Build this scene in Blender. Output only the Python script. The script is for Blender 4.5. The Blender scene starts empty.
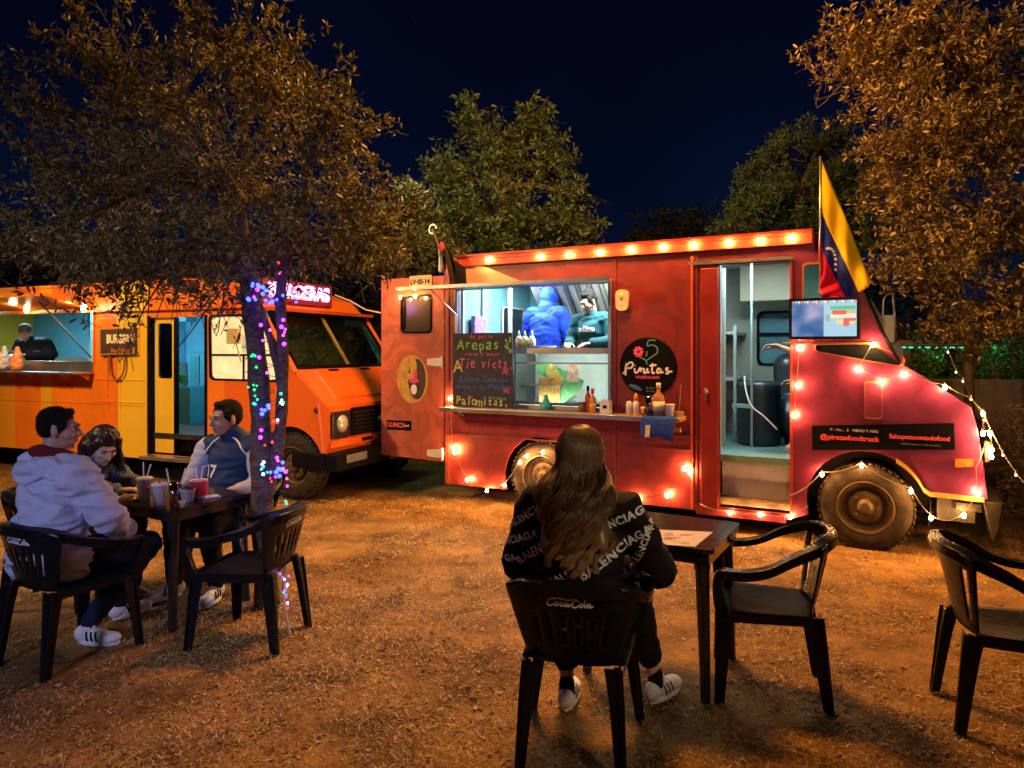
import bpy, bmesh, math, random
import numpy as np
from mathutils import Vector, Matrix, noise
from mathutils.geometry import tessellate_polygon
from mathutils.bvhtree import BVHTree
random.seed(7)
sc = bpy.context.scene
C = sc.collection
R_ = math.radians
PI = math.pi
CAMH = 1.68
F = 700.0

# ------------------------------------------------------------------ frames
def ray(px, py):
    return Vector(((px-512)/F, 1.0, (350-py)/F))
def at(px, py, Y):
    d = ray(px, py)
    return Vector((d.x*Y, Y, CAMH+d.z*Y))
class Frame:
    def __init__(s, ox, oy, deg):
        s.o = Vector((ox, oy, 0)); s.a = R_(deg)
        s.ex = Vector((math.cos(s.a), math.sin(s.a), 0)); s.ey = Vector((-math.sin(s.a), math.cos(s.a), 0))
    def px(s, px, py, off=0.0):
        d = ray(px, py)
        t = (off + s.o.dot(s.ey))/d.dot(s.ey)
        return ((d*t - s.o).dot(s.ex), CAMH + d.z*t)
    def pxf(s, px, py, x):
        # point on the plane local x = const -> (y, z)
        d = ray(px, py)
        t = (x + s.o.dot(s.ex))/d.dot(s.ex)
        return ((d*t - s.o).dot(s.ey), CAMH + d.z*t)
    def w(s, x, y, z):
        return s.o + s.ex*x + s.ey*y + Vector((0, 0, z))
RF = Frame(2.951, 5.851, -28.45)
OF = Frame(-2.47, 7.79, -22.4)

# ------------------------------------------------------------------ materials
MATS = {}
def nd(nt, t, **k):
    n = nt.nodes.new(t)
    for a, b in k.items(): setattr(n, a, b)
    return n
def mat(name, col, rough=.6, metal=0., var=.12, scale=6., bump=.0, bscale=60., emit=None, estr=0., trans=0., coat=0., rvar=.15, spec=.5, alpha=1., col2=None, dirt=0.):
    if name in MATS: return MATS[name]
    m = bpy.data.materials.new(name); m.use_nodes = True
    nt = m.node_tree; b = nt.nodes['Principled BSDF']
    b.inputs['Roughness'].default_value = rough; b.inputs['Metallic'].default_value = metal
    b.inputs['Specular IOR Level'].default_value = spec
    b.inputs['Coat Weight'].default_value = coat; b.inputs['Coat Roughness'].default_value = .15
    b.inputs['Transmission Weight'].default_value = trans
    b.inputs['Alpha'].default_value = alpha
    tc = nd(nt, 'ShaderNodeTexCoord')
    n = nd(nt, 'ShaderNodeTexNoise'); n.inputs['Scale'].default_value = scale; n.inputs['Detail'].default_value = 6; n.inputs['Roughness'].default_value = .6
    nt.links.new(tc.outputs['Object'], n.inputs['Vector'])
    r = nd(nt, 'ShaderNodeValToRGB'); r.color_ramp.elements[0].position = .32; r.color_ramp.elements[1].position = .68
    c = Vector(col[:3]); c1 = c*(1-var); c2 = Vector(col2) if col2 else c*(1+var)
    r.color_ramp.elements[0].color = (*c1, 1); r.color_ramp.elements[1].color = (*[min(1, q) for q in c2], 1)
    nt.links.new(n.outputs['Fac'], r.inputs['Fac'])
    out = r.outputs['Color']
    if dirt:
        n2 = nd(nt, 'ShaderNodeTexNoise'); n2.inputs['Scale'].default_value = scale*3.1; n2.inputs['Detail'].default_value = 9; n2.inputs['Roughness'].default_value = .75
        nt.links.new(tc.outputs['Object'], n2.inputs['Vector'])
        r2 = nd(nt, 'ShaderNodeValToRGB'); r2.color_ramp.elements[0].position = .5; r2.color_ramp.elements[1].position = .75
        nt.links.new(n2.outputs['Fac'], r2.inputs['Fac'])
        mul = nd(nt, 'ShaderNodeMath', operation='MULTIPLY'); mul.inputs[1].default_value = dirt
        nt.links.new(r2.outputs['Color'], mul.inputs[0])
        mx = nd(nt, 'ShaderNodeMix', data_type='RGBA'); mx.inputs[7].default_value = (.03, .02, .012, 1)
        nt.links.new(mul.outputs[0], mx.inputs[0]); nt.links.new(out, mx.inputs[6]); out = mx.outputs[2]
    nt.links.new(out, b.inputs['Base Color'])
    mr = nd(nt, 'ShaderNodeMapRange'); mr.inputs['To Min'].default_value = max(0.02, rough-rvar); mr.inputs['To Max'].default_value = min(1, rough+rvar)
    nt.links.new(n.outputs['Fac'], mr.inputs['Value']); nt.links.new(mr.outputs[0], b.inputs['Roughness'])
    if bump:
        nb = nd(nt, 'ShaderNodeTexNoise'); nb.inputs['Scale'].default_value = bscale; nb.inputs['Detail'].default_value = 5
        nt.links.new(tc.outputs['Object'], nb.inputs['Vector'])
        bm_ = nd(nt, 'ShaderNodeBump'); bm_.inputs['Strength'].default_value = bump; bm_.inputs['Distance'].default_value = .02
        nt.links.new(nb.outputs['Fac'], bm_.inputs['Height']); nt.links.new(bm_.outputs[0], b.inputs['Normal'])
    if emit:
        b.inputs['Emission Color'].default_value = (*emit, 1); b.inputs['Emission Strength'].default_value = estr
    MATS[name] = m
    return m
def bsdf(m): return m.node_tree.nodes['Principled BSDF']

# ------------------------------------------------------------------ mesh builder
class MB:
    def __init__(s): s.v = []; s.f = []; s.mi = []; s.cur = 0; s.sm = []; s.smooth = False
    def add(s, vs, fs):
        o = len(s.v); s.v.extend([tuple(p) for p in vs])
        for q in fs: s.f.append(tuple(i+o for i in q)); s.mi.append(s.cur); s.sm.append(s.smooth)
        return s
    def box(s, x0, x1, y0, y1, z0, z1):
        x0, x1 = min(x0, x1), max(x0, x1); y0, y1 = min(y0, y1), max(y0, y1); z0, z1 = min(z0, z1), max(z0, z1)
        return s.add([(x0,y0,z0),(x1,y0,z0),(x1,y1,z0),(x0,y1,z0),(x0,y0,z1),(x1,y0,z1),(x1,y1,z1),(x0,y1,z1)],
                     [(0,3,2,1),(4,5,6,7),(0,1,5,4),(1,2,6,5),(2,3,7,6),(3,0,4,7)])
    def obox(s, c, ex, ey, ez):
        c, ex, ey, ez = map(Vector, (c, ex, ey, ez)); vs = []
        for k in (-1, 1):
            for (i, j) in ((-1,-1),(1,-1),(1,1),(-1,1)): vs.append(c+ex*i+ey*j+ez*k)
        return s.add(vs, [(0,3,2,1),(4,5,6,7),(0,1,5,4),(1,2,6,5),(2,3,7,6),(3,0,4,7)])
    def tube(s, pts, r, n=8, caps=True, closed=False, flat=1.0):
        pts = [Vector(p) for p in pts]; N = len(pts)
        rs = r if isinstance(r, (list, tuple)) else [r]*N
        vs = []; fs = []; prev = None
        for i, p in enumerate(pts):
            a = pts[(i-1) % N] if (i > 0 or closed) else p
            b = pts[(i+1) % N] if (i < N-1 or closed) else p
            t = (b-a)
            t = t.normalized() if t.length > 1e-9 else Vector((0, 0, 1))
            if prev is None:
                u = t.cross(Vector((0, 0, 1)))
                if u.length < .05: u = t.cross(Vector((0, 1, 0)))
                u.normalize()
            else:
                u = prev - t*prev.dot(t)
                u = u.normalized() if u.length > 1e-6 else t.orthogonal().normalized()
            prev = u; w = t.cross(u)
            for k in range(n):
                an = 2*PI*k/n
                vs.append(p + u*math.cos(an)*rs[i] + w*math.sin(an)*rs[i]*flat)
        for i in range(N if closed else N-1):
            j = (i+1) % N
            for k in range(n):
                k2 = (k+1) % n
                fs.append((i*n+k, i*n+k2, j*n+k2, j*n+k))
        if caps and not closed:
            fs.append(tuple(range(n-1, -1, -1))); fs.append(tuple(range((N-1)*n, N*n)))
        return s.add(vs, fs)
    def strip(s, pts, sides, ups, w, t):
        # rectangular section sweep; sides/ups = per point unit vectors, w/t = half sizes (scalar or list)
        N = len(pts); vs = []; fs = []
        for i, p in enumerate(pts):
            p = Vector(p); a = Vector(sides[i]) if isinstance(sides, list) else Vector(sides); b = Vector(ups[i]) if isinstance(ups, list) else Vector(ups)
            ww = w[i] if isinstance(w, list) else w; tt = t[i] if isinstance(t, list) else t
            for (q, r) in ((-1,-1),(1,-1),(1,1),(-1,1)): vs.append(p+a*ww*q+b*tt*r)
        for i in range(N-1):
            for k in range(4):
                k2 = (k+1) % 4; fs.append((i*4+k, i*4+k2, i*4+4+k2, i*4+4+k))
        fs.append((3,2,1,0)); fs.append(((N-1)*4, (N-1)*4+1, (N-1)*4+2, (N-1)*4+3))
        return s.add(vs, fs)
    def lathe(s, prof, c=(0,0,0), n=20, axis='z', closed=False, cap0=True):
        vs = []; fs = []
        for (r, h) in prof:
            for k in range(n):
                a = 2*PI*k/n; x, y = r*math.cos(a), r*math.sin(a)
                if axis == 'z': p = (c[0]+x, c[1]+y, c[2]+h)
                elif axis == 'y': p = (c[0]+x, c[1]+h, c[2]+y)
                else: p = (c[0]+h, c[1]+x, c[2]+y)
                vs.append(p)
        M = len(prof)
        for i in range(M if closed else M-1):
            j = (i+1) % M
            for k in range(n):
                k2 = (k+1) % n; fs.append((i*n+k, i*n+k2, j*n+k2, j*n+k))
        if not closed:
            if prof[0][0] > 1e-4 and cap0: fs.append(tuple(range(n-1, -1, -1)))
            if prof[-1][0] > 1e-4: fs.append(tuple(range((M-1)*n, M*n)))
        return s.add(vs, fs)
    def panel(s, loops, y0, y1, plane='xz'):
        # outline + holes, extruded. plane 'xz' extrudes along y, 'yz' along x, 'xy' along z
        def P(a, b, h): return (a, h, b) if plane == 'xz' else ((h, a, b) if plane == 'yz' else (a, b, h))
        tri = tessellate_polygon([[Vector((a, b, 0)) for a, b in L] for L in loops])
        flat = [q for L in loops for q in L]; n = len(flat)
        vs = [P(a, b, y0) for a, b in flat] + [P(a, b, y1) for a, b in flat]; fs = []
        for t in tri: fs.append(tuple(t)); fs.append(tuple(i+n for i in reversed(t)))
        o = 0
        for L in loops:
            m = len(L)
            for i in range(m):
                j = (i+1) % m; fs.append((o+i, o+j, o+j+n, o+i+n))
            o += m
        return s.add(vs, fs)
    def ball(s, c, r, n=10, m=7, rot=None):
        if not isinstance(r, (tuple, list)): r = (r, r, r)
        c = Vector(c); vs = []; fs = []
        for i in range(1, m):
            th = PI*i/m
            for k in range(n):
                a = 2*PI*k/n
                p = Vector((r[0]*math.sin(th)*math.cos(a), r[1]*math.sin(th)*math.sin(a), r[2]*math.cos(th)))
                if rot is not None: p = rot @ p
                vs.append(c+p)
        t = Vector((0, 0, r[2])); b = Vector((0, 0, -r[2]))
        if rot is not None: t = rot @ t; b = rot @ b
        vs += [c+t, c+b]; T = len(vs)-2; B = T+1
        for i in range(m-2):
            for k in range(n):
                k2 = (k+1) % n; fs.append((i*n+k, (i+1)*n+k, (i+1)*n+k2, i*n+k2))
        for k in range(n):
            k2 = (k+1) % n
            fs.append((T, k, k2)); fs.append((B, (m-2)*n+k2, (m-2)*n+k))
        return s.add(vs, fs)
    def cap(s, p0, r0, p1, r1, n=12):
        # tapered capsule
        p0, p1 = Vector(p0), Vector(p1); d = p1-p0; L = d.length
        if L < 1e-5: return s.ball(p0, max(r0, r1), n, 8)
        t = d/L; u = t.orthogonal().normalized(); w = t.cross(u); vs = []; fs = []; rings = []
        for i in range(1, 5): a = PI/2*i/4; rings.append((p0 - t*r0*math.cos(a), r0*math.sin(a)))
        for i in range(0, 4): a = PI/2*i/4; rings.append((p1 + t*r1*math.sin(a), r1*math.cos(a)))
        for c, r in rings:
            for k in range(n):
                a = 2*PI*k/n; vs.append(c+u*math.cos(a)*r+w*math.sin(a)*r)
        M = len(rings)
        for i in range(M-1):
            for k in range(n):
                k2 = (k+1) % n; fs.append((i*n+k, i*n+k2, (i+1)*n+k2, (i+1)*n+k))
        vs += [p0-t*r0, p1+t*r1]; A = M*n; B = A+1
        for k in range(n):
            k2 = (k+1) % n; fs.append((A, k2, k)); fs.append((B, (M-1)*n+k, (M-1)*n+k2))
        return s.add(vs, fs)
    def chain(s, pts, rs, n=12):
        for i in range(len(pts)-1): s.cap(pts[i], rs[i], pts[i+1], rs[i+1], n)
        return s
    def mesh(s, name, m=None, fixn=True):
        me = bpy.data.meshes.new(name); me.from_pydata(s.v, [], s.f); me.validate()
        ms = m if isinstance(m, (list, tuple)) else [m]
        for q in ms:
            if q: me.materials.append(q)
        if len(ms) > 1 and len(me.polygons) == len(s.mi): me.polygons.foreach_set('material_index', s.mi)
        if len(me.polygons) == len(s.sm): me.polygons.foreach_set('use_smooth', s.sm)
        if fixn:
            b = bmesh.new(); b.from_mesh(me); bmesh.ops.recalc_face_normals(b, faces=b.faces); b.to_mesh(me); b.free()
        return me
    def build(s, name, m, parent=None, bevel=0, smooth=None, seg=2, fixn=True, auto=False):
        me = s.mesh(name, m, fixn)
        if smooth: me.polygons.foreach_set('use_smooth', [True]*len(me.polygons))
        o = bpy.data.objects.new(name, me); C.objects.link(o)
        if parent: o.parent = parent
        if bevel:
            b = o.modifiers.new('b', 'BEVEL'); b.width = bevel; b.segments = seg; b.limit_method = 'ANGLE'; b.angle_limit = R_(40)
        return o
def tag(o, label=None, cat=None, group=None, kind=None):
    if label: o['label'] = label
    if cat: o['category'] = cat
    if group: o['group'] = group
    if kind: o['kind'] = kind
    return o
def thing(name, label, cat, loc=(0,0,0), rotz=0., group=None):
    o = bpy.data.objects.new(name, None); C.objects.link(o)
    o.location = loc; o.rotation_euler = (0, 0, rotz); o.empty_display_size = .2
    return tag(o, label, cat, group)
def meshobj(name, me, parent=None):
    o = bpy.data.objects.new(name, me); C.objects.link(o)
    if parent: o.parent = parent
    return o
def copy_tree(o, parent=None):
    c = o.copy(); C.objects.link(c); c.parent = parent
    if o.parent and parent: c.matrix_parent_inverse = o.matrix_parent_inverse.copy()
    for ch in list(o.children): copy_tree(ch, c)
    return c
def rrect(x0, x1, z0, z1, r=.04, n=5):
    out = []
    for cx, cz, a0 in ((x1-r, z1-r, 0), (x0+r, z1-r, 90), (x0+r, z0+r, 180), (x1-r, z0+r, 270)):
        for i in range(n):
            a = R_(a0+90*i/(n-1)); out.append((cx+r*math.cos(a), cz+r*math.sin(a)))
    return out
def roundpoly(P, r, n=5):
    out = []
    N = len(P)
    for i in range(N):
        p = Vector(P[i]); a = Vector(P[i-1]); b = Vector(P[(i+1) % N])
        q = p+(a-p).normalized()*min(r, (a-p).length*.45); s = p+(b-p).normalized()*min(r, (b-p).length*.45)
        for k in range(n):
            t = k/(n-1); out.append(tuple(q*(1-t)**2+p*2*t*(1-t)+s*t*t))
    return out
def inset(P, d):
    cx = sum(p[0] for p in P)/len(P); cz = sum(p[1] for p in P)/len(P); out = []
    for x, z in P:
        v = Vector((x-cx, z-cz)); l = v.length
        v = v*((l-d)/l); out.append((cx+v.x, cz+v.y))
    return out
def ring_panel(mb, P, d, y0, y1, plane='xz'):
    return mb.panel([P, inset(P, d)], y0, y1, plane)
def spl(pts, k=6):
    # catmull-rom
    P = [Vector(p) for p in pts]; out = []
    for i in range(len(P)-1):
        a = P[i-1] if i > 0 else P[i]; b = P[i]; c = P[i+1]; d = P[i+2] if i+2 < len(P) else P[i+1]
        for j in range(k):
            t = j/k
            out.append(.5*((2*b)+(c-a)*t+(2*a-5*b+4*c-d)*t*t+(3*b-a-3*c+d)*t**3))
    out.append(P[-1]); return out

# a scratch scene where single shapes are evaluated before they are linked to the real one
SCR = bpy.data.scenes.new('scratch')
def scratch(o):
    SCR.collection.objects.link(o); vl = SCR.view_layers[0]; vl.update(); dg = vl.depsgraph; dg.update()
    return dg
# ------------------------------------------------------------------ text
def text_mesh(body, size, extr=.0015, shear=0., bold=0., align='CENTER', space=1.):
    cu = bpy.data.curves.new('txt', 'FONT'); cu.body = body; cu.size = size; cu.extrude = extr; cu.shear = shear; cu.offset = bold
    cu.align_x = align; cu.align_y = 'CENTER'; cu.space_character = space; cu.resolution_u = 3
    o = bpy.data.objects.new('txt', cu); dg = scratch(o)
    me = bpy.data.meshes.new_from_object(o.evaluated_get(dg))
    bpy.data.objects.remove(o); bpy.data.curves.remove(cu)
    me.materials.clear()
    return me
def text(name, body, size, loc, m, parent, tilt=0., wide=1., face='-y', **k):
    me = text_mesh(body, size, **k); me.materials.append(m)
    # local x right, y up -> world xz plane looking from -y
    M = Matrix.Translation(loc) @ Matrix.Rotation(PI/2, 4, 'X') @ Matrix.Rotation(tilt, 4, 'Z') @ Matrix.Diagonal((wide, 1, 1, 1))
    me.transform(M); me.name = name
    return meshobj(name, me, parent)
def strokes(mb, lines, M, w=.004, t=.0012):
    # lines: list of 2D polylines, smoothed, drawn as ribbons in the xz plane with M mapping (a,b)->(x,y,z)
    for L in lines:
        P = spl([(a, b, 0) for a, b in L], 5) if len(L) > 2 else [Vector((a, b, 0)) for a, b in L]
        pts = []; sides = []
        for i, p in enumerate(P):
            d = (P[min(i+1, len(P)-1)]-P[max(i-1, 0)])
            d = d.normalized() if d.length > 1e-8 else Vector((1, 0, 0))
            s_ = Vector((-d.y, d.x, 0))
            pts.append(M @ p); sides.append((M.to_3x3() @ s_).normalized())
        up = (M.to_3x3() @ Vector((0, 0, 1))).normalized()
        mb.strip(pts, sides, up, w, t)
# flowing drink script, unit height ~1, drawn as strokes
SCRIPT_CC = [
 [(1.05,.82),(.95,1.0),(.6,.98),(.2,.6),(.1,.15),(.4,-.02),(.8,.12),(1.15,.35)],
 [(1.5,.5),(1.3,.58),(1.12,.35),(1.2,.1),(1.42,.12),(1.58,.38),(1.5,.52)],
 [(1.58,.38),(1.75,.45),(2.0,.35)],
 [(2.2,.5),(2.0,.58),(1.85,.3),(1.95,.08),(2.2,.12),(2.45,.35)],
 [(2.8,.5),(2.6,.58),(2.42,.35),(2.5,.08),(2.68,.15),(2.85,.55),(2.8,.2),(2.95,.08),(3.1,.25)],
 [(3.05,.42),(3.4,.42)],
 [(4.3,.78),(4.2,1.0),(3.85,.98),(3.45,.6),(3.4,.15),(3.7,-.02),(4.05,.15),(4.35,.35)],
 [(4.75,.5),(4.5,.58),(4.35,.32),(4.45,.08),(4.68,.15),(4.78,.42),(4.7,.54)],
 [(4.78,.35),(5.05,.6),(5.15,1.0),(5.0,1.0),(4.95,.3),(5.1,.08),(5.3,.3)],
 [(5.7,.5),(5.5,.58),(5.3,.35),(5.38,.08),(5.55,.15),(5.72,.55),(5.68,.2),(5.85,.08),(6.05,.3)],
 [(.6,.98),(1.6,1.15),(2.8,.95),(4.0,1.2)],
]
def script_logo(name, M, h, m, parent, w=.16):
    mb = MB(); S = M @ Matrix.Diagonal((h, h, h, 1)) @ Matrix.Translation((-3.05, -.5, 0))
    strokes(mb, SCRIPT_CC, S, h*w*.5, .0012)
    return mb.build(name, m, parent)

# ------------------------------------------------------------------ organic fusing
def fuse(mb, voxel, smooth=4, fac=.5):
    me = mb.mesh('tmp'); o = bpy.data.objects.new('tmp', me)
    r = o.modifiers.new('r', 'REMESH'); r.mode = 'VOXEL'; r.voxel_size = voxel; r.use_smooth_shade = True
    s = o.modifiers.new('s', 'SMOOTH'); s.factor = fac; s.iterations = smooth
    dg = scratch(o)
    out = bpy.data.meshes.new_from_object(o.evaluated_get(dg))
    bpy.data.objects.remove(o); bpy.data.meshes.remove(me)
    out.polygons.foreach_set('use_smooth', [True]*len(out.polygons))
    return out
def wrinkle(me, amp=.006, sc_=(9, 9, 22), seed=0.):
    n = len(me.vertices); co = [0.]*(3*n); nn = [0.]*(3*n)
    me.vertices.foreach_get('co', co); me.vertices.foreach_get('normal', nn)
    off = Vector((seed*3.1, seed*7.7, seed*1.3))
    for i in range(n):
        p = Vector(co[3*i:3*i+3]); nv = Vector(nn[3*i:3*i+3])
        q = Vector((p.x*sc_[0], p.y*sc_[1], p.z*sc_[2]))+off
        q = q + noise.noise_vector(q*.35)*1.2
        h = 1-abs(noise.noise(q))*2.2
        co[3*i:3*i+3] = p + nv*amp*(h-.35)
    me.vertices.foreach_set('co', co); me.update()
# ------------------------------------------------------------------ world, camera
w = bpy.data.worlds.new('World'); sc.world = w; w.use_nodes = True
nt = w.node_tree; bg = nt.nodes['Background']
sky = nd(nt, 'ShaderNodeTexSky', sky_type='NISHITA'); sky.sun_disc = False
sky.sun_elevation = R_(-5.5); sky.sun_rotation = R_(10); sky.altitude = 200
tc = nd(nt, 'ShaderNodeTexCoord'); sx = nd(nt, 'ShaderNodeSeparateXYZ'); nt.links.new(tc.outputs['Generated'], sx.inputs[0])
cr = nd(nt, 'ShaderNodeValToRGB')
e = cr.color_ramp.elements; e[0].position = 0.0; e[0].color = (.0022, .0080, .030, 1); e[1].position = .62; e[1].color = (.0006, .0008, .0032, 1)
q = cr.color_ramp.elements.new(.3); q.color = (.0010, .0026, .0125, 1)
nt.links.new(sx.outputs['Z'], cr.inputs['Fac'])
no = nd(nt, 'ShaderNodeTexNoise'); no.inputs['Scale'].default_value = 2.2; no.inputs['Detail'].default_value = 4
nt.links.new(tc.outputs['Generated'], no.inputs['Vector'])
mr = nd(nt, 'ShaderNodeMapRange'); mr.inputs['From Min'].default_value = .3; mr.inputs['From Max'].default_value = .7; mr.inputs['To Min'].default_value = .6; mr.inputs['To Max'].default_value = 1.3
nt.links.new(no.outputs['Fac'], mr.inputs['Value'])
vm = nd(nt, 'ShaderNodeVectorMath', operation='SCALE'); nt.links.new(cr.outputs['Color'], vm.inputs[0]); nt.links.new(mr.outputs[0], vm.inputs['Scale'])
# few faint stars
vo = nd(nt, 'ShaderNodeTexVoronoi'); vo.inputs['Scale'].default_value = 42
nt.links.new(tc.outputs['Generated'], vo.inputs['Vector'])
st = nd(nt, 'ShaderNodeMath', operation='LESS_THAN'); st.inputs[1].default_value = .022; nt.links.new(vo.outputs['Distance'], st.inputs[0])
sp = nd(nt, 'ShaderNodeSeparateXYZ'); nt.links.new(vo.outputs['Color'], sp.inputs[0])
s2 = nd(nt, 'ShaderNodeMath', operation='POWER'); nt.links.new(sp.outputs['X'], s2.inputs[0]); s2.inputs[1].default_value = 5
s3 = nd(nt, 'ShaderNodeMath', operation='MULTIPLY'); nt.links.new(st.outputs[0], s3.inputs[0]); nt.links.new(s2.outputs[0], s3.inputs[1])
s4 = nd(nt, 'ShaderNodeVectorMath', operation='SCALE'); s4.inputs[0].default_value = (.05, .07, .12); nt.links.new(s3.outputs[0], s4.inputs['Scale'])
ad = nd(nt, 'ShaderNodeVectorMath', operation='ADD'); nt.links.new(vm.outputs[0], ad.inputs[0]); nt.links.new(s4.outputs[0], ad.inputs[1])
sk = nd(nt, 'ShaderNodeVectorMath', operation='SCALE'); nt.links.new(sky.outputs[0], sk.inputs[0]); sk.inputs['Scale'].default_value = .004
ad2 = nd(nt, 'ShaderNodeVectorMath', operation='ADD'); nt.links.new(ad.outputs[0], ad2.inputs[0]); nt.links.new(sk.outputs[0], ad2.inputs[1])
nt.links.new(ad2.outputs[0], bg.inputs['Color']); bg.inputs['Strength'].default_value = 1.0

cam = bpy.data.objects.new('camera', bpy.data.cameras.new('camera')); C.objects.link(cam); sc.camera = cam
cam.location = (0, 0, CAMH); cam.rotation_euler = (PI/2, 0, 0)
cam.data.sensor_width = 36; cam.data.lens = F/1024*36; cam.data.shift_y = -34/1024
cam.data.clip_start = .05; cam.data.clip_end = 500
vs_ = sc.view_settings; vs_.view_transform = 'Standard'; vs_.look = 'None'; vs_.gamma = 1; vs_.use_curve_mapping = False; vs_.exposure = 0
cy = sc.cycles; cy.use_denoising = True; cy.max_bounces = 6; cy.diffuse_bounces = 3; cy.glossy_bounces = 3; cy.transmission_bounces = 5; cy.transparent_max_bounces = 6
cy.sample_clamp_indirect = 4; cy.caustics_reflective = False; cy.caustics_refractive = False; cy.blur_glossy = .5
try: cy.denoiser = 'OPENIMAGEDENOISE'
except Exception: pass

# ------------------------------------------------------------------ ground
def gz(x, y):
    return .022*noise.noise(Vector((x*.9, y*.9, 0))) + .010*noise.noise(Vector((x*3.3, y*3.3, 2))) + .006*noise.noise(Vector((x*9, y*9, 5)))
def axis_pts(lo, hi, a, b, fine):
    pts = [a+i*fine for i in range(int((b-a)/fine)+1)]
    st = fine; x = pts[-1]
    while x < hi: st *= 1.35; x += st; pts.append(min(x, hi))
    st = fine; x = pts[0]
    while x > lo: st *= 1.35; x -= st; pts.insert(0, max(x, lo))
    return pts
gx = axis_pts(-160, 160, -6.5, 6.5, .055); gy = axis_pts(-60, 260, 1.4, 10.5, .055)
V = []; Fc = []
for y in gy:
    for x in gx:
        V.append((x, y, gz(x, y) if (abs(x) < 9 and 0 < y < 14) else 0))
nx = len(gx)
for j in range(len(gy)-1):
    for i in range(nx-1): Fc.append((j*nx+i, j*nx+i+1, (j+1)*nx+i+1, (j+1)*nx+i))
me = bpy.data.meshes.new('ground'); me.from_pydata(V, [], Fc); me.polygons.foreach_set('use_smooth', [True]*len(Fc))
gm = mat('dry_ground', (.12, .055, .015), .95, 0, .3, 2.3, 1.0, 55, col2=(.42, .225, .07), spec=.15, dirt=.75)
def ground_detail(m):
    nt = m.node_tree; b = bsdf(m)
    # fine straw-coloured fibres mixed over the earth
    src = b.inputs['Base Color'].links[0].from_socket
    tc = nd(nt, 'ShaderNodeTexCoord'); mp = nd(nt, 'ShaderNodeMapping'); mp.inputs['Scale'].default_value = (1, 1, 1)
    nt.links.new(tc.outputs['Object'], mp.inputs[0])
    n1 = nd(nt, 'ShaderNodeTexNoise'); n1.inputs['Scale'].default_value = 38; n1.inputs['Detail'].default_value = 8; n1.inputs['Roughness'].default_value = .75; n1.inputs['Distortion'].default_value = 1.5
    nt.links.new(mp.outputs[0], n1.inputs[0])
    r = nd(nt, 'ShaderNodeValToRGB'); r.color_ramp.elements[0].position = .5; r.color_ramp.elements[1].position = .68
    nt.links.new(n1.outputs['Fac'], r.inputs[0])
    n2 = nd(nt, 'ShaderNodeTexNoise'); n2.inputs['Scale'].default_value = 1.1; n2.inputs['Detail'].default_value = 5
    nt.links.new(mp.outputs[0], n2.inputs[0])
    mu = nd(nt, 'ShaderNodeMath', operation='MULTIPLY'); nt.links.new(r.outputs[0], mu.inputs[0]); nt.links.new(n2.outputs['Fac'], mu.inputs[1])
    mx = nd(nt, 'ShaderNodeMix', data_type='RGBA'); mx.inputs[7].default_value = (.5, .36, .19, 1)
    nt.links.new(mu.outputs[0], mx.inputs[0]); nt.links.new(src, mx.inputs[6]); nt.links.new(mx.outputs[2], b.inputs['Base Color'])
ground_detail(gm)
me.materials.append(gm)
g = meshobj('ground', me); tag(g, 'dry earth and straw ground of the food truck yard', kind='structure')

def island_mat(name, cols, rough=.7, trans=0., spec=.3, gloss=None):
    m = bpy.data.materials.new(name); m.use_nodes = True; nt = m.node_tree; b = bsdf(m)
    ge = nd(nt, 'ShaderNodeNewGeometry'); r = nd(nt, 'ShaderNodeValToRGB')
    els = r.color_ramp.elements
    while len(els) < len(cols): els.new(.5)
    for i, c in enumerate(cols): els[i].position = i/(len(cols)-1); els[i].color = (*c, 1)
    nt.links.new(ge.outputs['Random Per Island'], r.inputs[0]); nt.links.new(r.outputs[0], b.inputs['Base Color'])
    b.inputs['Roughness'].default_value = rough; b.inputs['Specular IOR Level'].default_value = spec
    if trans:
        out = nt.nodes['Material Output']; t = nd(nt, 'ShaderNodeBsdfTranslucent'); nt.links.new(r.outputs[0], t.inputs[0])
        mx = nd(nt, 'ShaderNodeMixShader'); mx.inputs[0].default_value = trans
        nt.links.new(b.outputs[0], mx.inputs[1]); nt.links.new(t.outputs[0], mx.inputs[2]); nt.links.new(mx.outputs[0], out.inputs['Surface'])
    MATS[name] = m
    return m
rng = np.random.default_rng(5)
def np_mesh(name, verts, faces_n, m, per=3):
    n = len(verts); nf = n//per
    me = bpy.data.meshes.new(name); me.vertices.add(n); me.vertices.foreach_set('co', np.asarray(verts, dtype=np.float32).ravel())
    if faces_n is None:
        idx = np.arange(n, dtype=np.int32); k = per
    else: idx = faces_n.ravel().astype(np.int32); k = faces_n.shape[1]
    nl = len(idx); me.loops.add(nl); me.loops.foreach_set('vertex_index', idx)
    me.polygons.add(nl//k); me.polygons.foreach_set('loop_start', np.arange(0, nl, k, dtype=np.int32))
    me.update(calc_edges=True); me.validate(); me.materials.append(m)
    return me
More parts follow.
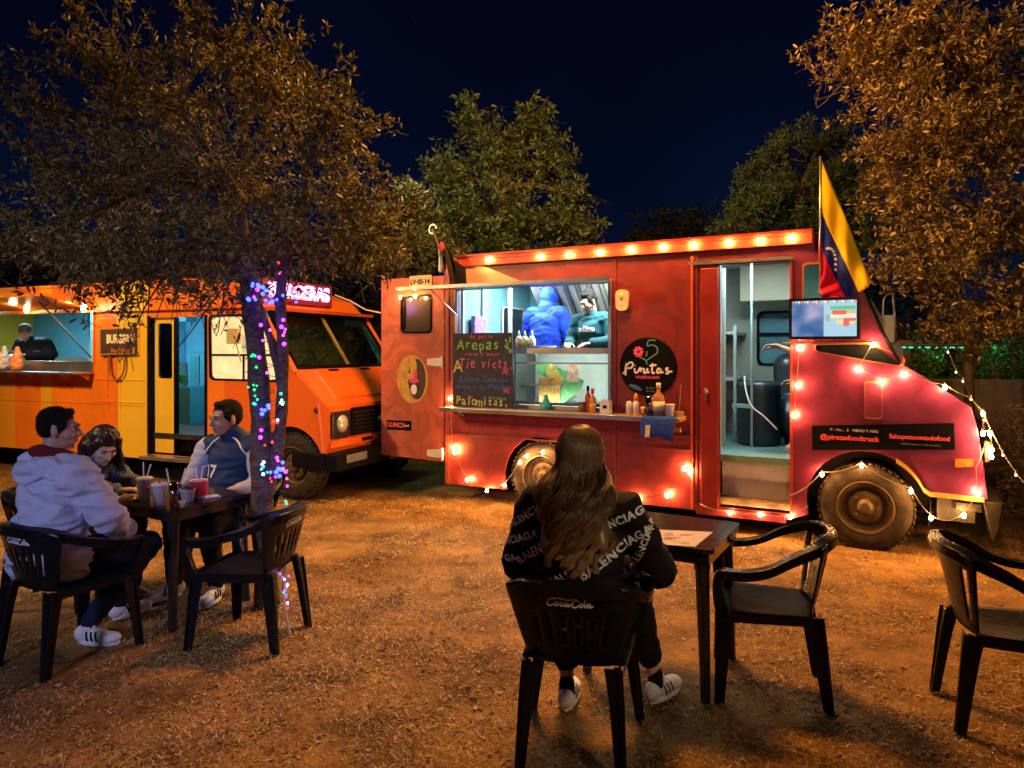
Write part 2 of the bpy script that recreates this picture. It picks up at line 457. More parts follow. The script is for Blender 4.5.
def straw(name, label, cat_n, regions, m, lmin, lmax, wd, lift):
    allv = []
    for (y0, y1, dens) in regions:
        xm = lambda y: .78*y+.5
        area = (xm(y0)+xm(y1))*(y1-y0); n = int(area*dens)
        y = rng.uniform(y0, y1, n); x = rng.uniform(-1, 1, n)*(.78*y+.5)
        # clumping
        cl = np.array([noise.noise(Vector((a*1.7, b*1.7, 9))) + .6*noise.noise(Vector((a*6, b*6, 3))) for a, b in zip(x, y)])
        cl += np.array([.8*noise.noise(Vector((a*.55, b*.55, 21))) for a, b in zip(x, y)])
        keep = cl > rng.uniform(-.6, .5, n); x, y = x[keep], y[keep]; n = len(x)
        z = np.array([gz(a, b) for a, b in zip(x, y)])
        L = rng.uniform(lmin, lmax, n)*(1+.05*y); th = rng.uniform(0, 2*PI, n); el = rng.uniform(-.05, lift, n)
        W = wd*rng.uniform(.6, 1.3, n)*(1+.12*y)
        d = np.stack([np.cos(th)*np.cos(el), np.sin(th)*np.cos(el), np.sin(el)], 1)
        s = np.stack([-np.sin(th), np.cos(th), rng.uniform(-.5, .5, n)], 1)
        p = np.stack([x, y, z+rng.uniform(.001, .012, n)], 1)
        b = rng.uniform(-.3, .3, n)[:, None]*s*L[:, None]*.5
        v = np.stack([p-s*W[:, None], p+s*W[:, None], p+d*(L*.55)[:, None]+b+s*W[:, None]*.7, p+d*L[:, None]+b*2.2-np.array([0, 0, 1])*(L*.12)[:, None], p+d*(L*.5)[:, None]+b-s*W[:, None]*.7], 1)
        allv.append(v.reshape(-1, 3))
    v = np.concatenate(allv)
    me = np_mesh(name, v, None, m, per=5)
    return tag(meshobj(name, me), label, cat_n, kind='stuff')
sm = island_mat('straw_mix', [(.10, .045, .016), (.28, .15, .055), (.52, .33, .13), (.9, .72, .42), (.16, .08, .03)], .7, .15)
straw('dry_grass', 'dry straw and dead grass scattered over the yard ground', 'dry grass', [(1.6, 3.2, 9500), (3.2, 5, 5000), (5, 8, 1800), (8, 12, 400)], sm, .008, .036, .0012, .9)
cm_ = island_mat('dead_leaf', [(.12, .055, .02), (.3, .16, .06), (.5, .36, .18)], .7, .1)
straw('fallen_leaves', 'small fallen leaves and wood chips lying on the dry ground', 'leaf litter', [(1.6, 4, 750), (4, 8, 260)], cm_, .012, .034, .006, .5)
mb = MB()
for i in range(500):
    y = random.uniform(1.7, 10)**1; x = random.uniform(-1, 1)*(.78*y+.4); r = random.uniform(.004, .016)
    mb.ball((x, y, gz(x, y)+r*.2), (r, r*random.uniform(.6, 1), r*.6), 6, 4, Matrix.Rotation(random.uniform(0, 3), 3, 'Z'))
tag(mb.build('gravel', mat('pebble', (.3, .22, .14), .9, 0, .4, 3)), 'small pebbles strewn over the dry yard', 'gravel', kind='stuff')

# ------------------------------------------------------------------ trees
bark = mat('bark', (.12, .085, .06), .95, 0, .5, 22, 1.0, 34, spec=.1, dirt=.5)
def leaves_mesh(name, P, D, size, m):
    n = len(P); S = size*rng.uniform(.6, 1.25, n)
    r = rng.normal(size=(n, 3)); D = D+r*.55; D /= np.linalg.norm(D, axis=1)[:, None]
    u = np.cross(D, rng.normal(size=(n, 3))); u /= np.linalg.norm(u, axis=1)[:, None]+1e-9
    w_ = np.cross(D, u)
    S = S[:, None]
    fold = w_*S*rng.uniform(.05, .16, n)[:, None]
    base = P; tip = P+D*S+w_*S*rng.uniform(-.2, .2, n)[:, None]; l1 = P+D*S*.38+u*S*.16+fold; l2 = P+D*S*.72+u*S*.14+fold; r1 = P+D*S*.38-u*S*.16+fold; r2 = P+D*S*.72-u*S*.14+fold
    v = np.stack([base, l1, l2, tip, r2, r1], 1).reshape(-1, 3)
    k = np.arange(n)[:, None]*6
    f = np.concatenate([k+np.array([[0, 1, 2, 3]]), k+np.array([[0, 3, 4, 5]])], 0)
    return np_mesh(name, v, f, m)
def tree(name, label, cat, trunks, blobs, nsh, leaf, lm, shoot=(.25, .6), per=26, group=None, seed=1, upb=.35, root=None, whorl=0.):
    rd = random.Random(seed)
    base = Vector(trunks[0][0][0])
    t = thing(name, label, cat, base, 0, group)
    mb = MB(); mb.smooth = True
    for pts, rs in trunks:
        P = spl(pts, 5); N = len(P); rr = [rs[0]+(rs[1]-rs[0])*i/(N-1) for i in range(N)]
        rr = [q*(1+.10*math.sin(i*1.9)) for i, q in enumerate(rr)]
        mb.tube([p-base for p in P], rr, 10)
    top = Vector(trunks[0][0][-1])
    LP = []; LD = []; limbs = []
    for (c, r, wgt) in blobs:
        c = Vector(c); 
        st = Vector(min([p for pts, _ in trunks for p in pts[1:]], key=lambda p: (Vector(p)-c).length))
        mid = st.lerp(c, .5)+Vector((rd.uniform(-.1, .1), rd.uniform(-.1, .1), .12))*(c-st).length
        path = spl([st, mid, c], 6); limbs.append(path)
        N = len(path); r0 = trunks[0][1][1]*.75
        mb.tube([p-base for p in path], [r0*(1-.75*i/(N-1)) for i in range(N)], 6)
    tot = sum(b[2] for b in blobs)
    for bi, (c, r, wgt) in enumerate(blobs):
        c = Vector(c); r = Vector(r)
        for k in range(int(nsh*wgt/tot)):
            while True:
                v = Vector((rd.uniform(-1, 1), rd.uniform(-1, 1), rd.uniform(-1, 1)))
                if .05 < v.length < 1: break
            v = v.normalized()*(v.length**.45)*(1.0+(.25 if rd.random() < .12 else 0))
            tgt = c+Vector((v.x*r.x, v.y*r.y, v.z*r.z))
            d = (v.normalized()+Vector((rd.uniform(-.5, .5), rd.uniform(-.5, .5), upb+rd.uniform(-.3, .4)))).normalized()
            L = rd.uniform(*shoot)
            s0 = tgt-d*L; bend = Vector((rd.uniform(-1, 1), rd.uniform(-1, 1), rd.uniform(-.2, .8)))*L*.13
            pl = limbs[bi]; hub = pl[rd.randint(len(pl)//2, len(pl)-1)]
            path = [s0, s0+d*L*.5+bend, tgt]
            if k % 5 == 0:
                q = spl([hub, hub.lerp(s0, .5)+bend*.6, s0, s0+d*L*.5+bend, tgt], 3)
                mb.tube([p-base for p in q], [max(.003, .35*trunks[0][1][1]*(1-i/(len(q)-1)))*.4 for i in range(len(q))], 4, caps=False)
            else: mb.tube([p-base for p in path], [.0026, .0022, .0014], 3, caps=False)
            n = int(per*rd.uniform(.5, 1.2))
            for i in range(n):
                a = rd.uniform(.08, 1.04)
                if whorl and rd.random() < whorl: a = rd.choice((.45, .75, 1.0))
                p = s0*(1-a)**2+(s0+d*L*.5+bend)*2*a*(1-a)*1.0+tgt*a*a
                side = Vector((rd.gauss(0, 1), rd.gauss(0, 1), rd.gauss(0, 1)))
                side = (side-d*side.dot(d)).normalized()
                LP.append(p-base+side*leaf*.15); LD.append(d*.75+side*.85)
    mb.build('trunk', bark, t, smooth=True)
    meshobj('crown', leaves_mesh('crown', np.array([tuple(p) for p in LP]), np.array([tuple(p) for p in LD]), leaf, lm), t)
    return t
def BL(L, Y, dy=.9, k=1.0, wb=500):
    out = []
    for (px, py, rx, rz) in L:
        yy = Y+random.uniform(-.25, .25)*dy
        out.append((at(px, py, yy), (rx*yy/F*k, dy, rz*yy/F*k), rx*rz+wb))
    return out
Lolive = island_mat('leaf_olive', [(.03, .042, .012), (.06, .078, .022), (.12, .115, .032), (.34, .27, .11), (.045, .06, .017)], .55, .25)
Lrust = island_mat('leaf_rust', [(.06, .045, .013), (.14, .10, .028), (.27, .19, .055), (.66, .52, .27), (.09, .065, .018)], .5, .25)
Lgreen = island_mat('leaf_green', [(.025, .06, .028), (.06, .115, .042), (.13, .17, .05), (.20, .22, .08)], .55, .25)
Lpine = island_mat('leaf_pine', [(.025, .07, .045), (.05, .11, .065), (.10, .15, .07)], .55, .2)
Ldark = island_mat('leaf_dark', [(.008, .014, .007), (.02, .03, .012), (.04, .045, .018)], .6, .2)
tx = lambda px, py, Y: tuple(at(px, py, Y))
Y = 4.6
g0 = (at(268, 350, Y).x, Y)
tree('leafy_tree', 'sparse leafy tree above the left table, trunk wrapped in coloured fairy lights', 'tree',
     [([(g0[0], Y, -.05), tx(262, 500, Y), tx(260, 400, Y), tx(251, 300, Y), tx(246, 262, Y), tx(235, 190, Y)], (.078, .046)),
      ([tx(266, 500, Y-.02), tx(279, 440, Y), tx(283, 370, Y), tx(281, 290, Y), tx(292, 240, Y), tx(310, 160, Y)], (.042, .030)),
      ([tx(281, 385, Y+.02), tx(272, 345, Y), tx(258, 300, Y+.03)], (.026, .022))],
     BL([(150, 80, 75, 66), (255, 65, 75, 62), (335, 115, 50, 54), (85, 170, 62, 52), (215, 165, 110, 75), (345, 195, 58, 50), (45, 235, 60, 40), (150, 245, 110, 36), (290, 240, 90, 40), (375, 235, 40, 26), (125, 285, 60, 14), (60, 110, 40, 26), (230, 280, 70, 18)], Y, .85),
     760, .047, Lolive, (.28, .70), 40, seed=3, whorl=.35)
Y = 7.6
tree('autumn_tree', 'tall rust-leaved tree filling the upper right, behind the truck cab', 'tree',
     [([(6.5, 8.2, -.05), (6.4, 8.1, 1.5), (6.1, 7.9, 2.8), (5.5, 7.6, 4.4)], (.17, .08))],
     BL([(935, 60, 75, 55), (1010, 90, 95, 90), (885, 35, 45, 26), (905, 180, 45, 48), (985, 215, 105, 75), (930, 262, 60, 44), (1010, 300, 80, 40), (900, 130, 42, 30), (950, 140, 70, 50), (862, 52, 46, 16), (838, 34, 34, 10), (885, 90, 26, 12), (965, 325, 50, 16)], Y, 1.0, .88),
     1350, .066, Lrust, (.35, .8), 30, seed=5, whorl=.65)
Y = 12.0
tree('round_tree', 'green leafy tree rising behind the middle of the red truck', 'tree',
     [([(at(500, 350, Y).x, Y, -.05), tx(500, 330, Y), tx(502, 250, Y), tx(500, 190, Y)], (.16, .09))],
     BL([(452, 178, 36, 36), (500, 160, 45, 45), (548, 160, 36, 38), (500, 212, 75, 45), (568, 196, 26, 20), (470, 118, 18, 22), (532, 122, 26, 20), (560, 225, 45, 22), (440, 225, 40, 30), (585, 235, 18, 10), (500, 250, 90, 20)], Y, 1.3, .85),
     900, .10, Lgreen, (.4, .9), 26, seed=8)
Y = 10.4
tree('bronze_tree', 'bronze leafed tree between the two trucks, left of the green one', 'tree',
     [([(at(400, 350, Y).x, Y, -.05), tx(400, 330, Y), tx(402, 260, Y), tx(400, 220, Y)], (.12, .06))],
     BL([(400, 222, 44, 30), (365, 240, 36, 26), (432, 245, 40, 24), (415, 200, 24, 18), (390, 262, 50, 20)], Y, .9, .95),
     520, .085, Lolive, (.3, .6), 28, seed=9)
Y = 11.0
tree('evergreen_tree', 'bluish green evergreen standing behind the cab of the red truck', 'tree',
     [([(at(800, 350, Y).x, Y, -.05), tx(800, 330, Y), tx(800, 250, Y), tx(800, 190, Y)], (.16, .08))],
     BL([(792, 188, 50, 34), (752, 198, 24, 22), (840, 188, 40, 42), (781, 142, 12, 18), (826, 138, 15, 20), (738, 212, 20, 14), (855, 230, 50, 30), (800, 222, 70, 22), (760, 158, 12, 12)], Y, 1.2, .86),
     760, .08, Lpine, (.35, .7), 34, seed=12, upb=.7)
# dark growth at the back of the yard
for i, (px, py, rx, rz, Yb, lb) in enumerate([
    (40, 262, 90, 46, 14, 'dark tree behind the orange truck, far left'),
    (190, 262, 90, 50, 14.5, 'dark tree behind the middle of the orange truck'),
    (350, 290, 60, 60, 13, 'dark bush tree in the gap between the trucks'),
    (330, 350, 90, 60, 14, 'low dark tree seen through the orange truck windscreen'),
    (680, 240, 60, 34, 15, 'dark tree just showing over the middle of the red roof'),
    (620, 300, 80, 70, 16, 'dark tree hidden behind the red truck'),
    (900, 330, 60, 60, 14, 'dark tree behind the green lit shelter')]):
    tree('dark_tree', lb, 'tree', [([(at(px, 350, Yb).x, Yb, -.05), tx(px, 350, Yb), tx(px, py+rz*.4, Yb), tx(px, py, Yb)], (.16, .08))],
         BL([(px, py, rx, rz), (px-rx*.6, py+rz*.4, rx*.5, rz*.6), (px+rx*.6, py+rz*.4, rx*.5, rz*.6)], Yb, 1.2), 260, .13, Ldark, (.4, .9), 24, group='dark trees at the back of the yard', seed=20+i)
def bush(name, label, c, r, n, leaf, m, seed):
    return tree(name, label, 'bush', [([(c[0], c[1], -.03), (c[0], c[1], c[2]*.5), (c[0], c[1], c[2])], (.05, .03))], [(c, r, 1)], n, leaf, m, (.15, .35), 24, seed=seed)
Lstraw = island_mat('leaf_straw', [(.12, .085, .04), (.28, .19, .09), (.45, .33, .18), (.2, .13, .06)], .7, .2)
bush('low_bush', 'brown leafy bush at the right edge beyond the truck nose', (5.35, 6.9, .52), (.72, .5, .80), 460, .04, Lstraw, 41)
bush('low_bush', 'dark bush behind the strung cable at the right', (6.9, 10.2, 1.2), (1.3, .7, .95), 260, .07, Lgreen, 42)
bush('low_bush', 'dark green scrub under the rear door of the red truck', (-1.3, 11.2, .4), (1.5, .6, .5), 260, .08, Ldark, 43)
bush('low_bush', 'dark green scrub beneath the back of the orange truck', (-9, 12.5, .35), (3, .6, .45), 300, .09, Lgreen, 44)
# ------------------------------------------------------------------ shared materials
black_pl = mat('black_plastic', (.012, .012, .013), .28, 0, .2, 9, .15, 90, spec=.5)
rubber = mat('rubber', (.022, .018, .015), .8, 0, .3, 12, .3, 60, dirt=.2, col2=(.065, .045, .028), spec=.2)
steel = mat('steel', (.45, .45, .44), .33, .9, .15, 5, .05, 30)
dsteel = mat('dark_steel', (.06, .052, .045), .5, .7, .3, 8, .1, 40, dirt=.4)
white_pt = mat('white_paint', (.72, .70, .66), .45, 0, .06, 6, dirt=.15)
blackpaint = mat('black_panel', (.004, .004, .007), .6, 0, .3, 5, spec=.08)
trim_o = mat('orange_trim', (.40, .13, .035), .5, 0, .1, 6, dirt=.2)
trim_y = mat('yellow_trim', (.62, .36, .07), .5, 0, .1, 6, dirt=.15)
wood = mat('wood', (.42, .25, .12), .55, 0, .2, 12, .2, 50, dirt=.2)
cyan_in = mat('interior_cyan', (.22, .52, .60), .5, 0, .08, 3, dirt=.08)
grey_in = mat('interior_grey', (.35, .42, .42), .5, 0, .1, 3, dirt=.15)
cream_in = mat('interior_cream', (.55, .50, .34), .55, 0, .08, 3, dirt=.1)
glassd = mat('dark_glass', (.012, .016, .018), .06, 0, .2, 2, spec=.8, rvar=.03)
def glass_mat(name, tint=(.9, .95, .95), a=.12, rough=.05):
    m = bpy.data.materials.new(name); m.use_nodes = True; nt = m.node_tree
    for n in list(nt.nodes): nt.nodes.remove(n)
    o = nd(nt, 'ShaderNodeOutputMaterial'); t = nd(nt, 'ShaderNodeBsdfTransparent'); t.inputs[0].default_value = (*tint, 1)
    g = nd(nt, 'ShaderNodeBsdfGlossy'); g.inputs['Roughness'].default_value = rough; g.inputs[0].default_value = (.9, .9, .9, 1)
    fr = nd(nt, 'ShaderNodeFresnel'); fr.inputs[0].default_value = 1.5
    ad = nd(nt, 'ShaderNodeMath', operation='ADD'); ad.inputs[1].default_value = a*.25; nt.links.new(fr.outputs[0], ad.inputs[0])
    mx = nd(nt, 'ShaderNodeMixShader'); nt.links.new(ad.outputs[0], mx.inputs[0]); nt.links.new(t.outputs[0], mx.inputs[1]); nt.links.new(g.outputs[0], mx.inputs[2])
    nt.links.new(mx.outputs[0], o.inputs[0]); return m
clear = glass_mat('clear_glass')
cyglass = glass_mat('tinted_glass', (.45, .62, .62), .2)
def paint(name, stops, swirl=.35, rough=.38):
    # vehicle paint, colour changing along object x, lamp tint included, with a faint swirling pattern
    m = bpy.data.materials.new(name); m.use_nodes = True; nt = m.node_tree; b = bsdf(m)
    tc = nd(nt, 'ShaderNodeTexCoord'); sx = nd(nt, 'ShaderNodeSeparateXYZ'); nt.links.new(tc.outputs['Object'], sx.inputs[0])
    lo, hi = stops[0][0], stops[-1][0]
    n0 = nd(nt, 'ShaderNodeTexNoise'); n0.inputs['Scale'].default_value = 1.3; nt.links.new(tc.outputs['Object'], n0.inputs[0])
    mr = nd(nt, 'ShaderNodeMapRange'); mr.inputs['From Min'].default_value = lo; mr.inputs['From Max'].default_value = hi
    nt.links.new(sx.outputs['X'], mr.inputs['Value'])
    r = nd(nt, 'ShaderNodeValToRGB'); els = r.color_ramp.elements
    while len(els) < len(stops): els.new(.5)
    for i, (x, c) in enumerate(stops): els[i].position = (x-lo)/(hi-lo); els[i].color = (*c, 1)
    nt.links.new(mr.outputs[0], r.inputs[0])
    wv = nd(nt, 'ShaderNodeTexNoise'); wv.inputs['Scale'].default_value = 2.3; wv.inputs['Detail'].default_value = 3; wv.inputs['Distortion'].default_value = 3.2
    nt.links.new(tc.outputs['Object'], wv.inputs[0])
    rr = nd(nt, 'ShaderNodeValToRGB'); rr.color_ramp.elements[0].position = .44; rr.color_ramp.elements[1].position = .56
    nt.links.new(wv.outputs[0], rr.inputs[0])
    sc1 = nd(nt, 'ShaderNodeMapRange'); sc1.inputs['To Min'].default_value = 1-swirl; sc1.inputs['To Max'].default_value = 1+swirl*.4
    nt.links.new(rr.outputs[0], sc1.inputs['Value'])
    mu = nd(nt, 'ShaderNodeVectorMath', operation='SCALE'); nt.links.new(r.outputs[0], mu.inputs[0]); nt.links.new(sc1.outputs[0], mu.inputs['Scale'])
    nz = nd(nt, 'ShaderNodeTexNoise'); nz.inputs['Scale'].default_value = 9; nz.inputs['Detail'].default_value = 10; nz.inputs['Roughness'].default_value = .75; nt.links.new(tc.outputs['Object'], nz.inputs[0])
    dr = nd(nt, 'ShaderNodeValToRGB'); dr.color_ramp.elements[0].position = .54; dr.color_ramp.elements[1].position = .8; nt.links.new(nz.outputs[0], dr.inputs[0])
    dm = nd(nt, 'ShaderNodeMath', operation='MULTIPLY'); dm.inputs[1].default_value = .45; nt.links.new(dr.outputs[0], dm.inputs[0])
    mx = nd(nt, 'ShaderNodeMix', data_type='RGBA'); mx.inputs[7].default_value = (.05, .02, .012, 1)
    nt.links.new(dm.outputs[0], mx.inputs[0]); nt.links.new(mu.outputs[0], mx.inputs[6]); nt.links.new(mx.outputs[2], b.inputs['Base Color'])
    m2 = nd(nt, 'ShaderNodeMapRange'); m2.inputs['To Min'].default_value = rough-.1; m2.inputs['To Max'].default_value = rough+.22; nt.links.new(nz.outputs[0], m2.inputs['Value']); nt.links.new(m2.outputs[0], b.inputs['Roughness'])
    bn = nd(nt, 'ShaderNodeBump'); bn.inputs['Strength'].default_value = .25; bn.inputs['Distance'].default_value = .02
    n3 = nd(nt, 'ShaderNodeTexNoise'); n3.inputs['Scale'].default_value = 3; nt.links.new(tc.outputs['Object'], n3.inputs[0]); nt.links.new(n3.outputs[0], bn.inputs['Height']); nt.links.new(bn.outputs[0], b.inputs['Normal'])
    return m
redp = paint('red_paint_sodium_tint', [(-5.3, (.50, .13, .055)), (-4.25, (.42, .085, .045)), (-4.1, (.26, .026, .018)), (-2.8, (.20, .016, .015)), (-1.1, (.17, .014, .020)), (-.4, (.17, .015, .065)), (1.0, (.17, .018, .105))], .2)  # orange stops at the rear carry sodium light in the paint colour
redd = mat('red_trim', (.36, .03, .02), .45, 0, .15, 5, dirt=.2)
redl = mat('red_board', (.50, .07, .035), .5, 0, .15, 5, dirt=.2)  # stronger red for the roof board and door guide

# ------------------------------------------------------------------ red truck
def wheel(parent, x, y, z, r, wd, name='wheel', outward=-1):
    # tyre + rim with hub, axis along local y, outer face at y
    t = MB(); t.smooth = True
    o = outward
    P = [(r*.60, 0), (r*.64, -.012*o*-1), (r*.80, .012*o), (r*.93, .004*o), (r*.985, -.03*o), (r, -.06*o), (r, -wd*o*.8), (r*.95, -wd*o*.97), (r*.6, -wd*o)]
    t.lathe([(a, b) for a, b in P], (x, y, z), 56, 'y', closed=True)
    n = 44
    for k in range(n):
        a = 2*PI*k/n; c = Vector((x+math.cos(a)*r, y-o*.085, z+math.sin(a)*r))
        for (q, s_) in ((.04, .12), (.12, -.12)):
            aa = a+s_*.3; c = Vector((x+math.cos(aa)*r, y-o*q, z+math.sin(aa)*r))
            t.obox(c, (math.cos(aa)*.008, 0, math.sin(aa)*.008), (0, .03, 0), (-math.sin(aa)*.017, .0, math.cos(aa)*.017))
    w0 = t.build(name, rubber, parent, fixn=False)
    rim = MB(); rim.smooth = True
    rim.smooth = False
    q = [(r*.62, -.01*o), (r*.615, .012*o), (r*.58, .014*o), (r*.565, -.01*o), (r*.54, -.055*o), (r*.47, -.062*o), (r*.45, -.085*o), (r*.40, -.088*o), (r*.37, -.045*o), (r*.34, -.038*o), (r*.19, -.040*o), (r*.175, -.015*o), (r*.13, .005*o), (r*.10, .012*o), (0.001, .014*o)]
    rim.lathe(q, (x, y, z), 48, 'y', cap0=False)
    for k in range(8):
        a = 2*PI*k/8; rim.ball((x+math.cos(a)*r*.265, y-.034*o, z+math.sin(a)*r*.265), (.012, .022, .012), 6, 5)
    rm = mat('rim_paint', (.12, .08, .042), .5, .3, .3, 8, .1, 30, dirt=.5)
    rim.build('rim', rm, w0, fixn=False)
    return w0
RT = thing('food_truck', 'red food truck with open hatch, bulb garlands and an open side doorway', 'food truck', tuple(RF.o), RF.a)
R = RF.px
BACK = -4.20; ZB = .18; ZT = 2.70; WID = 2.05; TH = .035
wz = .42; wr = .43
def arch(cx, cz, r, a0, a1, n=16):
    return [(cx+r*math.cos(R_(a0+(a1-a0)*i/(n-1))), cz+r*math.sin(R_(a0+(a1-a0)*i/(n-1)))) for i in range(n)]
FW = (.0, .36)
# outline in local x,z : counter clockwise from the back bottom
nose = [R(988, 500), R(984, 470), R(978, 430), R(971, 407)]
hood = [R(935, 384), R(897, 362)]
apil = [R(880, 330), R(862, 288), R(846, 250), R(832, 233)]
out = [(BACK, ZB)] + arch(-3.02, .34, .43, 201, -21, 18) + [(-.62, ZB+.005)] + arch(FW[0], FW[1]+.02, .455, 196, 22, 18) + [R(930, 494)] + nose + hood + apil + [(-.42, ZT), (BACK, ZT)]
HX0, HX1, HZ0, HZ1 = -4.04, -2.27, 1.06, 2.345
hatch = [(HX0, HZ0), (HX1, HZ0), (HX1, HZ1), (HX0, HZ1)]
DX0, DX1, DZ0, DZ1 = -1.19, -.588, .245, 2.46
door = [(DX0, DZ0), (DX1, DZ0), (DX1, DZ1), (DX0, DZ1)]
qwin = roundpoly([R(803, 335), R(803, 264), R(832, 262), R(848, 300), R(848, 333)], .04)
swin = roundpoly([R(814, 345), R(868, 343), R(905, 358), R(902, 366), R(868, 361), R(815, 351)], .03)
m_ = MB(); m_.panel([out, hatch, door, qwin, swin], 0, TH)
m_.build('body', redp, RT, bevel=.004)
# panel seams and rub rails on the flank
sm_ = MB()
for x in (-2.20, -1.40): sm_.box(x-.012, x+.012, -.012, -.001, ZB, 2.58)
sm_.box(BACK, -1.40, -.014, -.001, .86, .885); sm_.box(BACK, -1.40, -.010, -.001, .735, .75)
sm_.box(BACK, BACK+.05, -.016, -.001, ZB, 2.58)
sm_.box(-1.40, -.62, -.025, -.001, ZB-.02, ZB+.05)
sm_.build('rub_rail', redp, RT, bevel=.003)
ye = MB()
edge = arch(FW[0], FW[1]+.02, .455, 60, 22, 8) + [R(930, 494), R(984, 500)]
pts = [(a, -.008, b) for a, b in edge]
ye.strip(pts, [Vector((0, 0, 1))]*len(pts), (0, 1, 0), .018, .008)
ye.build('fender_edge', trim_y, RT)
# rivets
rv = MB()
for i in range(38):
    x = BACK+.05+i*.075
    if x < -1.42:
        for z in (.81, 2.56): rv.ball((x, -.002, z), (.006, .004, .006), 5, 4)
for i in range(26): 
    for x in (-2.17, -1.37, BACK+.07): rv.ball((x, -.002, ZB+.06+i*.092), (.006, .004, .006), 5, 4)
rv.build('rivet_line', redd, RT)
# far wall, roof, floor, rear posts, front
fw = MB(); fo = [(BACK, ZB), (-.62, ZB), (.5, .4), nose[0], nose[3], hood[1], apil[1], (-.42, ZT), (BACK, ZT)]
fa_, fb_ = R(499, 330, 2.)[0], R(522, 330, 2.)[0]
fwin1 = roundpoly([(fa_, 1.45), (fa_, 2.12), (fb_, 2.12), (fb_, 1.45)], .1)
fc_ = R(757, 330, 2.)[0]
fwin2 = roundpoly([(fc_, 1.5), (fc_, 2.13), (fc_+.75, 2.13), (fc_+.75, 1.5)], .08)
fw.panel([fo, fwin1, fwin2], WID-TH, WID); fw.build('far_wall', cyan_in, RT)
g_ = MB(); g_.panel([fwin1], WID-.02, WID-.012); g_.build('window', glassd, RT)
fr = MB(); ring_panel(fr, fwin1, .04, WID-.05, WID-TH-.001); fr.build('window_frame', blackpaint, RT); fr = MB(); ring_panel(fr, fwin2, .035, WID-.075, WID-.06); fr.box(fc_+.036, fc_+.714, WID-.074, WID-.062, 1.85, 1.88); fr.build('window_frame', blackpaint, RT)
g_ = MB(); g_.panel([fwin2], WID-.02, WID-.012); g_.build('window', mat('pane_reflection_pale', (.7, .9, .92), .25, 0, .2, 2), RT)  # pale opaque pane, reflected brightness is put into its colour
rf = MB()
for i in range(8):
    y0 = WID*i/8; y1 = WID*(i+1)/8
    z0 = ZT+.10*math.sin(PI*i/8); z1 = ZT+.10*math.sin(PI*(i+1)/8)
    rf.add([(BACK, y0, z0), (-.42, y0, z0), (-.42, y1, z1), (BACK, y1, z1), (BACK, y0, z0-.03), (-.42, y0, z0-.03), (-.42, y1, z1-.03), (BACK, y1, z1-.03)], [(0,1,2,3),(7,6,5,4),(0,3,7,4),(1,5,6,2),(0,4,5,1),(3,2,6,7)])
rf.build('roof', redd, RT)
ce = MB(); ce.box(BACK+.02, -.45, TH+.002, WID-TH-.002, ZT-.075, ZT-.04); ce.build('ceiling', grey_in, RT)
fl = MB(); fl.box(BACK, -3.5, TH+.002, WID-TH-.002, .66, .715); fl.box(-3.5, -2.54, .37, WID-.37, .66, .715); fl.box(-2.54, -.55, TH+.002, WID-TH-.002, .66, .715); fl.box(-.55, -.05, .37, WID-.37, .66, .715); fl.build('floor_panel', mat('floor_green', (.13, .25, .22), .5, 0, .15, 5, .2, 40, dirt=.3), RT)
wl_ = MB(); wl_.box(BACK+.002, BACK+.035, TH+.002, .12, ZB, ZT-.1); wl_.box(BACK+.002, BACK+.035, WID-.25, WID-TH-.002, ZB, ZT-.1); wl_.box(BACK+.002, BACK+.035, .12, WID-.25, ZB, .72); wl_.box(BACK+.002, BACK+.035, .12, WID-.25, 2.35, ZT-.1)
wl_.box(BACK+.004, BACK+.03, .12, WID-.25, .72, 2.35); wl_.build('rear_wall', mat('pale_cyan', (.18, .42, .47), .45, 0, .08, 3), RT)
# cab front: dash firewall, hood, windscreen with posts
fp = MB()
a0, a1 = apil[3], hood[1]
fp.add([(hood[1][0], 0.002, hood[1][1]), (nose[3][0], .10, nose[3][1]), (nose[3][0], WID-.1, nose[3][1]), (hood[1][0], WID-.002, hood[1][1])], [(0, 1, 2, 3)])
fp.add([(nose[3][0], .1, nose[3][1]), (nose[0][0], .04, nose[0][1]), (nose[0][0], WID-.04, nose[0][1]), (nose[3][0], WID-.1, nose[3][1])], [(0, 1, 2, 3)])
fp.add([(nose[3][0], .1, nose[3][1]), (nose[0][0], .04, nose[0][1]), (nose[0][0]-.02, .0, nose[0][1]), (nose[3][0]-.02, .0, nose[3][1])], [(0, 1, 2, 3)])
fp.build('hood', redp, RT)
gr = MB()
for i in range(7): gr.box(nose[0][0]+.005, nose[0][0]+.02, .35, WID-.35, .68+i*.06, .71+i*.06)
gr.build('grille_bars', blackpaint, RT)
for y_ in (.24, WID-.24): hl = MB(); hl.lathe([(.09, 0), (.085, .03), (.04, .045), (.001, .05)], (nose[0][0]-.0, y_, .86), 18, 'x'); hl.build('headlight', mat('lamp_glass', (.6, .6, .55), .15, 0, .1, 3), RT, smooth=True)
ws = MB(); wa, wb = (apil[3][0]+.01, ZT-.22), (hood[1][0]-.01, hood[1][1]+.02)
ws.add([(wa[0], .06, wa[1]), (wb[0], .06, wb[1]), (wb[0], WID-.06, wb[1]), (wa[0], WID-.06, wa[1])], [(0, 1, 2, 3)]); ws.build('windscreen', cyglass, RT)
wf = MB()
for y in (.03, WID/2, WID-.04): wf.tube([(wa[0], y, wa[1]), (wb[0], y, wb[1])], .022, 6)
wf.box(wa[0]-.05, wa[0]+.02, .02, WID-.02, wa[1]-.01, ZT-.02)
wf.build('windscreen_frame', blackpaint, RT)
pg = MB(); pg.tube([(a+.014, -.012, b) for a, b in [apil[2], apil[1], apil[0], hood[1]]], .013, 6); pg.build('windscreen_seal', blackpaint, RT)
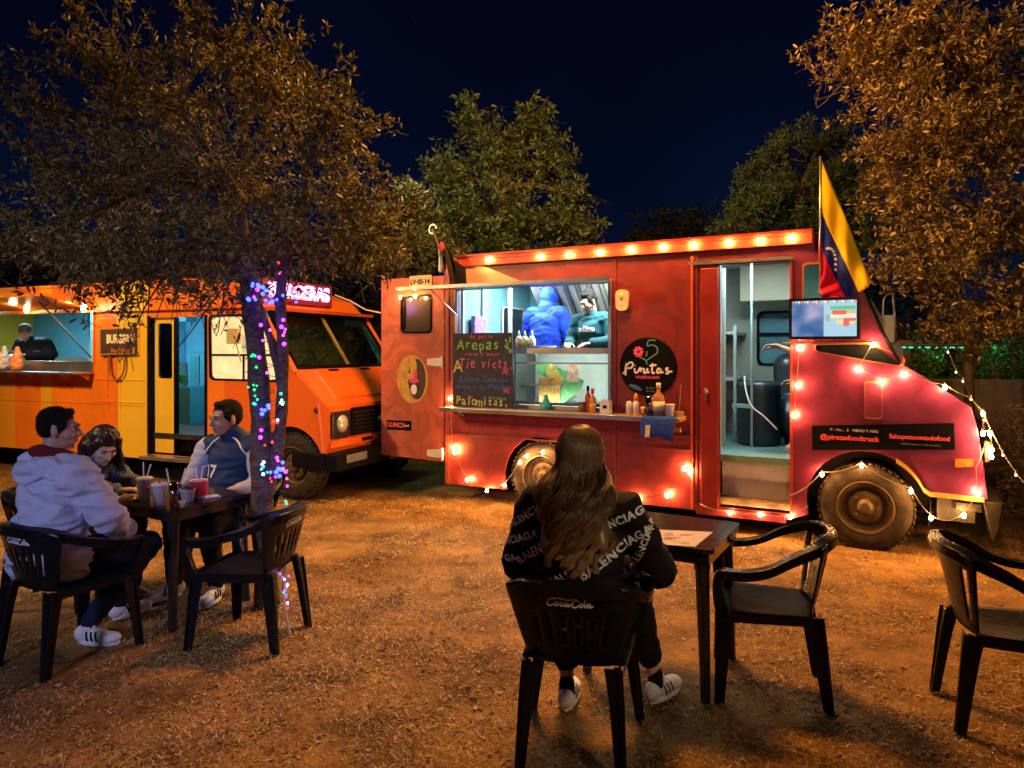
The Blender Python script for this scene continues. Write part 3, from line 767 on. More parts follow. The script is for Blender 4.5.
ds = MB(); ds.box(-.02, .30, .06, WID-.06, 1.05, 1.42); ds.build('dashboard', blackpaint, RT, bevel=.03)
st = MB(); st.tube([(-.12+.16*math.cos(a)*.35, .62+.2*math.sin(a), 1.52+.2*math.cos(a)) for a in [2*PI*i/20 for i in range(20)]], .013, 6, closed=True); st.tube([(.05, .62, 1.35), (-.12, .62, 1.52)], .02, 6); st.build('steering_wheel', black_pl, RT, smooth=True)
# windows in flank
q = MB(); q.panel([inset(qwin, -.001)], .014, .020); q.build('window', cyglass, RT)
q = MB(); q.panel([inset(swin, -.001)], .010, .018); q.build('window', glassd, RT)
q = MB(); ring_panel(q, inset(qwin, -.012), .022, -.008, .012); q.build('window_frame', trim_o, RT); q = MB(); ring_panel(q, inset(swin, -.010), .018, -.008, .008); q.build('window_frame', trim_o, RT)
# light board along the roof
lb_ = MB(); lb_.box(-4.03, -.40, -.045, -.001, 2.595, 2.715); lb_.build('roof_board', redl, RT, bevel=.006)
gt = MB(); gt.box(-4.03, -.40, -.06, -.046, 2.705, 2.722); gt.build('gutter', redd, RT)
# hatch awning
aw = MB()
awL, awR = -4.55, -2.27
o0 = RF.px(395, 297, -.55); o1 = RF.px(612, 284, -.42)
zA, zB = 2.385, 2.375
aw.add([(HX0-.02, -.012, zA), (HX1+.0, -.012, zA), (o1[0], -.50, zB-.02), (-4.42, -.62, zB-.03), (HX0-.02, -.012, zA-.035), (HX1, -.012, zA-.035), (o1[0], -.50, zB-.055), (-4.42, -.62, zB-.065)],
       [(0,1,2,3),(7,6,5,4),(0,4,5,1),(1,5,6,2),(2,6,7,3),(3,7,4,0)])
aw.build('awning', steel, RT)
ar = MB(); ar.tube([(HX0+.02, -.02, 2.05), (HX0-.05, -.50, 2.34)], .006, 6); ar.build('awning_strut', steel, RT)
gs = MB(); p1, p2, p3 = R(463, 258, -.02), R(466, 284, -.02), R(528, 284, -.02)
gs.panel([[p1, p2, p3]], -.03, -.018); gs.build('awning_gusset', mat('pale_pink_panel', (.62, .36, .26), .6), RT)
# hatch frame, counter, glass case
hf = MB(); hf.panel([[(HX0-.035, HZ0-.035), (HX1+.035, HZ0-.035), (HX1+.035, HZ1+.035), (HX0-.035, HZ1+.035)], hatch], -.014, TH+.03); hf.build('hatch_frame', steel, RT, bevel=.003)
ct = MB(); cx0, cx1 = R(444, 410, -.2)[0], R(682, 415, -.2)[0]
ct.box(cx0, cx1, -.30, -.015, 1.03, 1.062); ct.build('counter', wood, RT, bevel=.004)
cb = MB(); cb.box(cx0, cx1, -.312, -.301, 1.022, 1.066); cb.build('counter_edge', steel, RT, bevel=.003)
cb = MB()
for x in (cx0+.15, cx1-.1): cb = MB(); cb.tube([(x, -.02, .95), (x, -.16, 1.02)], .010, 6); cb.build('counter_bracket', dsteel, RT)
# refrigerated glass case inside the hatch
gx0, gx1 = R(514, 380, .06)[0], R(611, 380, .06)[0]; gz1 = R(560, 349, .06)[1]
cs = MB(); cs.box(gx0, gx1, .06, .55, 1.06, 1.10); cs.box(gx0, gx1, .54, .56, 1.10, gz1); cs.box(gx0, gx1, .06, .56, gz1-.02, gz1); cs.box(gx0, gx0+.02, .06, .54, 1.10, gz1-.02); cs.box(gx1-.02, gx1, .06, .54, 1.10, gz1-.02)
cs.box(gx0+.02, gx0+.45, .10, .53, 1.30, 1.304)
case = cs.build('display_case', steel, RT, bevel=.003)
gl = MB(); gl.box(gx0+.021, gx1-.021, .064, .068, 1.101, gz1-.021); gl.build('pane', clear, case)
cbk = MB(); cbk.box(gx0+.021, gx1-.021, .532, .539, 1.101, gz1-.021); cbk.build('back_panel', mat('case_white', (.62, .68, .62), .45, 0, .1, 4), case)
bd = MB(); bd.box(gx0, gx1, .045, .058, gz1-.05, gz1+.01); bd.box(gx0, gx1, .05, .058, gz1-.155, gz1-.14); bd.build('case_trim', steel, case)
# posters on the glass
P_ = MB(); a = R(532, 380, .05); c_ = (R(548, 385, .05)[0], R(548, 385, .05)[1])
def poster(name, px0, py0, px1, py1, m, off=.056, par=None, rot=0.):
    x0, z0 = R(px0, py1, off); x1, z1 = R(px1, py0, off)
    q = MB(); q.box(x0, x1, .146, .150, z0, z1)
    return q.build(name, m, par or RT)
pgm = mat('poster_green', (.14, .42, .16), .5, 0, .3, 14); 
q = MB(); q.panel([[R(530, 366, .05), R(545, 363, .05), R(580, 381, .05), R(577, 390, .05), R(556, 406, .05), R(549, 400, .05), R(560, 385, .05), R(533, 374, .05)]], .160, .165); q.build('poster', pgm, RT)
q = MB(); q.panel([[R(546, 362, .05), R(560, 380, .05), R(552, 391, .05), R(541, 372, .05)]], .152, .156); q.build('poster', mat('poster_wheat', (.65, .5, .12), .5, 0, .4, 30), RT)
poster('poster', 563, 364, 575, 382, mat('poster_orange', (.75, .22, .06), .5, 0, .2, 20, col2=(.8, .7, .6)), .05)
poster('poster', 535, 378, 556, 407, mat('poster_food', (.75, .18, .12), .5, 0, .5, 26, col2=(.85, .6, .1)), .05)
q = MB(); q.lathe([(.05, 0), (.06, .03), (.03, .10), (.02, .14), (.001, .16)], (R(546, 405, .02)[0], .02, 1.065), 12); tag(q.build('napkin_cone', mat('teal_plastic', (.05, .5, .42), .4)), 'teal cone of napkins standing before the glass case', 'napkin holder').matrix_world = Matrix.Translation(RF.o) @ Matrix.Rotation(RF.a, 4, 'Z')
# inside: hood of corrugated steel, worktop, partition, shelves
ih = MB(); hx0, hx1 = R(541, 310, 1.4)[0], -1.75
for i in range(26):
    x = hx0+(hx1-hx0)*i/26; d = .05 if i % 2 else 0
    ih.add([(x, .95-d, 2.60), (x+.05, .95-d, 2.60), (x+.05, 1.82-d, 1.72), (x, 1.82-d, 1.72), (x, .98, 2.62), (x+.05, .98, 2.62), (x+.05, 1.85, 1.74), (x, 1.85, 1.74)], [(0,1,2,3),(7,6,5,4),(0,4,5,1),(1,5,6,2),(2,6,7,3),(3,7,4,0)])
ih.build('extractor_hood', mat('hood_steel', (.40, .38, .31), .45, .3, .2, 4, dirt=.3), RT)
iw = MB(); iw.box(-4.0, -1.75, 1.45, WID-TH-.003, .716, 1.58); iw.build('worktop', steel, RT, bevel=.006)
iw = MB(); iw.box(-1.72, -1.68, .5, WID-TH-.003, .716, ZT-.08); iw.box(-1.30, -1.27, .62, .66, .716, 2.5); iw.build('partition', grey_in, RT)
iw = MB(); iw.box(-1.68, -1.30, 1.2, WID-.04, 1.35, 1.38); iw.box(-1.68, -1.30, 1.2, WID-.04, 1.85, 1.88); iw.box(-1.3, -1.27, 1.2, 1.23, .716, 1.95); iw.build('shelf', grey_in, RT)
XW = BACK+.036
def WP(px, py): return RF.pxf(px, py, XW)
ow = roundpoly([WP(501, 352), WP(501, 306), WP(523, 309), WP(523, 352)], .06)
q = MB(); q.panel([ow], XW, XW+.008, 'yz'); q.build('inner_window', glassd, RT); q = MB(); ring_panel(q, ow, .025, XW+.009, XW+.03, 'yz'); q.build('window_frame', white_pt, RT)
q = MB(); a_, b_ = WP(461, 300), WP(481, 300); q.box(XW, XW+.03, a_[0], a_[0]+.035, .9, 2.5); q.box(XW, XW+.03, b_[0], b_[0]+.02, .9, 2.5); q.build('wall_strip', white_pt, RT)
a_, b_ = WP(469, 336), WP(481, 317)
q = MB(); q.box(XW+.031, XW+.08, min(a_[0], b_[0]), max(a_[0], b_[0]), min(a_[1], b_[1]), max(a_[1], b_[1])); q.build('notice', mat('purple_box', (.22, .1, .5), .4, 0, .5, 30, col2=(.5, .3, .8)), RT)
q = MB(); q.box(-3.9, -3.86, .9, .93, .72, 2.6); q.tube([(-3.85, 1.9, 2.55), (-3.2, 1.9, 1.75)], .012, 6); q.box(-3.12, -3.09, 1.55, 1.58, 1.58, 2.55); q.build('inner_post', white_pt, RT)
# doorway: step well, riser, sill, driver area
q = MB(); q.box(DX0+.002, DX1-.002, .10, .13, .335, .659); q.build('step_riser', mat('worn_metal', (.75, .58, .60), .6, 0, .3, 5, .2, 30, dirt=.3, col2=(.55, .58, .72)), RT)
q = MB(); q.box(DX0+.002, DX1-.002, .002, .099, .27, .333); q.build('step', mat('step_tread', (.18, .13, .10), .7, .2, .3, 8, .4, 50, dirt=.3), RT, bevel=.004)
q = MB(); q.box(DX0+.003, DX1-.003, TH+.003, .6, .662, .718); q.build('sill', mat('floor_green2', (.16, .30, .27), .4, .2, .2, 5), RT)
q = MB(); q.box(DX0-.05, DX0-.002, .04, .09, .72, 2.46); q.box(DX0+.15, DX0+.17, .70, .74, .72, ZT-.078); q.box(DX0-.03, DX0+.15, .70, .72, 1.10, 1.14); q.build('inner_door_frame', mat('pale_frame', (.30, .46, .46), .4), RT, bevel=.003)
q = MB(); q.box(fc_-.1, -.45, 1.5, WID-.06, 2.22, ZT-.08); q.build('overhead_cabinet', cream_in, RT, bevel=.006)
q = MB(); q.panel([[(-1.66, .73), (.3, .73), (.3, 1.7), (-.1, 2.4), (-.40, ZT-.08), (-1.66, ZT-.08)], fwin2], WID-.058, WID-.046); q.build('inner_panel', mat('inner_grey', (.34, .36, .29), .55, 0, .1, 3, dirt=.25), RT)
q = MB(); q.smooth = True
q.cap((-.72, 1.15, .95), .19, (-.72, 1.2, 1.02), .19); q.cap((-.74, 1.38, 1.05), .17, (-.78, 1.44, 1.50), .15); q.cap((-.72, 1.15, .72), .06, (-.72, 1.15, .9), .06)
meshobj('driver_seat', fuse(q, .02, 4), RT).data.materials.append(mat('dark_vinyl', (.02, .03, .035), .35, 0, .2, 5))
q = MB(); q.smooth = True
q.lathe([(.2, 0), (.21, .05)] + [(.21+.008*(i % 2), .05+i*.05) for i in range(1, 12)] + [(.2, .64), (.001, .645)], (-1.0, .95, .716), 30); q.build('barrel', mat('dark_bin', (.02, .035, .04), .4, 0, .2, 5), RT)
q = MB(); q.tube(spl([(-1.08, .60, 1.42), (-1.05, .5, 1.30), (-.98, .4, 1.15), (-.85, .35, 1.05), (-.74, .35, .94)], 6), .009, 6); q.build('cable', white_pt, RT, smooth=True)
# sliding door standing open along the flank
sd = MB(); sx0, sx1 = R(701, 400, -.04)[0], DX0-.006
sd.box(sx0, sx1, -.055, -.02, .22, 2.43); sdo = sd.build('sliding_door', mat('door_red', (.26, .018, .026), .4, 0, .2, 4, .1, 8, dirt=.3), RT, bevel=.006)
q = MB(); q.box(sx1-.11, sx1-.10, -.075, -.056, 1.22, 1.34); q.ball((sx1-.105, -.075, 1.30), (.02, .012, .03)); q.build('handle', steel, sdo)
q = MB(); q.box(sx0-.12, DX1+.03, -.03, -.003, 2.47, 2.50); q.build('door_rail', steel, RT)
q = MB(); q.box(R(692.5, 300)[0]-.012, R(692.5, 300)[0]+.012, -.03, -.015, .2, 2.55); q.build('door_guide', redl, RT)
q = MB(); q.box(DX1+.001, DX1+.022, -.015, -.002, .25, 2.5); q.build('door_jamb', redd, RT, bevel=.003)
# fuel flap, marker lamp, banner
def flatpart(name, P, m, y0=-.012, y1=-.002, par=None, bevel=0):
    q = MB(); q.panel([P], y0, y1); return q.build(name, m, par or RT, bevel=bevel)
ff = [R(865, 418), R(882, 418.5), R(882, 382.5), R(865, 382)]
flatpart('fuel_flap', roundpoly(ff, .02), redp, -.014)
q = MB(); ring_panel(q, inset(roundpoly(ff, .02), -.006), .012, -.018, -.004); q.build('flap_trim', trim_o, RT)
flatpart('marker_lamp', roundpoly([R(955, 467), R(973, 466.5), R(973, 459), R(955, 459)], .01), mat('amber_lens', (.75, .25, .04), .25, 0, .2, 30), -.02)
bn = [R(812.5, 450), R(955, 449.5), R(954, 423), R(812, 425.5)]
ban = flatpart('banner', bn, blackpaint, -.010)
t_pink = mat('pink_letter', (.9, .10, .14), .5, 0, 0.02, 3); t_white = mat('white_letter', (.8, .8, .82), .5, 0, .05, 3); t_grey = mat('grey_blue', (.16, .22, .30), .5, 0, .5, 60)
def bt(px, py, s, body, m, wide=1., **k):
    x, z = R(px, py); return text('lettering', body, s, (x, -.0125, z), m, ban, wide=wide, **k)
bt(849, 438, .058, '@piratasfoodtruck', t_pink, 1.0, bold=.0012); bt(919, 437.5, .052, 'Salsapatacontodofood', t_pink, .92, bold=.0012)
bt(854, 430.5, .03, 'P · Ho...  5   MENÚ Y MÁS', t_white, 1.1)
bt(920, 444.5, .022, 'encuéntranos en redes sociales', t_grey)
# round sign with dark face
ctr = R(648, 366.5); rr_ = .5*abs(R(677, 366)[0]-R(620, 366)[0])
q = MB(); q.lathe([(.001, -.014), (rr_*.97, -.014), (rr_, -.010), (rr_, -.002)], (ctr[0], 0, ctr[1]), 48, 'y'); rs = q.build('round_sign', blackpaint, RT, fixn=True)
def strk(name, lines, cx, cz, s, m, par, y=-.0165, w=.004, sx=1.):
    M = Matrix.Translation((cx, y, cz)) @ Matrix.Rotation(PI/2, 4, 'X') @ Matrix.Diagonal((s*sx, s, s, 1))
    q = MB(); strokes(q, lines, M, w, .0012); return q.build(name, m, par)
SP = [[(-3.1,-.1),(-2.85,.0),(-2.75,.5),(-2.6,1.15)],[(-2.75,.4),(-2.45,1.0),(-2.05,1.25),(-1.8,1.0),(-2.0,.6),(-2.5,.5)],[(-2.6,1.15),(-2.75,-.35)],
      [(-1.6,.55),(-1.55,.05),(-1.3,.0),(-1.1,.25)],[(-1.58,.85),(-1.54,.9)],
      [(-1.1,.25),(-.95,.55),(-.8,.45),(-.9,.1)],[(-.8,.45),(-.45,.5)],
      [(-.4,.5),(-.45,.05),(-.2,.0),(0,.5),(.0,.05),(.25,.1)],
      [(.62,1.15),(.55,.3),(.65,-.05),(.9,.05)],[(.25,.85),(1.1,.95)],
      [(1.55,.5),(1.3,.5),(1.15,.15),(1.35,-.02),(1.6,.3),(1.65,.5),(1.62,.05),(1.95,.15)],
      [(2.55,.6),(2.3,.55),(2.3,.35),(2.55,.2),(2.45,-.05),(2.2,.0)],[(2.55,.15),(3.0,.2)]]
strk('lettering', SP, ctr[0], ctr[1]-.06, rr_*.285, t_white, rs, w=.0085)
t_rose = mat('rose', (.75, .05, .22), .5, 0, .3, 40)
text('lettering', 'VENEZOLANO', .036, (ctr[0], -.016, ctr[1]-.105), t_rose, rs, bold=.001)
strk('lettering', [[(.6,1),(-.2,1.0),(-.35,.4),(.2,.5),(.75,.2),(.75,-.4),(.2,-.8),(-.4,-1.2)],[(-2,-.4),(-1.2,-.9),(-.5,-1.3),(-.45,-1.7)],[(-.4,-.2),(-.5,-.8)]], ctr[0]+.03, ctr[1]+.165, .085, mat('teal_chalk', (.10, .26, .32), .5), rs, w=.006)
q = MB()
for i in range(9):
    a = i*2*PI/9; q.ball((ctr[0]-.09+.032*math.cos(a), -.016, ctr[1]+.14+.035*math.sin(a)), (.022, .003, .014), 8, 5, Matrix.Rotation(-a, 3, 'Y'))
q.build('flower', t_rose, rs)
q = MB(); q.ball((ctr[0]-.12, -.015, ctr[1]-.205), (.07, .003, .022), 12, 6, Matrix.Rotation(.35, 3, 'Y')); q.build('brush_mark', mat('blue_chalk', (.05, .12, .25), .5, 0, .3, 30), rs)
text('lettering', 'El sabor\nde casa', .028, (ctr[0]+.03, -.016, ctr[1]-.22), mat('teal_chalk', (.1, .26, .32)), rs)
# wall lamp next to hatch
lp = roundpoly([R(617, 311), R(629.5, 311), R(629.5, 290), R(617, 290)], .06, 7)
flatpart('wall_lamp', lp, mat('cream_plastic', (.75, .66, .48), .35), -.05, -.002, bevel=.012)
q = MB(); q.ball((R(623, 297)[0], -.052, R(623, 297)[1]), (.02, .006, .03)); q.ball((R(623, 305)[0], -.052, R(623, 305)[1]), (.008, .004, .008)); q.build('lens', mat('cream2', (.55, .5, .38), .3), RT, smooth=True)
# rear door swung out in line with the flank
DR0, DR1, DRZ0, DRZ1 = -5.12, BACK-.02, .44, 2.515
dwin = roundpoly([R(402, 332), R(402, 298), R(431, 295), R(431, 332)], .06)
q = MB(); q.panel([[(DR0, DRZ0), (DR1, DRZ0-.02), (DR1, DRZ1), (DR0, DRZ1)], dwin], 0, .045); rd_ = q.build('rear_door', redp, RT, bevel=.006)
q = MB(); q.panel([inset(dwin, .001)], .012, .02); q.build('window', mat('dusty_glass', (.055, .045, .03), .15, 0, .2, 4, spec=.7, rvar=.05), rd_)
q = MB(); ring_panel(q, inset(dwin, -.02), .03, -.01, .008); mx_ = (dwin[0][0]+dwin[7][0])/2; q.box(mx_-.008, mx_+.008, -.004, .008, 1.93, 2.28); q.build('window_frame', blackpaint, rd_)
for py in (362, 453.5):
    x, z = R(440, py); q = MB(); q.panel([roundpoly([(x-.16, z-.035), (x+.01, z-.05), (x+.06, z-.03), (x+.06, z+.03), (x+.01, z+.05), (x-.16, z+.035)], .015)], -.03, -.002); q.tube([(x+.05, -.03, z-.07), (x+.05, -.03, z+.07)], .014, 8); q.build('hinge', white_pt, rd_, bevel=.003)
x, z = R(412.5, 379); rx = abs(R(428, 379)[0]-R(397, 379)[0])/2; rz = abs(R(412, 355)[1]-R(412, 403)[1])/2
q = MB(); q.panel([[(x+rx*math.cos(2*PI*i/40), z+rz*math.sin(2*PI*i/40)) for i in range(40)]], -.006, -.001)
ov = q.build('oval_emblem', mat('emblem_gold', (.55, .33, .06), .5, 0, .25, 9), rd_)
q = MB(); q.panel([[(x+rx*.30+rx*.55*math.cos(2*PI*i/40), z+rz*.84*math.sin(2*PI*i/40)) for i in range(40)]], -.010, -.0065); q.build('emblem_oval', mat('emblem_dark', (.05, .03, .02), .5, 0, .5, 20), ov)  # dark oval printed inside the emblem
q = MB(); q.ball((x+.02, -.012, z+.14), (.05, .003, .10), 10, 6); q.ball((x-.02, -.012, z+.03), (.06, .003, .04), 10, 6); q.build('emblem_bird', trim_y, ov)
q = MB(); q.ball((x+.03, -.015, z-.02), (.07, .003, .03), 10, 6); q.ball((x+.05, -.015, z+.05), (.03, .003, .06), 10, 6); q.build('emblem_flower', t_rose, ov)
q = MB(); q.ball((x+.03, -.016, z-.12), (.045, .003, .06), 10, 6); q.build('emblem_petal', t_white, ov)
a_ = [R(387, 429.5), R(411.5, 430.5), R(411.5, 421), R(387, 420)]
st_ = flatpart('sticker', roundpoly(a_, .012), blackpaint, -.006, -.001, rd_)
x, z = R(397, 425); text('lettering', 'LUNCH', .075, (x, -.0085, z), mat('sticker_red', (.8, .08, .08), .5), st_, bold=.0035)
q = MB(); q.box(x-.13, x+.13, -.0078, -.0065, z-.036, z+.036)
x2, z2 = R(407, 425.5); text('lettering', 'truck', .035, (x2, -.0085, z2), t_white, st_)
x, z = R(420, 282, -.03); q = MB(); q.box(x-.15, x+.15, -.03, -.012, z-.075, z+.075); pl_ = q.build('small_plate', mat('plate_cream', (.5, .42, .25), .5, 0, .2, 30), rd_, bevel=.003); text('lettering', 'LV·05·14', .075, (x, -.032, z), blackpaint, pl_, bold=.002, extr=.001)
q = MB(); q.ball((R(387, 447)[0], -.006, R(387, 447)[1]), .014); q.build('door_stud', steel, rd_)
# chassis, wheels, bumper, mirror
q = MB(); q.box(BACK+.1, .55, .5, .6, .42, .56); q.box(BACK+.1, .55, WID-.6, WID-.5, .42, .56); q.box(-.05, .05, .2, WID-.2, .3, .4); q.box(-3.07, -2.97, .2, WID-.2, .3, .4); q.box(-2.7, -1.6, .15, .5, .24, .6); q.build('chassis', dsteel, RT)
for x in (FW[0], -3.02):
    wheel(RT, x, .035, FW[1]-.005, .365, .22)
    wheel(RT, x, WID-.035, FW[1]-.005, .365, .22, outward=1)
for cx_ in (0, -3.02):
    q = MB(); pa = [(a, .19, b) for a, b in arch(cx_, FW[1]+.02, .475, 196, -16, 18)]; q.strip(pa, (0, 1, 0), [Vector((p_[0]-cx_, 0, p_[2]-.38)).normalized() for p_ in pa], .15, .006); q.box(cx_-.5, cx_+.5, .345, .36, .36, .9); q.build('wheel_well', blackpaint, RT)
q = MB(); q.box(.52, .78, .1, .4, .30, .52); q.build('tow_block', dsteel, RT)
bx, bz = R(986, 500)
q = MB(); q.panel([[(bx-.02, .50), (bx+.11, .50), (bx+.085, .30), (bx+.045, .19)]], .0, WID); q.box(bx-.2, bx-.02, .04, WID-.04, .40, .47); q.build('bumper', dsteel, RT, bevel=.006)
# crew mirror on the far side of the cab
M0 = at(892, 345, 7.0)
Mi = Matrix.Rotation(-RF.a, 3, 'Z')
ml = Mi @ (M0-RF.o)
q = MB(); q.smooth = True
def L_(px, py, Y): return tuple(Mi @ (at(px, py, Y)-RF.o))
q.tube(spl([L_(884, 345, 7), L_(883, 305, 7), L_(886, 296, 7), L_(892, 293, 7)], 5), .012, 6); q.tube([L_(893, 292, 7), L_(896, 342, 7)], .014, 6); q.tube([L_(884, 345, 7), L_(896, 342, 7)], .012, 6)
mo = q.build('mirror_arm', steel, RT)
c = Vector(L_(889, 329, 7)); q = MB(); q.box(c.x-.05, c.x+.05, c.y-.03, c.y+.03, c.z-.14, c.z+.14); q.build('mirror_head', white_pt, mo, bevel=.015)
# ------------------------------------------------------------------ orange truck
OT = thing('food_truck', 'orange and yellow step van food truck with open serving hatch and lit pink roof sign', 'food truck', tuple(OF.o), OF.a)
O = OF.px
def stripe_paint(name, base, alt, bands):
    m = mat(name, base, .34, 0, .10, 1.5, .2, 3, dirt=.12)
    nt = m.node_tree; b = bsdf(m); src = b.inputs['Base Color'].links[0].from_socket
    tc = nd(nt, 'ShaderNodeTexCoord'); sx = nd(nt, 'ShaderNodeSeparateXYZ'); nt.links.new(tc.outputs['Object'], sx.inputs[0])
    for lo, hi, c in bands:
        a = nd(nt, 'ShaderNodeMath', operation='GREATER_THAN'); a.inputs[1].default_value = lo; nt.links.new(sx.outputs['X'], a.inputs[0])
        d = nd(nt, 'ShaderNodeMath', operation='LESS_THAN'); d.inputs[1].default_value = hi; nt.links.new(sx.outputs['X'], d.inputs[0])
        k = nd(nt, 'ShaderNodeMath', operation='MULTIPLY'); nt.links.new(a.outputs[0], k.inputs[0]); nt.links.new(d.outputs[0], k.inputs[1])
        mx = nd(nt, 'ShaderNodeMix', data_type='RGBA'); mx.inputs[7].default_value = (*c, 1)
        nt.links.new(k.outputs[0], mx.inputs[0]); nt.links.new(src, mx.inputs[6]); src = mx.outputs[2]
    nt.links.new(src, b.inputs['Base Color']); return m
xs = lambda px, py=350: O(px, py)[0]
yel = (.78, .47, .03)
orp = stripe_paint('orange_paint', (.80, .19, .012), yel, [(-.95, 2, (.72, .125, .010)), (xs(118), xs(149), yel), (xs(41), xs(52), (.75, .36, .02)), (-5.1, xs(15), (.74, .30, .02)), (-8, -6.6, yel)])
BX, OZB, OZT, OW = -7.4, .34, 2.54, 2.05
HL0, HL1 = -6.4, xs(93.5, 340)
z0h = 1.535; z1h = O(90, 311)[1]
hat = [(HL0, z0h), (HL1, z0h), (HL1, z1h), (HL0, z1h)]
dl, dr_ = xs(150, 400), xs(206, 400)
dz1 = O(180, 317)[1]; dz0 = .40
odoor = [(dl, dz0), (dr_, dz0), (dr_, dz1), (dl, dz1)]
side_w = roundpoly([O(211, 379), O(210, 316), O(263, 315), O(281, 352), O(283, 381)], .07)
prof = [(.47, .36), (.50, .62), (.50, 1.06), (.42, 1.12), (.05, 1.46), (-.40, 2.12), (-.62, 2.34), (-1.0, 2.47), (-1.4, OZT), (BX, OZT), (BX, OZB)]
oout = [(BX, OZB)] + arch(-6.1, .36, .44, 183, -3, 14) + [(-.5, OZB)] + arch(0, .38, .45, 183, 12, 14) + prof[:-1]
q = MB(); q.panel([oout, hat, odoor, side_w], 0, .035); q.build('body', orp, OT, bevel=.004)
q = MB(); q.panel([[(BX, OZB), (-.5, OZB)]+prof[:-1], roundpoly([(-.95, 1.4), (-.95, 2.05), (-.45, 2.0), (-.15, 1.5)], .06)], OW-.035, OW); q.build('far_wall', mat('interior_blue', (.10, .42, .62), .5, 0, .1, 3), OT)
# skin over the top and nose
q = MB()
def skin(i, j, yy0=0.002, yy1=OW-.002, inn=.03):
    (a, b), (c, d) = prof[i], prof[j]
    q.add([(a, yy0, b), (c, yy0, d), (c, yy1, d), (a, yy1, b)], [(0, 1, 2, 3)])
for i, j in ((0, 1), (1, 2), (2, 3), (3, 4), (5, 6), (6, 7), (7, 8), (8, 9)): skin(i, j)
q.build('roof', orp, OT)
q = MB(); q.box(BX+.05, -1.2, .04, OW-.04, OZT-.06, OZT-.03); q.build('ceiling', mat('interior_blue2', (.16, .45, .6), .5), OT)
q = MB(); q.box(BX, .1, .04, OW-.04, .60, .66); q.build('floor_panel', dsteel, OT)
q = MB(); q.box(BX, BX+.03, .04, OW-.04, OZB, OZT-.04); q.build('rear_wall', orp, OT)
q = MB(); q.box(-.72, -.70, .5, OW-.05, .661, 2.3); q.build('cab_blocker', mat('cab_blocker_dark', (.05, .075, .06), .6, 0, .3, 4), OT)  # added dark sheet keeping the blue interior out of the windscreen
q = MB(); q.box(dl-1.64, dl-1.6, .4, OW-.05, .661, OZT-.07); q.build('partition', mat('interior_blue3', (.12, .45, .66), .5), OT)
q = MB(); q.box(-6.3, dl-1.7, 1.4, OW-.05, .661, 1.55); q.build('worktop', steel, OT)
q = MB(); q.box(-5.4, -4.3, 1.75, OW-.05, 1.56, 2.40); q.build('extractor', mat('dark_range', (.03, .03, .025), .4, .3), OT)
ux0, ux1 = O(171, 400, .9)[0], O(190, 400, .9)[0]
q = MB(); q.box(ux0, ux1, .9, OW-.05, .661, O(180, 387, .9)[1]); q.build('counter_unit', mat('unit_blue', (.02, .16, .22), .4), OT)
q = MB(); q.box(O(188, 400, 1.3)[0], O(206, 400, 1.3)[0]+.3, 1.3, OW-.05, 1.62, 1.66); q.box(O(190, 400, 1.5)[0], O(199, 400, 1.5)[0], 1.5, 1.52, 1.05, 1.6); q.box(O(172, 400, 1.4)[0], O(186, 400, 1.4)[0], 1.4, 1.6, 2.1, 2.35); q.build('shelf', mat('unit_blue2', (.05, .3, .4), .4), OT)
q = MB(); q.lathe([(.12, 0), (.13, .05), (.12, .32), (.001, .34)], (O(178.5, 380, 1.05)[0], 1.05, O(180, 387, .9)[1]+.01), 20); jj = q.build('juice_jar', glass_mat('jar', (.75, .85, .8), .3), OT); q = MB(); q.lathe([(.11, .01), (.115, .14), (.001, .15)], (O(178.5, 380, 1.05)[0], 1.05, O(180, 387, .9)[1]+.02), 20); q.build('juice', mat('lime_juice', (.35, .7, .12), .3, emit=(.3, .9, .15), estr=.0), jj)
# seams, rails, hatch sill, awning
q = MB()
for px in (108, 120, 147): x = xs(px); q.box(x-.010, x+.010, -.012, -.001, .42, 2.1)
q.box(xs(95), xs(149), -.012, -.001, 1.30, 1.315); q.box(xs(95), xs(149), -.012, -.001, 1.02, 1.03); q.box(BX, dl, -.010, -.001, .99, 1.0)
q.box(BX, -1.2, -.02, -.001, OZT-.04, OZT-.01); q.build('rub_rail', orp, OT, bevel=.002)
q = MB(); q.box(BX, xs(262), -.06, -.001, O(60, 315)[1]+.02, O(60, 315)[1]+.05); q.build('drip_rail', orp, OT)
q = MB(); q.panel([[(HL0-.03, z0h-.03), (HL1+.03, z0h-.03), (HL1+.03, z1h+.03), (HL0-.03, z1h+.03)], hat], -.014, .05); q.build('hatch_frame', orp, OT)
q = MB(); q.box(HL0, HL1+.02, -.30, -.012, z0h-.16, z0h-.135); q.box(HL0, HL1, -.02, -.001, z0h-.135, z0h); q.build('counter', steel, OT, bevel=.003)
for i in range(9):
    q = MB(); x = HL1-.06-i*.36; q.panel([[(x, 0), (x+.02, 0), (x+.02, .01), (x, .01)]], -.28, -.01, 'xz') if False else None
    q.add([(x-.01, -.02, z0h-.17), (x+.01, -.02, z0h-.17), (x+.01, -.16, z0h-.165), (x-.01, -.16, z0h-.165), (x-.01, -.02, z0h-.25), (x+.01, -.02, z0h-.25)], [(0,1,2,3), (0,3,4), (1,5,2), (3,2,5,4), (0,4,5,1)])
    q.build('counter_bracket', orp, OT)
q = MB(); za = z1h+.01
q.add([(HL0, -.02, za+.05), (HL1, -.02, za+.05), (HL1, -.62, za+.17), (HL0, -.62, za+.17), (HL0, -.02, za+.02), (HL1, -.02, za+.02), (HL1, -.62, za+.14), (HL0, -.62, za+.14)], [(0,1,2,3),(7,6,5,4),(0,4,5,1),(1,5,6,2),(2,6,7,3),(3,7,4,0)])
q.build('awning', orp, OT)
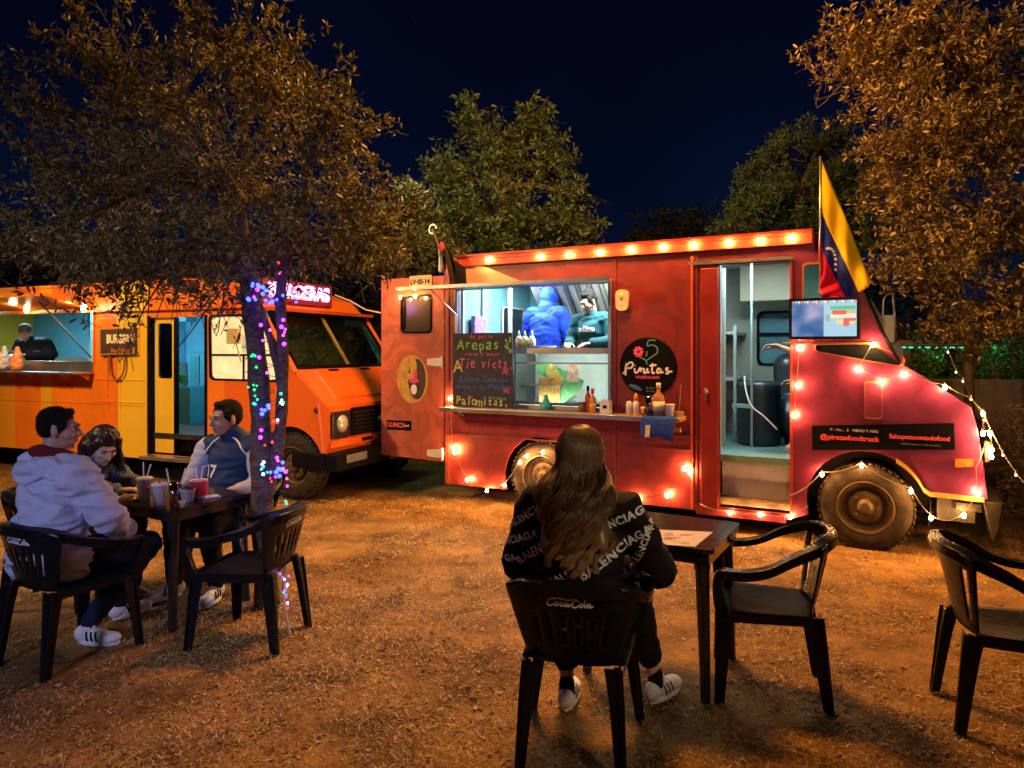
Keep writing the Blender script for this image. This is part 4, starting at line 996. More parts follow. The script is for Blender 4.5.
q = MB(); q.tube([(HL1-.02, -.02, z0h+.05), (HL1-.45, -.40, za+.10)], .011, 6); q.build('awning_strut', dsteel, OT)
# roof rack
q = MB()
for y in (.35, 1.6): q.tube([(xs(25), y, OZT+.08), (xs(110), y, OZT+.08)], .02, 6); 
for i in range(6): x = xs(25)+(xs(110)-xs(25))*i/5; q.tube([(x, .35, OZT+.08), (x, 1.6, OZT+.08)], .014, 5); q.tube([(x, .35, OZT), (x, .35, OZT+.08)], .014, 5)
q.build('roof_rack', dsteel, OT)
# signboard
sb = [O(104, 355), O(139, 354), O(139, 328), O(104, 329)]
q = MB(); q.panel([sb], -.06, -.02); sbo = q.build('sign_board', mat('sign_brown', (.07, .035, .02), .5, 0, .2, 10), OT); q = MB(); ring_panel(q, sb, .03, -.07, -.055); q.build('sign_frame', mat('sign_edge', (.35, .2, .08), .5), sbo)
x, z = O(121, 341, -.065); text('lettering', 'BURGERA', .15, (x-.02, -.065, z+.02), mat('cream_letter', (.85, .72, .5), .5), sbo, wide=.72, bold=.006); x, z = O(123, 348, -.065); text('lettering', 'food truck', .08, (x-.04, -.065, z-.03), mat('orange_letter', (.8, .2, .02), .5), sbo)
q = MB(); q.box(xs(101), xs(140), -.02, -.002, O(120, 356)[1], O(120, 318)[1]); q.build('vent_panel', orp, OT, bevel=.004)
q = MB(); q.tube(spl([(xs(112), -.03, 1.62), (xs(113), -.04, 1.40), (xs(119), -.04, 1.30), (xs(126), -.04, 1.40), (xs(127), -.03, 1.62)], 6), .014, 6); q.build('shadow_loop', mat('shadow_brown', (.25, .11, .03), .6), OT, smooth=True)  # brown tube drawn in place of a dark U-shaped shadow
for px, s in ((66, 'MENÚ'), (38, '88'), (20, 'ok')):
    x, z = O(px, 386); text('lettering', s, .11, (x, -.003, z), mat('red_marks', (.75, .05, .02), .6), OT, bold=.003)
# door: folding leaf, steps, frame
q = MB(); q.panel([[(dl+.02, .42), (dl+.34, .42), (dl+.34, dz1), (dl+.02, dz1)], roundpoly([(dl+.07, 1.33), (dl+.30, 1.33), (dl+.30, dz1-.07), (dl+.07, dz1-.07)], .04)], .06, .09); lf = q.build('folding_door', mat('yellow_door', yel, .4, 0, .1, 3), OT)
q = MB(); q.box(dl+.07, dl+.30, .072, .078, 1.33, dz1-.07); q.build('pane', cyglass, lf)
q = MB(); q.box(dl-.02, dl+.012, -.02, .06, .4, dz1+.02); q.box(dl+.35, dl+.372, .04, .1, .4, dz1); q.box(dr_-.01, dr_+.02, -.018, -.001, .4, dz1+.02); q.build('door_jamb', blackpaint, OT)
q = MB(); q.box(dl, dr_, -.16, .0, .36, .40); q.build('step', steel, OT, bevel=.004)
q = MB(); q.box(dl+.01, dr_-.01, .3, .33, .41, .659); q.build('step_riser', dsteel, OT)
# side window
q = MB(); q.panel([inset(side_w, -.001)], .012, .020); sw = q.build('window', mat('lit_window', (.75, .62, .30), .25, 0, .4, 5, col2=(.85, .82, .6), emit=(1, .80, .42), estr=.55), OT)
q = MB(); ring_panel(q, inset(side_w, -.02), .035, -.012, .006); zc = O(240, 355)[1]; q.box(xs(212), xs(281), -.006, .006, zc-.012, zc+.012); q.box(xs(243.5)-.01, xs(243.5)+.01, -.006, .006, O(243, 380)[1], zc); q.build('window_frame', blackpaint, OT)
q = MB(); q.box(xs(238), xs(249), -.18, -.12, O(240, 344)[1], O(240, 329)[1]); q.tube([(xs(244), -.12, O(240, 344)[1]), (xs(243), -.03, O(240, 362)[1])], .01, 5); q.build('side_mirror', mat('mirror_tan', (.5, .4, .2), .3), OT, bevel=.01)
# front details on the nose plane x=.5, y across
def N(px, py): return OF.pxf(px, py, .505)
hx = .502
q = MB(); y0, z0 = N(343, 436); y1, z1 = N(395, 404); gy0, gy1 = .42, 1.63
q.box(hx, hx+.03, gy0, gy1, .70, 1.02); go = q.build('grille', blackpaint, OT, bevel=.01)
q = MB()
for i in range(6): q.box(hx+.031, hx+.04, gy0+.03, gy1-.03, .73+i*.045, .75+i*.045)
q.build('grille_bars', black_pl, go)
q = MB(); q.ball((hx+.045, 1.02, .86), (.01, .10, .035), 12, 6); q.build('grille_emblem', trim_y, go)
for s in (.22, OW-.22):
    q = MB(); q.box(hx, hx+.035, s-.17, s+.17, .70, 1.0); bz_ = q.build('headlight_bezel', black_pl, OT, bevel=.02)
    q = MB(); q.lathe([(.10, 0), (.095, .02), (.05, .04), (.001, .045)], (hx+.03, s, .86), 22, 'x'); q.build('headlight', mat('headlamp', (.55, .52, .42), .12, .3, .1, 3, spec=.9), bz_, smooth=True)
q = MB(); q.box(hx, hx+.02, .04, OW-.04, .60, .68); q.build('nose_bar', orp, OT, bevel=.006)
q = MB()
for y in (.62, .95, 1.2): q.box(hx+.021, hx+.024, y, y+.22, .62, .66)
q.build('nose_slot', blackpaint, OT)
q = MB(); q.box(hx, hx+.16, -.04, OW+.04, .36, .56); q.box(hx-.45, hx, -.045, -.003, .38, .56); q.build('bumper', blackpaint, OT, bevel=.02)
q = MB(); q.box(hx+.161, hx+.175, .12, .5, .44, .53); q.build('fog_lamp', mat('fog', (.3, .3, .3), .2, .5), OT, bevel=.004)
q = MB(); q.box(hx+.161, hx+.168, 1.0, 1.36, .36, .50); npl = q.build('license_plate', mat('plate_tan', (.35, .25, .1), .5, 0, .3, 30), OT)
q = MB(); q.ball((.36, -.012, 1.02), (.028, .02, .028)); q.build('side_lamp', black_pl, OT)
q = MB(); q.add([(.40, 0, 1.11), (.38, -.012, 1.10), (.46, -.012, .42), (.49, 0, .42)], [(0,1,2,3)]); q.build('fender_crease', orp, OT)
# hood: pressed centre panel with a dark slot
a, b = prof[3], prof[4]; dx, dz = (b[0]-a[0]), (b[1]-a[1])
def hp(t, y, up=.0): return (a[0]+dx*t+up*.66, y, a[1]+dz*t+up*.75)
q = MB(); q.add([hp(.03, .28, .02), hp(.92, .34, .02), hp(.92, OW-.34, .02), hp(.03, OW-.28, .02), hp(.0, .25, .001), hp(.95, .3, .001), hp(.95, OW-.3, .001), hp(.0, OW-.25, .001)], [(0,1,2,3),(0,4,5,1),(1,5,6,2),(2,6,7,3),(3,7,4,0)]); q.build('hood', orp, OT)
q = MB()
for y0_ in (.55, 1.2): q.add([hp(.86, y0_, .024), hp(.93, y0_, .024), hp(.93, y0_+.2, .024), hp(.86, y0_+.2, .024)], [(0,1,2,3)])
q.build('hood_vent', blackpaint, OT)
# windscreen
a, b = prof[4], prof[5]
def wp(t, y, up=0.): return (a[0]+(b[0]-a[0])*t+up*.82, y, a[1]+(b[1]-a[1])*t+up*.57)
q = MB(); q.add([wp(0, .03), wp(1, .03), wp(1, OW-.03), wp(0, OW-.03)], [(0,1,2,3)]); q.build('windscreen', glass_mat('screen_glass', (.62, .72, .70), .5), OT)
q = MB()
q.tube([wp(.03, .06, .01), wp(.97, .10, .01), wp(.97, OW-.10, .01), wp(.03, OW-.06, .01)], .022, 6, closed=True); q.build('windscreen_seal', blackpaint, OT)
q = MB(); q.tube([wp(.03, 1.05, .0), wp(.97, 1.05, .0)], .022, 6); q.build('windscreen_post', mat('olive_post', (.25, .2, .05), .5), OT)
q = MB()
for y0_ in (.35, 1.3): q.tube([wp(.02, y0_, .03), wp(.30, y0_+.5, .03)], .008, 5)
q.build('wiper', blackpaint, OT)
q = MB(); q.box(prof[5][0]-.02, prof[5][0]+.14, .02, OW-.02, prof[5][1]+.01, prof[5][1]+.05); q.build('visor', mat('visor_red', (.42, .06, .01), .4), OT)
q = MB(); q.tube([wp(-.05, .01), wp(1.02, .01)], .03, 6); q.tube([wp(-.05, OW-.01), wp(1.02, OW-.01)], .03, 6); q.build('windscreen_pillar', orp, OT)
q = MB(); q.box(-.25, .05, .06, OW-.06, .9, 1.38); q.build('dashboard', blackpaint, OT, bevel=.03)
q = MB(); q.tube([(-.33+.07*math.cos(t_), .62+.22*math.sin(t_), 1.50+.17*math.cos(t_)) for t_ in [2*PI*i/22 for i in range(22)]], .015, 6, closed=True); q.tube([(-.33, .62, 1.5), (-.15, .62, 1.3)], .02, 6); q.tube([(-.33, .42, 1.5), (-.33, .82, 1.5)], .012, 5); q.build('steering_wheel', black_pl, OT, smooth=True)
for y0_ in (.62, 1.5):
    q = MB(); q.smooth = True; q.cap((-.9, y0_, 1.1), .16, (-1.0, y0_, 1.55), .13); q.cap((-.72, y0_, 1.02), .15, (-.95, y0_, 1.02), .15); q.box(-.95, -.75, y0_-.1, y0_+.1, .661, .95)
    q.build('cab_seat', mat('vinyl2', (.03, .035, .03), .5), OT)
# roof sign with glowing letters
mb = MB(); sgx = -.52
ya, za = OF.pxf(282, 312, sgx+.05); yb, zb = OF.pxf(335, 292, sgx+.05)
sy0, sy1 = .10, 1.40
mb.box(sgx-.12, sgx+.04, sy0, sy1, 2.24, 2.52); sg = mb.build('roof_sign', mat('sign_red', (.22, .02, .03), .5), OT, bevel=.01)
me = text_mesh('BURGERAS', .24, bold=.008, extr=.01); me.materials.append(mat('neon_pink', (.9, .4, .9), .4, emit=(1, .35, .95), estr=3.4))
me.transform(Matrix.Translation((sgx+.052, (sy0+sy1)/2, 2.385)) @ Matrix.Rotation(PI/2, 4, 'Z') @ Matrix.Rotation(PI/2, 4, 'X') @ Matrix.Diagonal((.98, 1, 1, 1)))
meshobj('sign_letters', me, sg)
for x in (0, -6.1):
    wheel(OT, x, .04, .375, .375, .22); wheel(OT, x, OW-.04, .375, .375, .22, outward=1)
q = MB(); q.box(-.5, .4, .30, .34, .35, .95); q.box(BX+.2, .4, .5, .6, .40, .55); q.box(BX+.2, .4, OW-.6, OW-.5, .40, .55); q.build('chassis', dsteel, OT)
# bags and packets on its counter
Mw = Matrix.Translation(OF.o) @ Matrix.Rotation(OF.a, 4, 'Z')
for i, (px, nm, lb, cat, c1) in enumerate([(6, 'paper_bag', 'cream paper bag at the left end of the orange truck counter', 'bag', (.75, .6, .35)), (14, 'plastic_bag', 'white plastic bag beside the cream bag on the orange truck counter', 'bag', (.7, .7, .75)), (27, 'snack_bag', 'orange snack bag standing on the orange truck counter', 'bag', (.8, .3, .1))]):
    x = xs(px, 362); q = MB(); q.smooth = True
    q.cap((x, -.14, z0h-.06), .08, (x+.02, -.14, z0h+.06), .06); q.cap((x+.02, -.14, z0h+.06), .05, (x+.01, -.13, z0h+.17), .025)
    me = fuse(q, .012, 3); wrinkle(me, .012, (16, 16, 16), i); me.materials.append(mat('bag%d' % i, c1, .5, 0, .2, 12)); o = meshobj(nm, me); o.matrix_world = Mw; tag(o, lb, cat)
# ------------------------------------------------------------------ television, flags, chalk board, things on the red counter
RM = Matrix.Translation(RF.o) @ Matrix.Rotation(RF.a, 4, 'Z')
def rthing(name, label, cat, group=None):
    t = thing(name, label, cat, tuple(RF.o), RF.a, group); return t
tv = rthing('television', 'flat television lit with a hot dog advert, mounted outside the truck cab', 'television')
OFFT = -.20
x0, z0 = R(789, 339.5, OFFT); x1, z1 = R(860, 296.5, OFFT)
q = MB(); q.box(x0, x1, OFFT, OFFT+.05, z0, z1); q.build('casing', black_pl, tv, bevel=.006)
q = MB(); ring_panel(q, [(x0, z0), (x1, z0), (x1, z1), (x0, z1)], .022, OFFT-.008, OFFT-.001); q.build('bezel', black_pl, tv)
def screen_mat():
    m = bpy.data.materials.new('tv_screen'); m.use_nodes = True; nt = m.node_tree; b = bsdf(m); b.inputs['Base Color'].default_value = (.01, .01, .01, 1); b.inputs['Roughness'].default_value = .15
    tc = nd(nt, 'ShaderNodeTexCoord'); n = nd(nt, 'ShaderNodeTexNoise'); n.inputs['Scale'].default_value = 4.5; n.inputs['Detail'].default_value = 1.5; nt.links.new(tc.outputs['Object'], n.inputs[0])
    r = nd(nt, 'ShaderNodeValToRGB'); e = r.color_ramp.elements; e[0].position = .38; e[0].color = (.06, .16, .42, 1); e[1].position = .64; e[1].color = (.62, .55, .82, 1); k = e.new(.5); k.color = (.22, .30, .56, 1)
    nt.links.new(n.outputs[0], r.inputs[0]); nt.links.new(r.outputs[0], b.inputs['Emission Color']); b.inputs['Emission Strength'].default_value = .85; return m
def em(name, c, s=1.): return mat(name, (.02, .02, .02), .4, emit=c, estr=s)
ix0, ix1, iz0, iz1 = x0+.024, x1-.024, z0+.024, z1-.024; xm = (ix0+ix1)/2
q = MB(); q.box(ix0, xm, OFFT-.004, OFFT-.001, iz0, iz1); q.build('screen', screen_mat(), tv)
scr = MB(); scr.box(xm, ix1, OFFT-.004, OFFT-.001, iz0, iz1); so = scr.build('screen', mat('screen_pale', (.02, .02, .02), .4, emit=(.50, .78, .95), estr=.85), tv)
W_, H_ = ix1-xm, iz1-iz0
def sc_box(a0, a1, b0, b1, m, nm='picture', k=.0):
    q = MB(); q.panel([roundpoly([(xm+W_*a0, iz0+H_*b0), (xm+W_*a1, iz0+H_*b0), (xm+W_*a1, iz0+H_*b1), (xm+W_*a0, iz0+H_*b1)], H_*.05)], OFFT-.0055-k, OFFT-.0045-k); return q.build(nm, m, so)
sc_box(.2, .98, .74, .84, em('e_green', (.1, .62, .32))); sc_box(.25, .98, .66, .73, em('e_org', (.9, .5, .2)), k=.0012); sc_box(.26, .7, .60, .72, em('e_red', (.85, .15, .15)), k=.0024)
sc_box(.2, .98, .50, .62, em('e_cream', (.95, .85, .55)), k=.0006); sc_box(.6, .98, .42, .5, em('e_red', (.8, .1, .1)), k=.0018); sc_box(.38, .95, .34, .46, em('e_yel', (.9, .75, .3)), k=.0012); sc_box(.6, .78, .28, .44, em('e_red', (.8, .1, .1)), k=.003); sc_box(.05, .2, .42, .6, em('e_gr', (.35, .5, .5)))
q2 = [MB() for _ in range(3)]
for i in range(22):
    a = ix0+(ix1-ix0)*(i+.5)/22; q2[i % 3].panel([[(a-.011, iz1-.001), (a+.011, iz1-.001), (a, iz1-.028)]], OFFT-.0075, OFFT-.0062)
for i, c_ in enumerate([(.9, .2, .25), (.3, .8, .7), (.9, .9, .8)]): q2[i].build('bunting', em('e_b%d' % i, c_), so)
q = MB(); q.box(x0+.1, x0+.14, OFFT+.05, -.002, z0+.1, z0+.14); q.box(x1-.2, x1-.16, OFFT+.05, -.002, z0+.1, z0+.14); q.build('bracket', dsteel, tv)
q = MB(); q.tube([(x0-.05, OFFT, z0-.03), (x1+.12, OFFT+.02, z0-.02)], .008, 6); q.build('support_bar', steel, tv)

# national flag with pole
fl_ = rthing('flag', 'yellow, blue and red flag with white stars, on a pole above the cab', 'flag')
FO = -.10
def FP(px, py, off=FO): x, z = R(px, py, off); return Vector((x, off, z))
q = MB(); q.tube([FP(820, 292), FP(820.5, 156)], .009, 8); q.build('pole', steel, fl_, smooth=True)
hoist = [FP(820.5, 157), FP(819, 205), FP(818.5, 238), FP(819, 268)]
fly = [FP(874, 283), FP(859, 293), FP(845, 298), FP(823, 298)]
# band edges in v: yellow 0-.5 blue .5-.75 red .75-1 (shares follow the visible cloth)
NU, NV = 30, 24
def fpt(u, v):
    k = v*3; i = min(2, int(k)); t = k-i
    a = hoist[i].lerp(hoist[i+1], t); b = fly[i].lerp(fly[i+1], t)
    mid = (a+b)/2+Vector((-.012, 0, -.02))*(1-v*.4)
    p = a*(1-u)**2+mid*2*u*(1-u)+b*u*u
    p.y += -.05*math.sin(u*7+v*9)*u*(1-.3*v) - .03*math.sin(u*15-v*6)*u - .04*math.sin(v*PI*2.5)*u
    p.x += .012*math.sin(v*14+u*5)*u
    return p
bands = [('flag_yellow', (.80, .52, .01), 0, 8), ('flag_blue', (.01, .025, .30), 8, 16), ('flag_red', (.65, .01, .06), 16, 24)]
par = None
for nm, c, a0, a1 in bands:
    vs = []; fs = []; w1 = a1-a0+1
    for i in range(NU+1):
        for j in range(a0, a1+1): vs.append(fpt(i/NU, j/NV))
    for i in range(NU):
        for j in range(a1-a0): fs.append((i*w1+j, i*w1+j+1, (i+1)*w1+j+1, (i+1)*w1+j))
    q = MB(); q.add(vs, fs); fm_ = mat(nm, c, .75, 0, .05, 5, .3, 200, spec=.2)
    o = q.build('cloth_band', fm_, fl_, smooth=True); s_ = o.modifiers.new('s', 'SOLIDIFY'); s_.thickness = .003
q = MB()
for i in range(8):
    a = PI*(.10+.80*i/7); u = .46-.18*math.cos(a)*1.0; v = .535-.13*math.sin(a)+.045
    u = .30+.30*i/7; v = .56-.13*math.sin(PI*i/7)+.02
    v = .46+.045*(1-math.sin(PI*i/7))*2.2
    p = fpt(u, v)+Vector((0, -.006, 0)); st_ = []
    for k in range(10):
        r = .017 if k % 2 == 0 else .007; t_ = PI/2+k*PI/5; st_.append((p.x+r*math.cos(t_), p.z+r*math.sin(t_)))
    q.panel([st_], p.y-.002, p.y)
q.build('stars', t_white, fl_)
# small dark flag over the hatch
pf = rthing('flag', 'small black and white flag hanging limp from a stick above the hatch', 'flag')
q = MB(); q.tube([FP(448, 290, -.25), FP(440, 250, -.25), FP(433, 231, -.25)], .008, 6); q.tube([FP(433, 231, -.25)+Vector((.05*math.cos(t_), 0, .05*math.sin(t_)+.02)) for t_ in [i*PI/6 for i in range(10)]], .008, 5); q.build('stick', steel, pf)
def cloth(name, quad, m, par, nu=12, nv=16, amp=.03, fr=9., ph=0.):
    a, b, c, d = [Vector(p) for p in quad]; vs = []; fs = []
    for i in range(nv+1):
        for j in range(nu+1):
            u, v = j/nu, i/nv; p = a.lerp(b, u).lerp(d.lerp(c, u), v); p.y += amp*math.sin(u*fr+ph+v*2)*min(1, v*2+.2); vs.append(p)
    for i in range(nv):
        for j in range(nu): fs.append((i*(nu+1)+j, i*(nu+1)+j+1, (i+1)*(nu+1)+j+1, (i+1)*(nu+1)+j))
    q = MB(); q.add(vs, fs); o = q.build(name, m, par, smooth=True); s_ = o.modifiers.new('s', 'SOLIDIFY'); s_.thickness = .003; return o
black_cl = mat('black_cloth', (.014, .010, .010), .85, 0, .2, 9, spec=.2)
cloth('cloth', [FP(441, 243, -.25), FP(447, 246, -.25), FP(467, 286, -.25), FP(449, 288, -.25)], black_cl, pf, amp=.05)
q = MB(); q.panel([[tuple(R(466, 268, -.25)), tuple(R(467, 285, -.25)), tuple(R(456, 287, -.25)), tuple(R(455, 260, -.25))]], -.26, -.255); q.build('cloth_corner', black_cl, pf)
cloth('pale_cloth', [FP(438, 246, -.24), FP(442, 244, -.24), FP(443, 273, -.24), FP(438, 272, -.24)], mat('pale_cloth', (.6, .6, .62), .8), pf, amp=.015)
q = MB(); q.ball(tuple(FP(441.5, 247, -.27)), (.035, .02, .06), 10, 6); q.build('red_knot', mat('red_cloth', (.4, .03, .03), .8), pf)

# chalkboard
cbd = rthing('chalkboard', 'black chalkboard menu with coloured handwriting at the left of the hatch', 'chalkboard')
bo = -.10
P4 = [R(453, 413, bo), R(513, 413.5, bo), R(512, 332.5, bo), R(453, 333.5, bo)]
q = MB(); q.panel([P4], bo, bo+.02); q.build('board', mat('chalk_black', (.022, .017, .016), .7, 0, .5, 14, dirt=.0, col2=(.05, .042, .045)), cbd)
ch = lambda n, c: mat('chalk_'+n, c, .9, 0, .35, 60)
rnd = random.Random(4)
def chalk(body, px, py, s, m, wide=1., **k):
    x, z = R(px, py, bo-.003)
    # each letter is set slightly off the line, like handwriting
    n = len(body); adv = s*.56*wide; x0_ = x-adv*(n-1)/2
    q = MB(); mesh = None; bmx = bmesh.new()
    for i, c_ in enumerate(body):
        if c_ == ' ': continue
        me = text_mesh(c_, s*rnd.uniform(.88, 1.12), extr=.001, shear=rnd.uniform(-.05, .2), bold=s*.006)
        me.transform(Matrix.Translation((x0_+adv*i, bo-.003, z+rnd.uniform(-.06, .06)*s)) @ Matrix.Rotation(PI/2, 4, 'X') @ Matrix.Rotation(rnd.uniform(-.12, .12), 4, 'Z') @ Matrix.Diagonal((wide, 1, 1, 1)))
        bmx.from_mesh(me); bpy.data.meshes.remove(me)
    me = bpy.data.meshes.new('handwriting'); bmx.to_mesh(me); bmx.free(); me.materials.append(m); meshobj('handwriting', me, cbd)
gn, pk, bl, yl = ch('green', (.25, .50, .12)), ch('pink', (.62, .12, .18)), ch('blue', (.05, .16, .38)), ch('yellow', (.62, .55, .12))
chalk('Arepas', 478, 345, .165, gn, .95); chalk('A', 458, 367, .17, yl); chalk('Tie victs.', 486, 364, .155, pk, .78)
chalk('Salmon Camaron', 483, 379.5, .085, bl, .9); chalk('Arepa a la Plancha', 482, 387, .075, bl, .85); chalk('Palomitas,', 482, 402, .135, yl, .88)
chalk('de pollo', 481, 336.5, .06, pk, 1.1); chalk('carne y queso', 482, 354, .055, pk, 1.1); chalk('3€', 505, 372, .08, pk); chalk('9€', 506, 391, .08, pk); chalk('mm', 470, 397, .05, pk); chalk('rellenas', 497, 398, .05, gn); chalk('con papelon', 490, 409.5, .05, pk)
q = MB()
for i in range(10):
    x, z = R(rnd.uniform(505, 511), rnd.uniform(338, 352), bo-.004); q.ball((x, bo-.004, z), (.012, .002, .018), 6, 4, Matrix.Rotation(rnd.uniform(0, 3), 3, 'Y'))
q.build('chalk_leaves', gn, cbd)

# bottles, cups and boxes on the counter shelf
amber = mat('amber_glass', (.35, .09, .01), .08, 0, .2, 8, spec=.8, rvar=.02, trans=.3); orange_pl = mat('orange_sauce', (.75, .25, .02), .3); redcap = mat('red_cap', (.6, .03, .02), .35); pinkg = mat('pink_bottle', (.62, .30, .16), .08, 0, .2, 10, spec=.8, rvar=.02, trans=.45)
cream = mat('cream_label', (.75, .66, .5), .5, 0, .2, 40); whitep = mat('white_cup', (.75, .73, .72), .45, 0, .05, 9)
SH = 1.0625
def onshelf(name, label, cat, px, off, parts, group=None, z=SH):
    x = R(px, 405, off)[0]; p = RM @ Vector((x, off, z)); t = thing(name, label, cat, tuple(p), RF.a, group)
    for nm, prof, m in parts:
        q = MB()
        if callable(prof): prof(q)
        else: q.lathe(prof, (0, 0, 0), 18)
        q.build(nm, m, t, smooth=not callable(prof))
    return t
def bottle_prof(r, h, neck=.35, nr=.35): return [(.0001, 0), (r*.95, .001), (r, .008), (r, h*(1-neck)), (r*.8, h*(1-neck*.72)), (r*nr, h*(1-neck*.5)), (r*nr, h*.93)]
def cap_prof(r, h0, h1): return [(.0001, h0), (r, h0), (r, h1), (.0001, h1+.001)]
CP = [(.0001, 0), (.030, .001), (.041, .10), (.044, .102), (.041, .101), (.029, .006), (.0001, .005)]
onshelf('sauce_bottle', 'orange chilli sauce bottle with a red cap before the glass case, right one', 'bottle', 592.5, -.06, [('body', bottle_prof(.034, .20), orange_pl), ('cap', cap_prof(.018, .186, .235), redcap), ('label_band', [(.0347, .03), (.0347, .09)], mat('yellow_label', (.75, .5, .05), .5))])
onshelf('sauce_bottle', 'red hot sauce bottle standing just behind the orange sauce bottle', 'bottle', 588, -.03, [('body', bottle_prof(.03, .23), mat('red_sauce', (.5, .05, .02), .25)), ('cap', cap_prof(.014, .21, .26), blackpaint)])
onshelf('jar', 'small brown jar beside the hot sauce bottles', 'jar', 582, -.06, [('body', [(.0001, 0), (.033, .002), (.034, .075), (.03, .08)], mat('brown_jar', (.2, .12, .05), .3)), ('lid', cap_prof(.034, .08, .095), dsteel)])
onshelf('napkin_box', 'white napkin box with a small emblem at the end of the glass case', 'box', 606, -.12, [('body', lambda q: q.box(-.05, .05, -.035, .035, 0, .125), whitep), ('emblem', lambda q: q.box(-.02, .02, -.0375, -.0352, .05, .08), blackpaint)])
onshelf('squeeze_bottle', 'white squeeze bottle with a grey tip, left one of the pair', 'bottle', 629, -.18, [('body', [(.0001, 0), (.028, .002), (.029, .11), (.016, .135)], whitep), ('tip', [(.014, .135), (.006, .19), (.0001, .19)], dsteel)])
onshelf('squeeze_bottle', 'white squeeze bottle with an orange tip beside the grey tipped one', 'bottle', 636, -.17, [('body', [(.0001, 0), (.030, .002), (.031, .115), (.018, .14)], whitep), ('tip', [(.024, .14), (.022, .175), (.008, .21), (.0001, .21)], orange_pl)])
onshelf('salt_shaker', 'small shaker with white top between squeeze bottle and glass', 'shaker', 643, -.2, [('body', [(.0001, 0), (.02, .002), (.02, .05)], amber), ('lid', cap_prof(.02, .05, .085), cream)])
onshelf('tumbler', 'tall clear tumbler left of the square bottle on the counter', 'glass', 649.5, -.18, [('body', [(.0001, 0), (.034, .001), (.048, .19), (.044, .19), (.031, .01), (.0001, .009)], glass_mat('tumbler_glass', (.85, .72, .6), .6)), ('drink', [(.0001, .01), (.03, .011), (.038, .10), (.0001, .101)], amber)])
onshelf('spirit_bottle', 'square shouldered clear bottle with pale label and stopper on the counter', 'bottle', 658.5, -.16, [('body', [(.0001, 0), (.055, .002), (.057, .17), (.045, .20), (.018, .225), (.018, .26)], pinkg), ('stopper', cap_prof(.022, .262, .31), cream), ('label_band', [(.0575, .05), (.0575, .14)], cream)])
onshelf('paper_cup', 'white paper cup at the right end of the counter', 'cup', 670, -.18, [('body', [(a*1.05, b*1.15) for a, b in CP], whitep)])
onshelf('tool_cup', 'wooden holder with a long stirring stick at the counter end', 'holder', 679, -.14, [('body', lambda q: (q.box(-.035, .035, -.03, .03, -.03, .05), q.box(-.05, .02, -.05, .0, -.14, -.10)), wood), ('stick', lambda q: q.tube([(-.0, 0, .0), (.02, 0, .30)], .006, 5), mat('stick_brown', (.25, .12, .05), .6))])
# blue cloth hanging over the counter edge
bc = rthing('blue_cloth', 'bright blue cloth draped over the right end of the counter', 'cloth')
blue_cl = mat('blue_cloth', (.015, .06, .42), .8, 0, .15, 12, .3, 60, spec=.2)
xA, xB = R(641, 416, -.32)[0], R(673, 416, -.32)[0]
q = MB(); N_ = 16; vs = []; fs = []
prof_ = [(-.05, 1.067), (-.20, 1.068), (-.315, 1.066), (-.326, 1.05), (-.33, 1.0), (-.335, .94), (-.33, .90)]
for i in range(N_+1):
    u = i/N_
    for (yy, zz) in prof_:
        d = max(0, 1.05-zz); vs.append((xA+(xB-xA)*u+d*.1*math.sin(u*9), yy-.02*abs(math.sin(u*11))*(d*6), zz-(.04*u if zz < .95 else 0)-.02*math.sin(u*8)*d*4))
for i in range(N_):
    for j in range(len(prof_)-1): k = len(prof_); fs.append((i*k+j, i*k+j+1, (i+1)*k+j+1, (i+1)*k+j))
q.add(vs, fs); o = q.build('cloth', blue_cl, bc, smooth=True); s_ = o.modifiers.new('s', 'SOLIDIFY'); s_.thickness = .006
q = MB(); x, z = R(648, 431, -.34); q.obox((x, -.35, z), (.022, 0, .002), (0, .006, 0), (.004, 0, .055)); tag(q.build('paper_tag', cream), 'pale paper tag hanging below the blue cloth', 'tag').matrix_world = RM
# squeeze bottles on top of the case, worktop goods
for i, px in enumerate((519, 525, 532)):
    c1 = [whitep, mat('pale_green', (.6, .75, .3), .4), whitep][i]
    p = RM @ Vector((R(px, 345, .2)[0], .2, gz1+.001)); t = thing('squeeze_bottle', ['white squeeze bottle on the glass case, leftmost', 'pale green squeeze bottle between two white ones on the glass case', 'white squeeze bottle on the glass case, nearest the blue hooded worker'][i], 'bottle', tuple(p), RF.a, 'squeeze bottles on the glass case')
    q = MB(); q.lathe([(.0001, 0), (.04, .002), (.04, .10), (.02, .14)], (0, 0, 0), 14); q.build('body', c1, t, smooth=True); q = MB(); q.lathe([(.018, .14), (.006, .20), (.0001, .20)], (0, 0, 0), 10); q.build('tip', c1, t, smooth=True)
q = MB(); q.lathe([(.0001, 0), (.1, .002), (.13, .03), (.12, .03), (.09, .008), (.0001, .007)], (0, 0, 0), 20); o = q.build('plate', whitep, smooth=True); o.location = RM @ Vector((R(545, 347, .3)[0], .3, gz1+.002)); tag(o, 'white plate on the glass case in front of the blue hooded worker', 'plate')
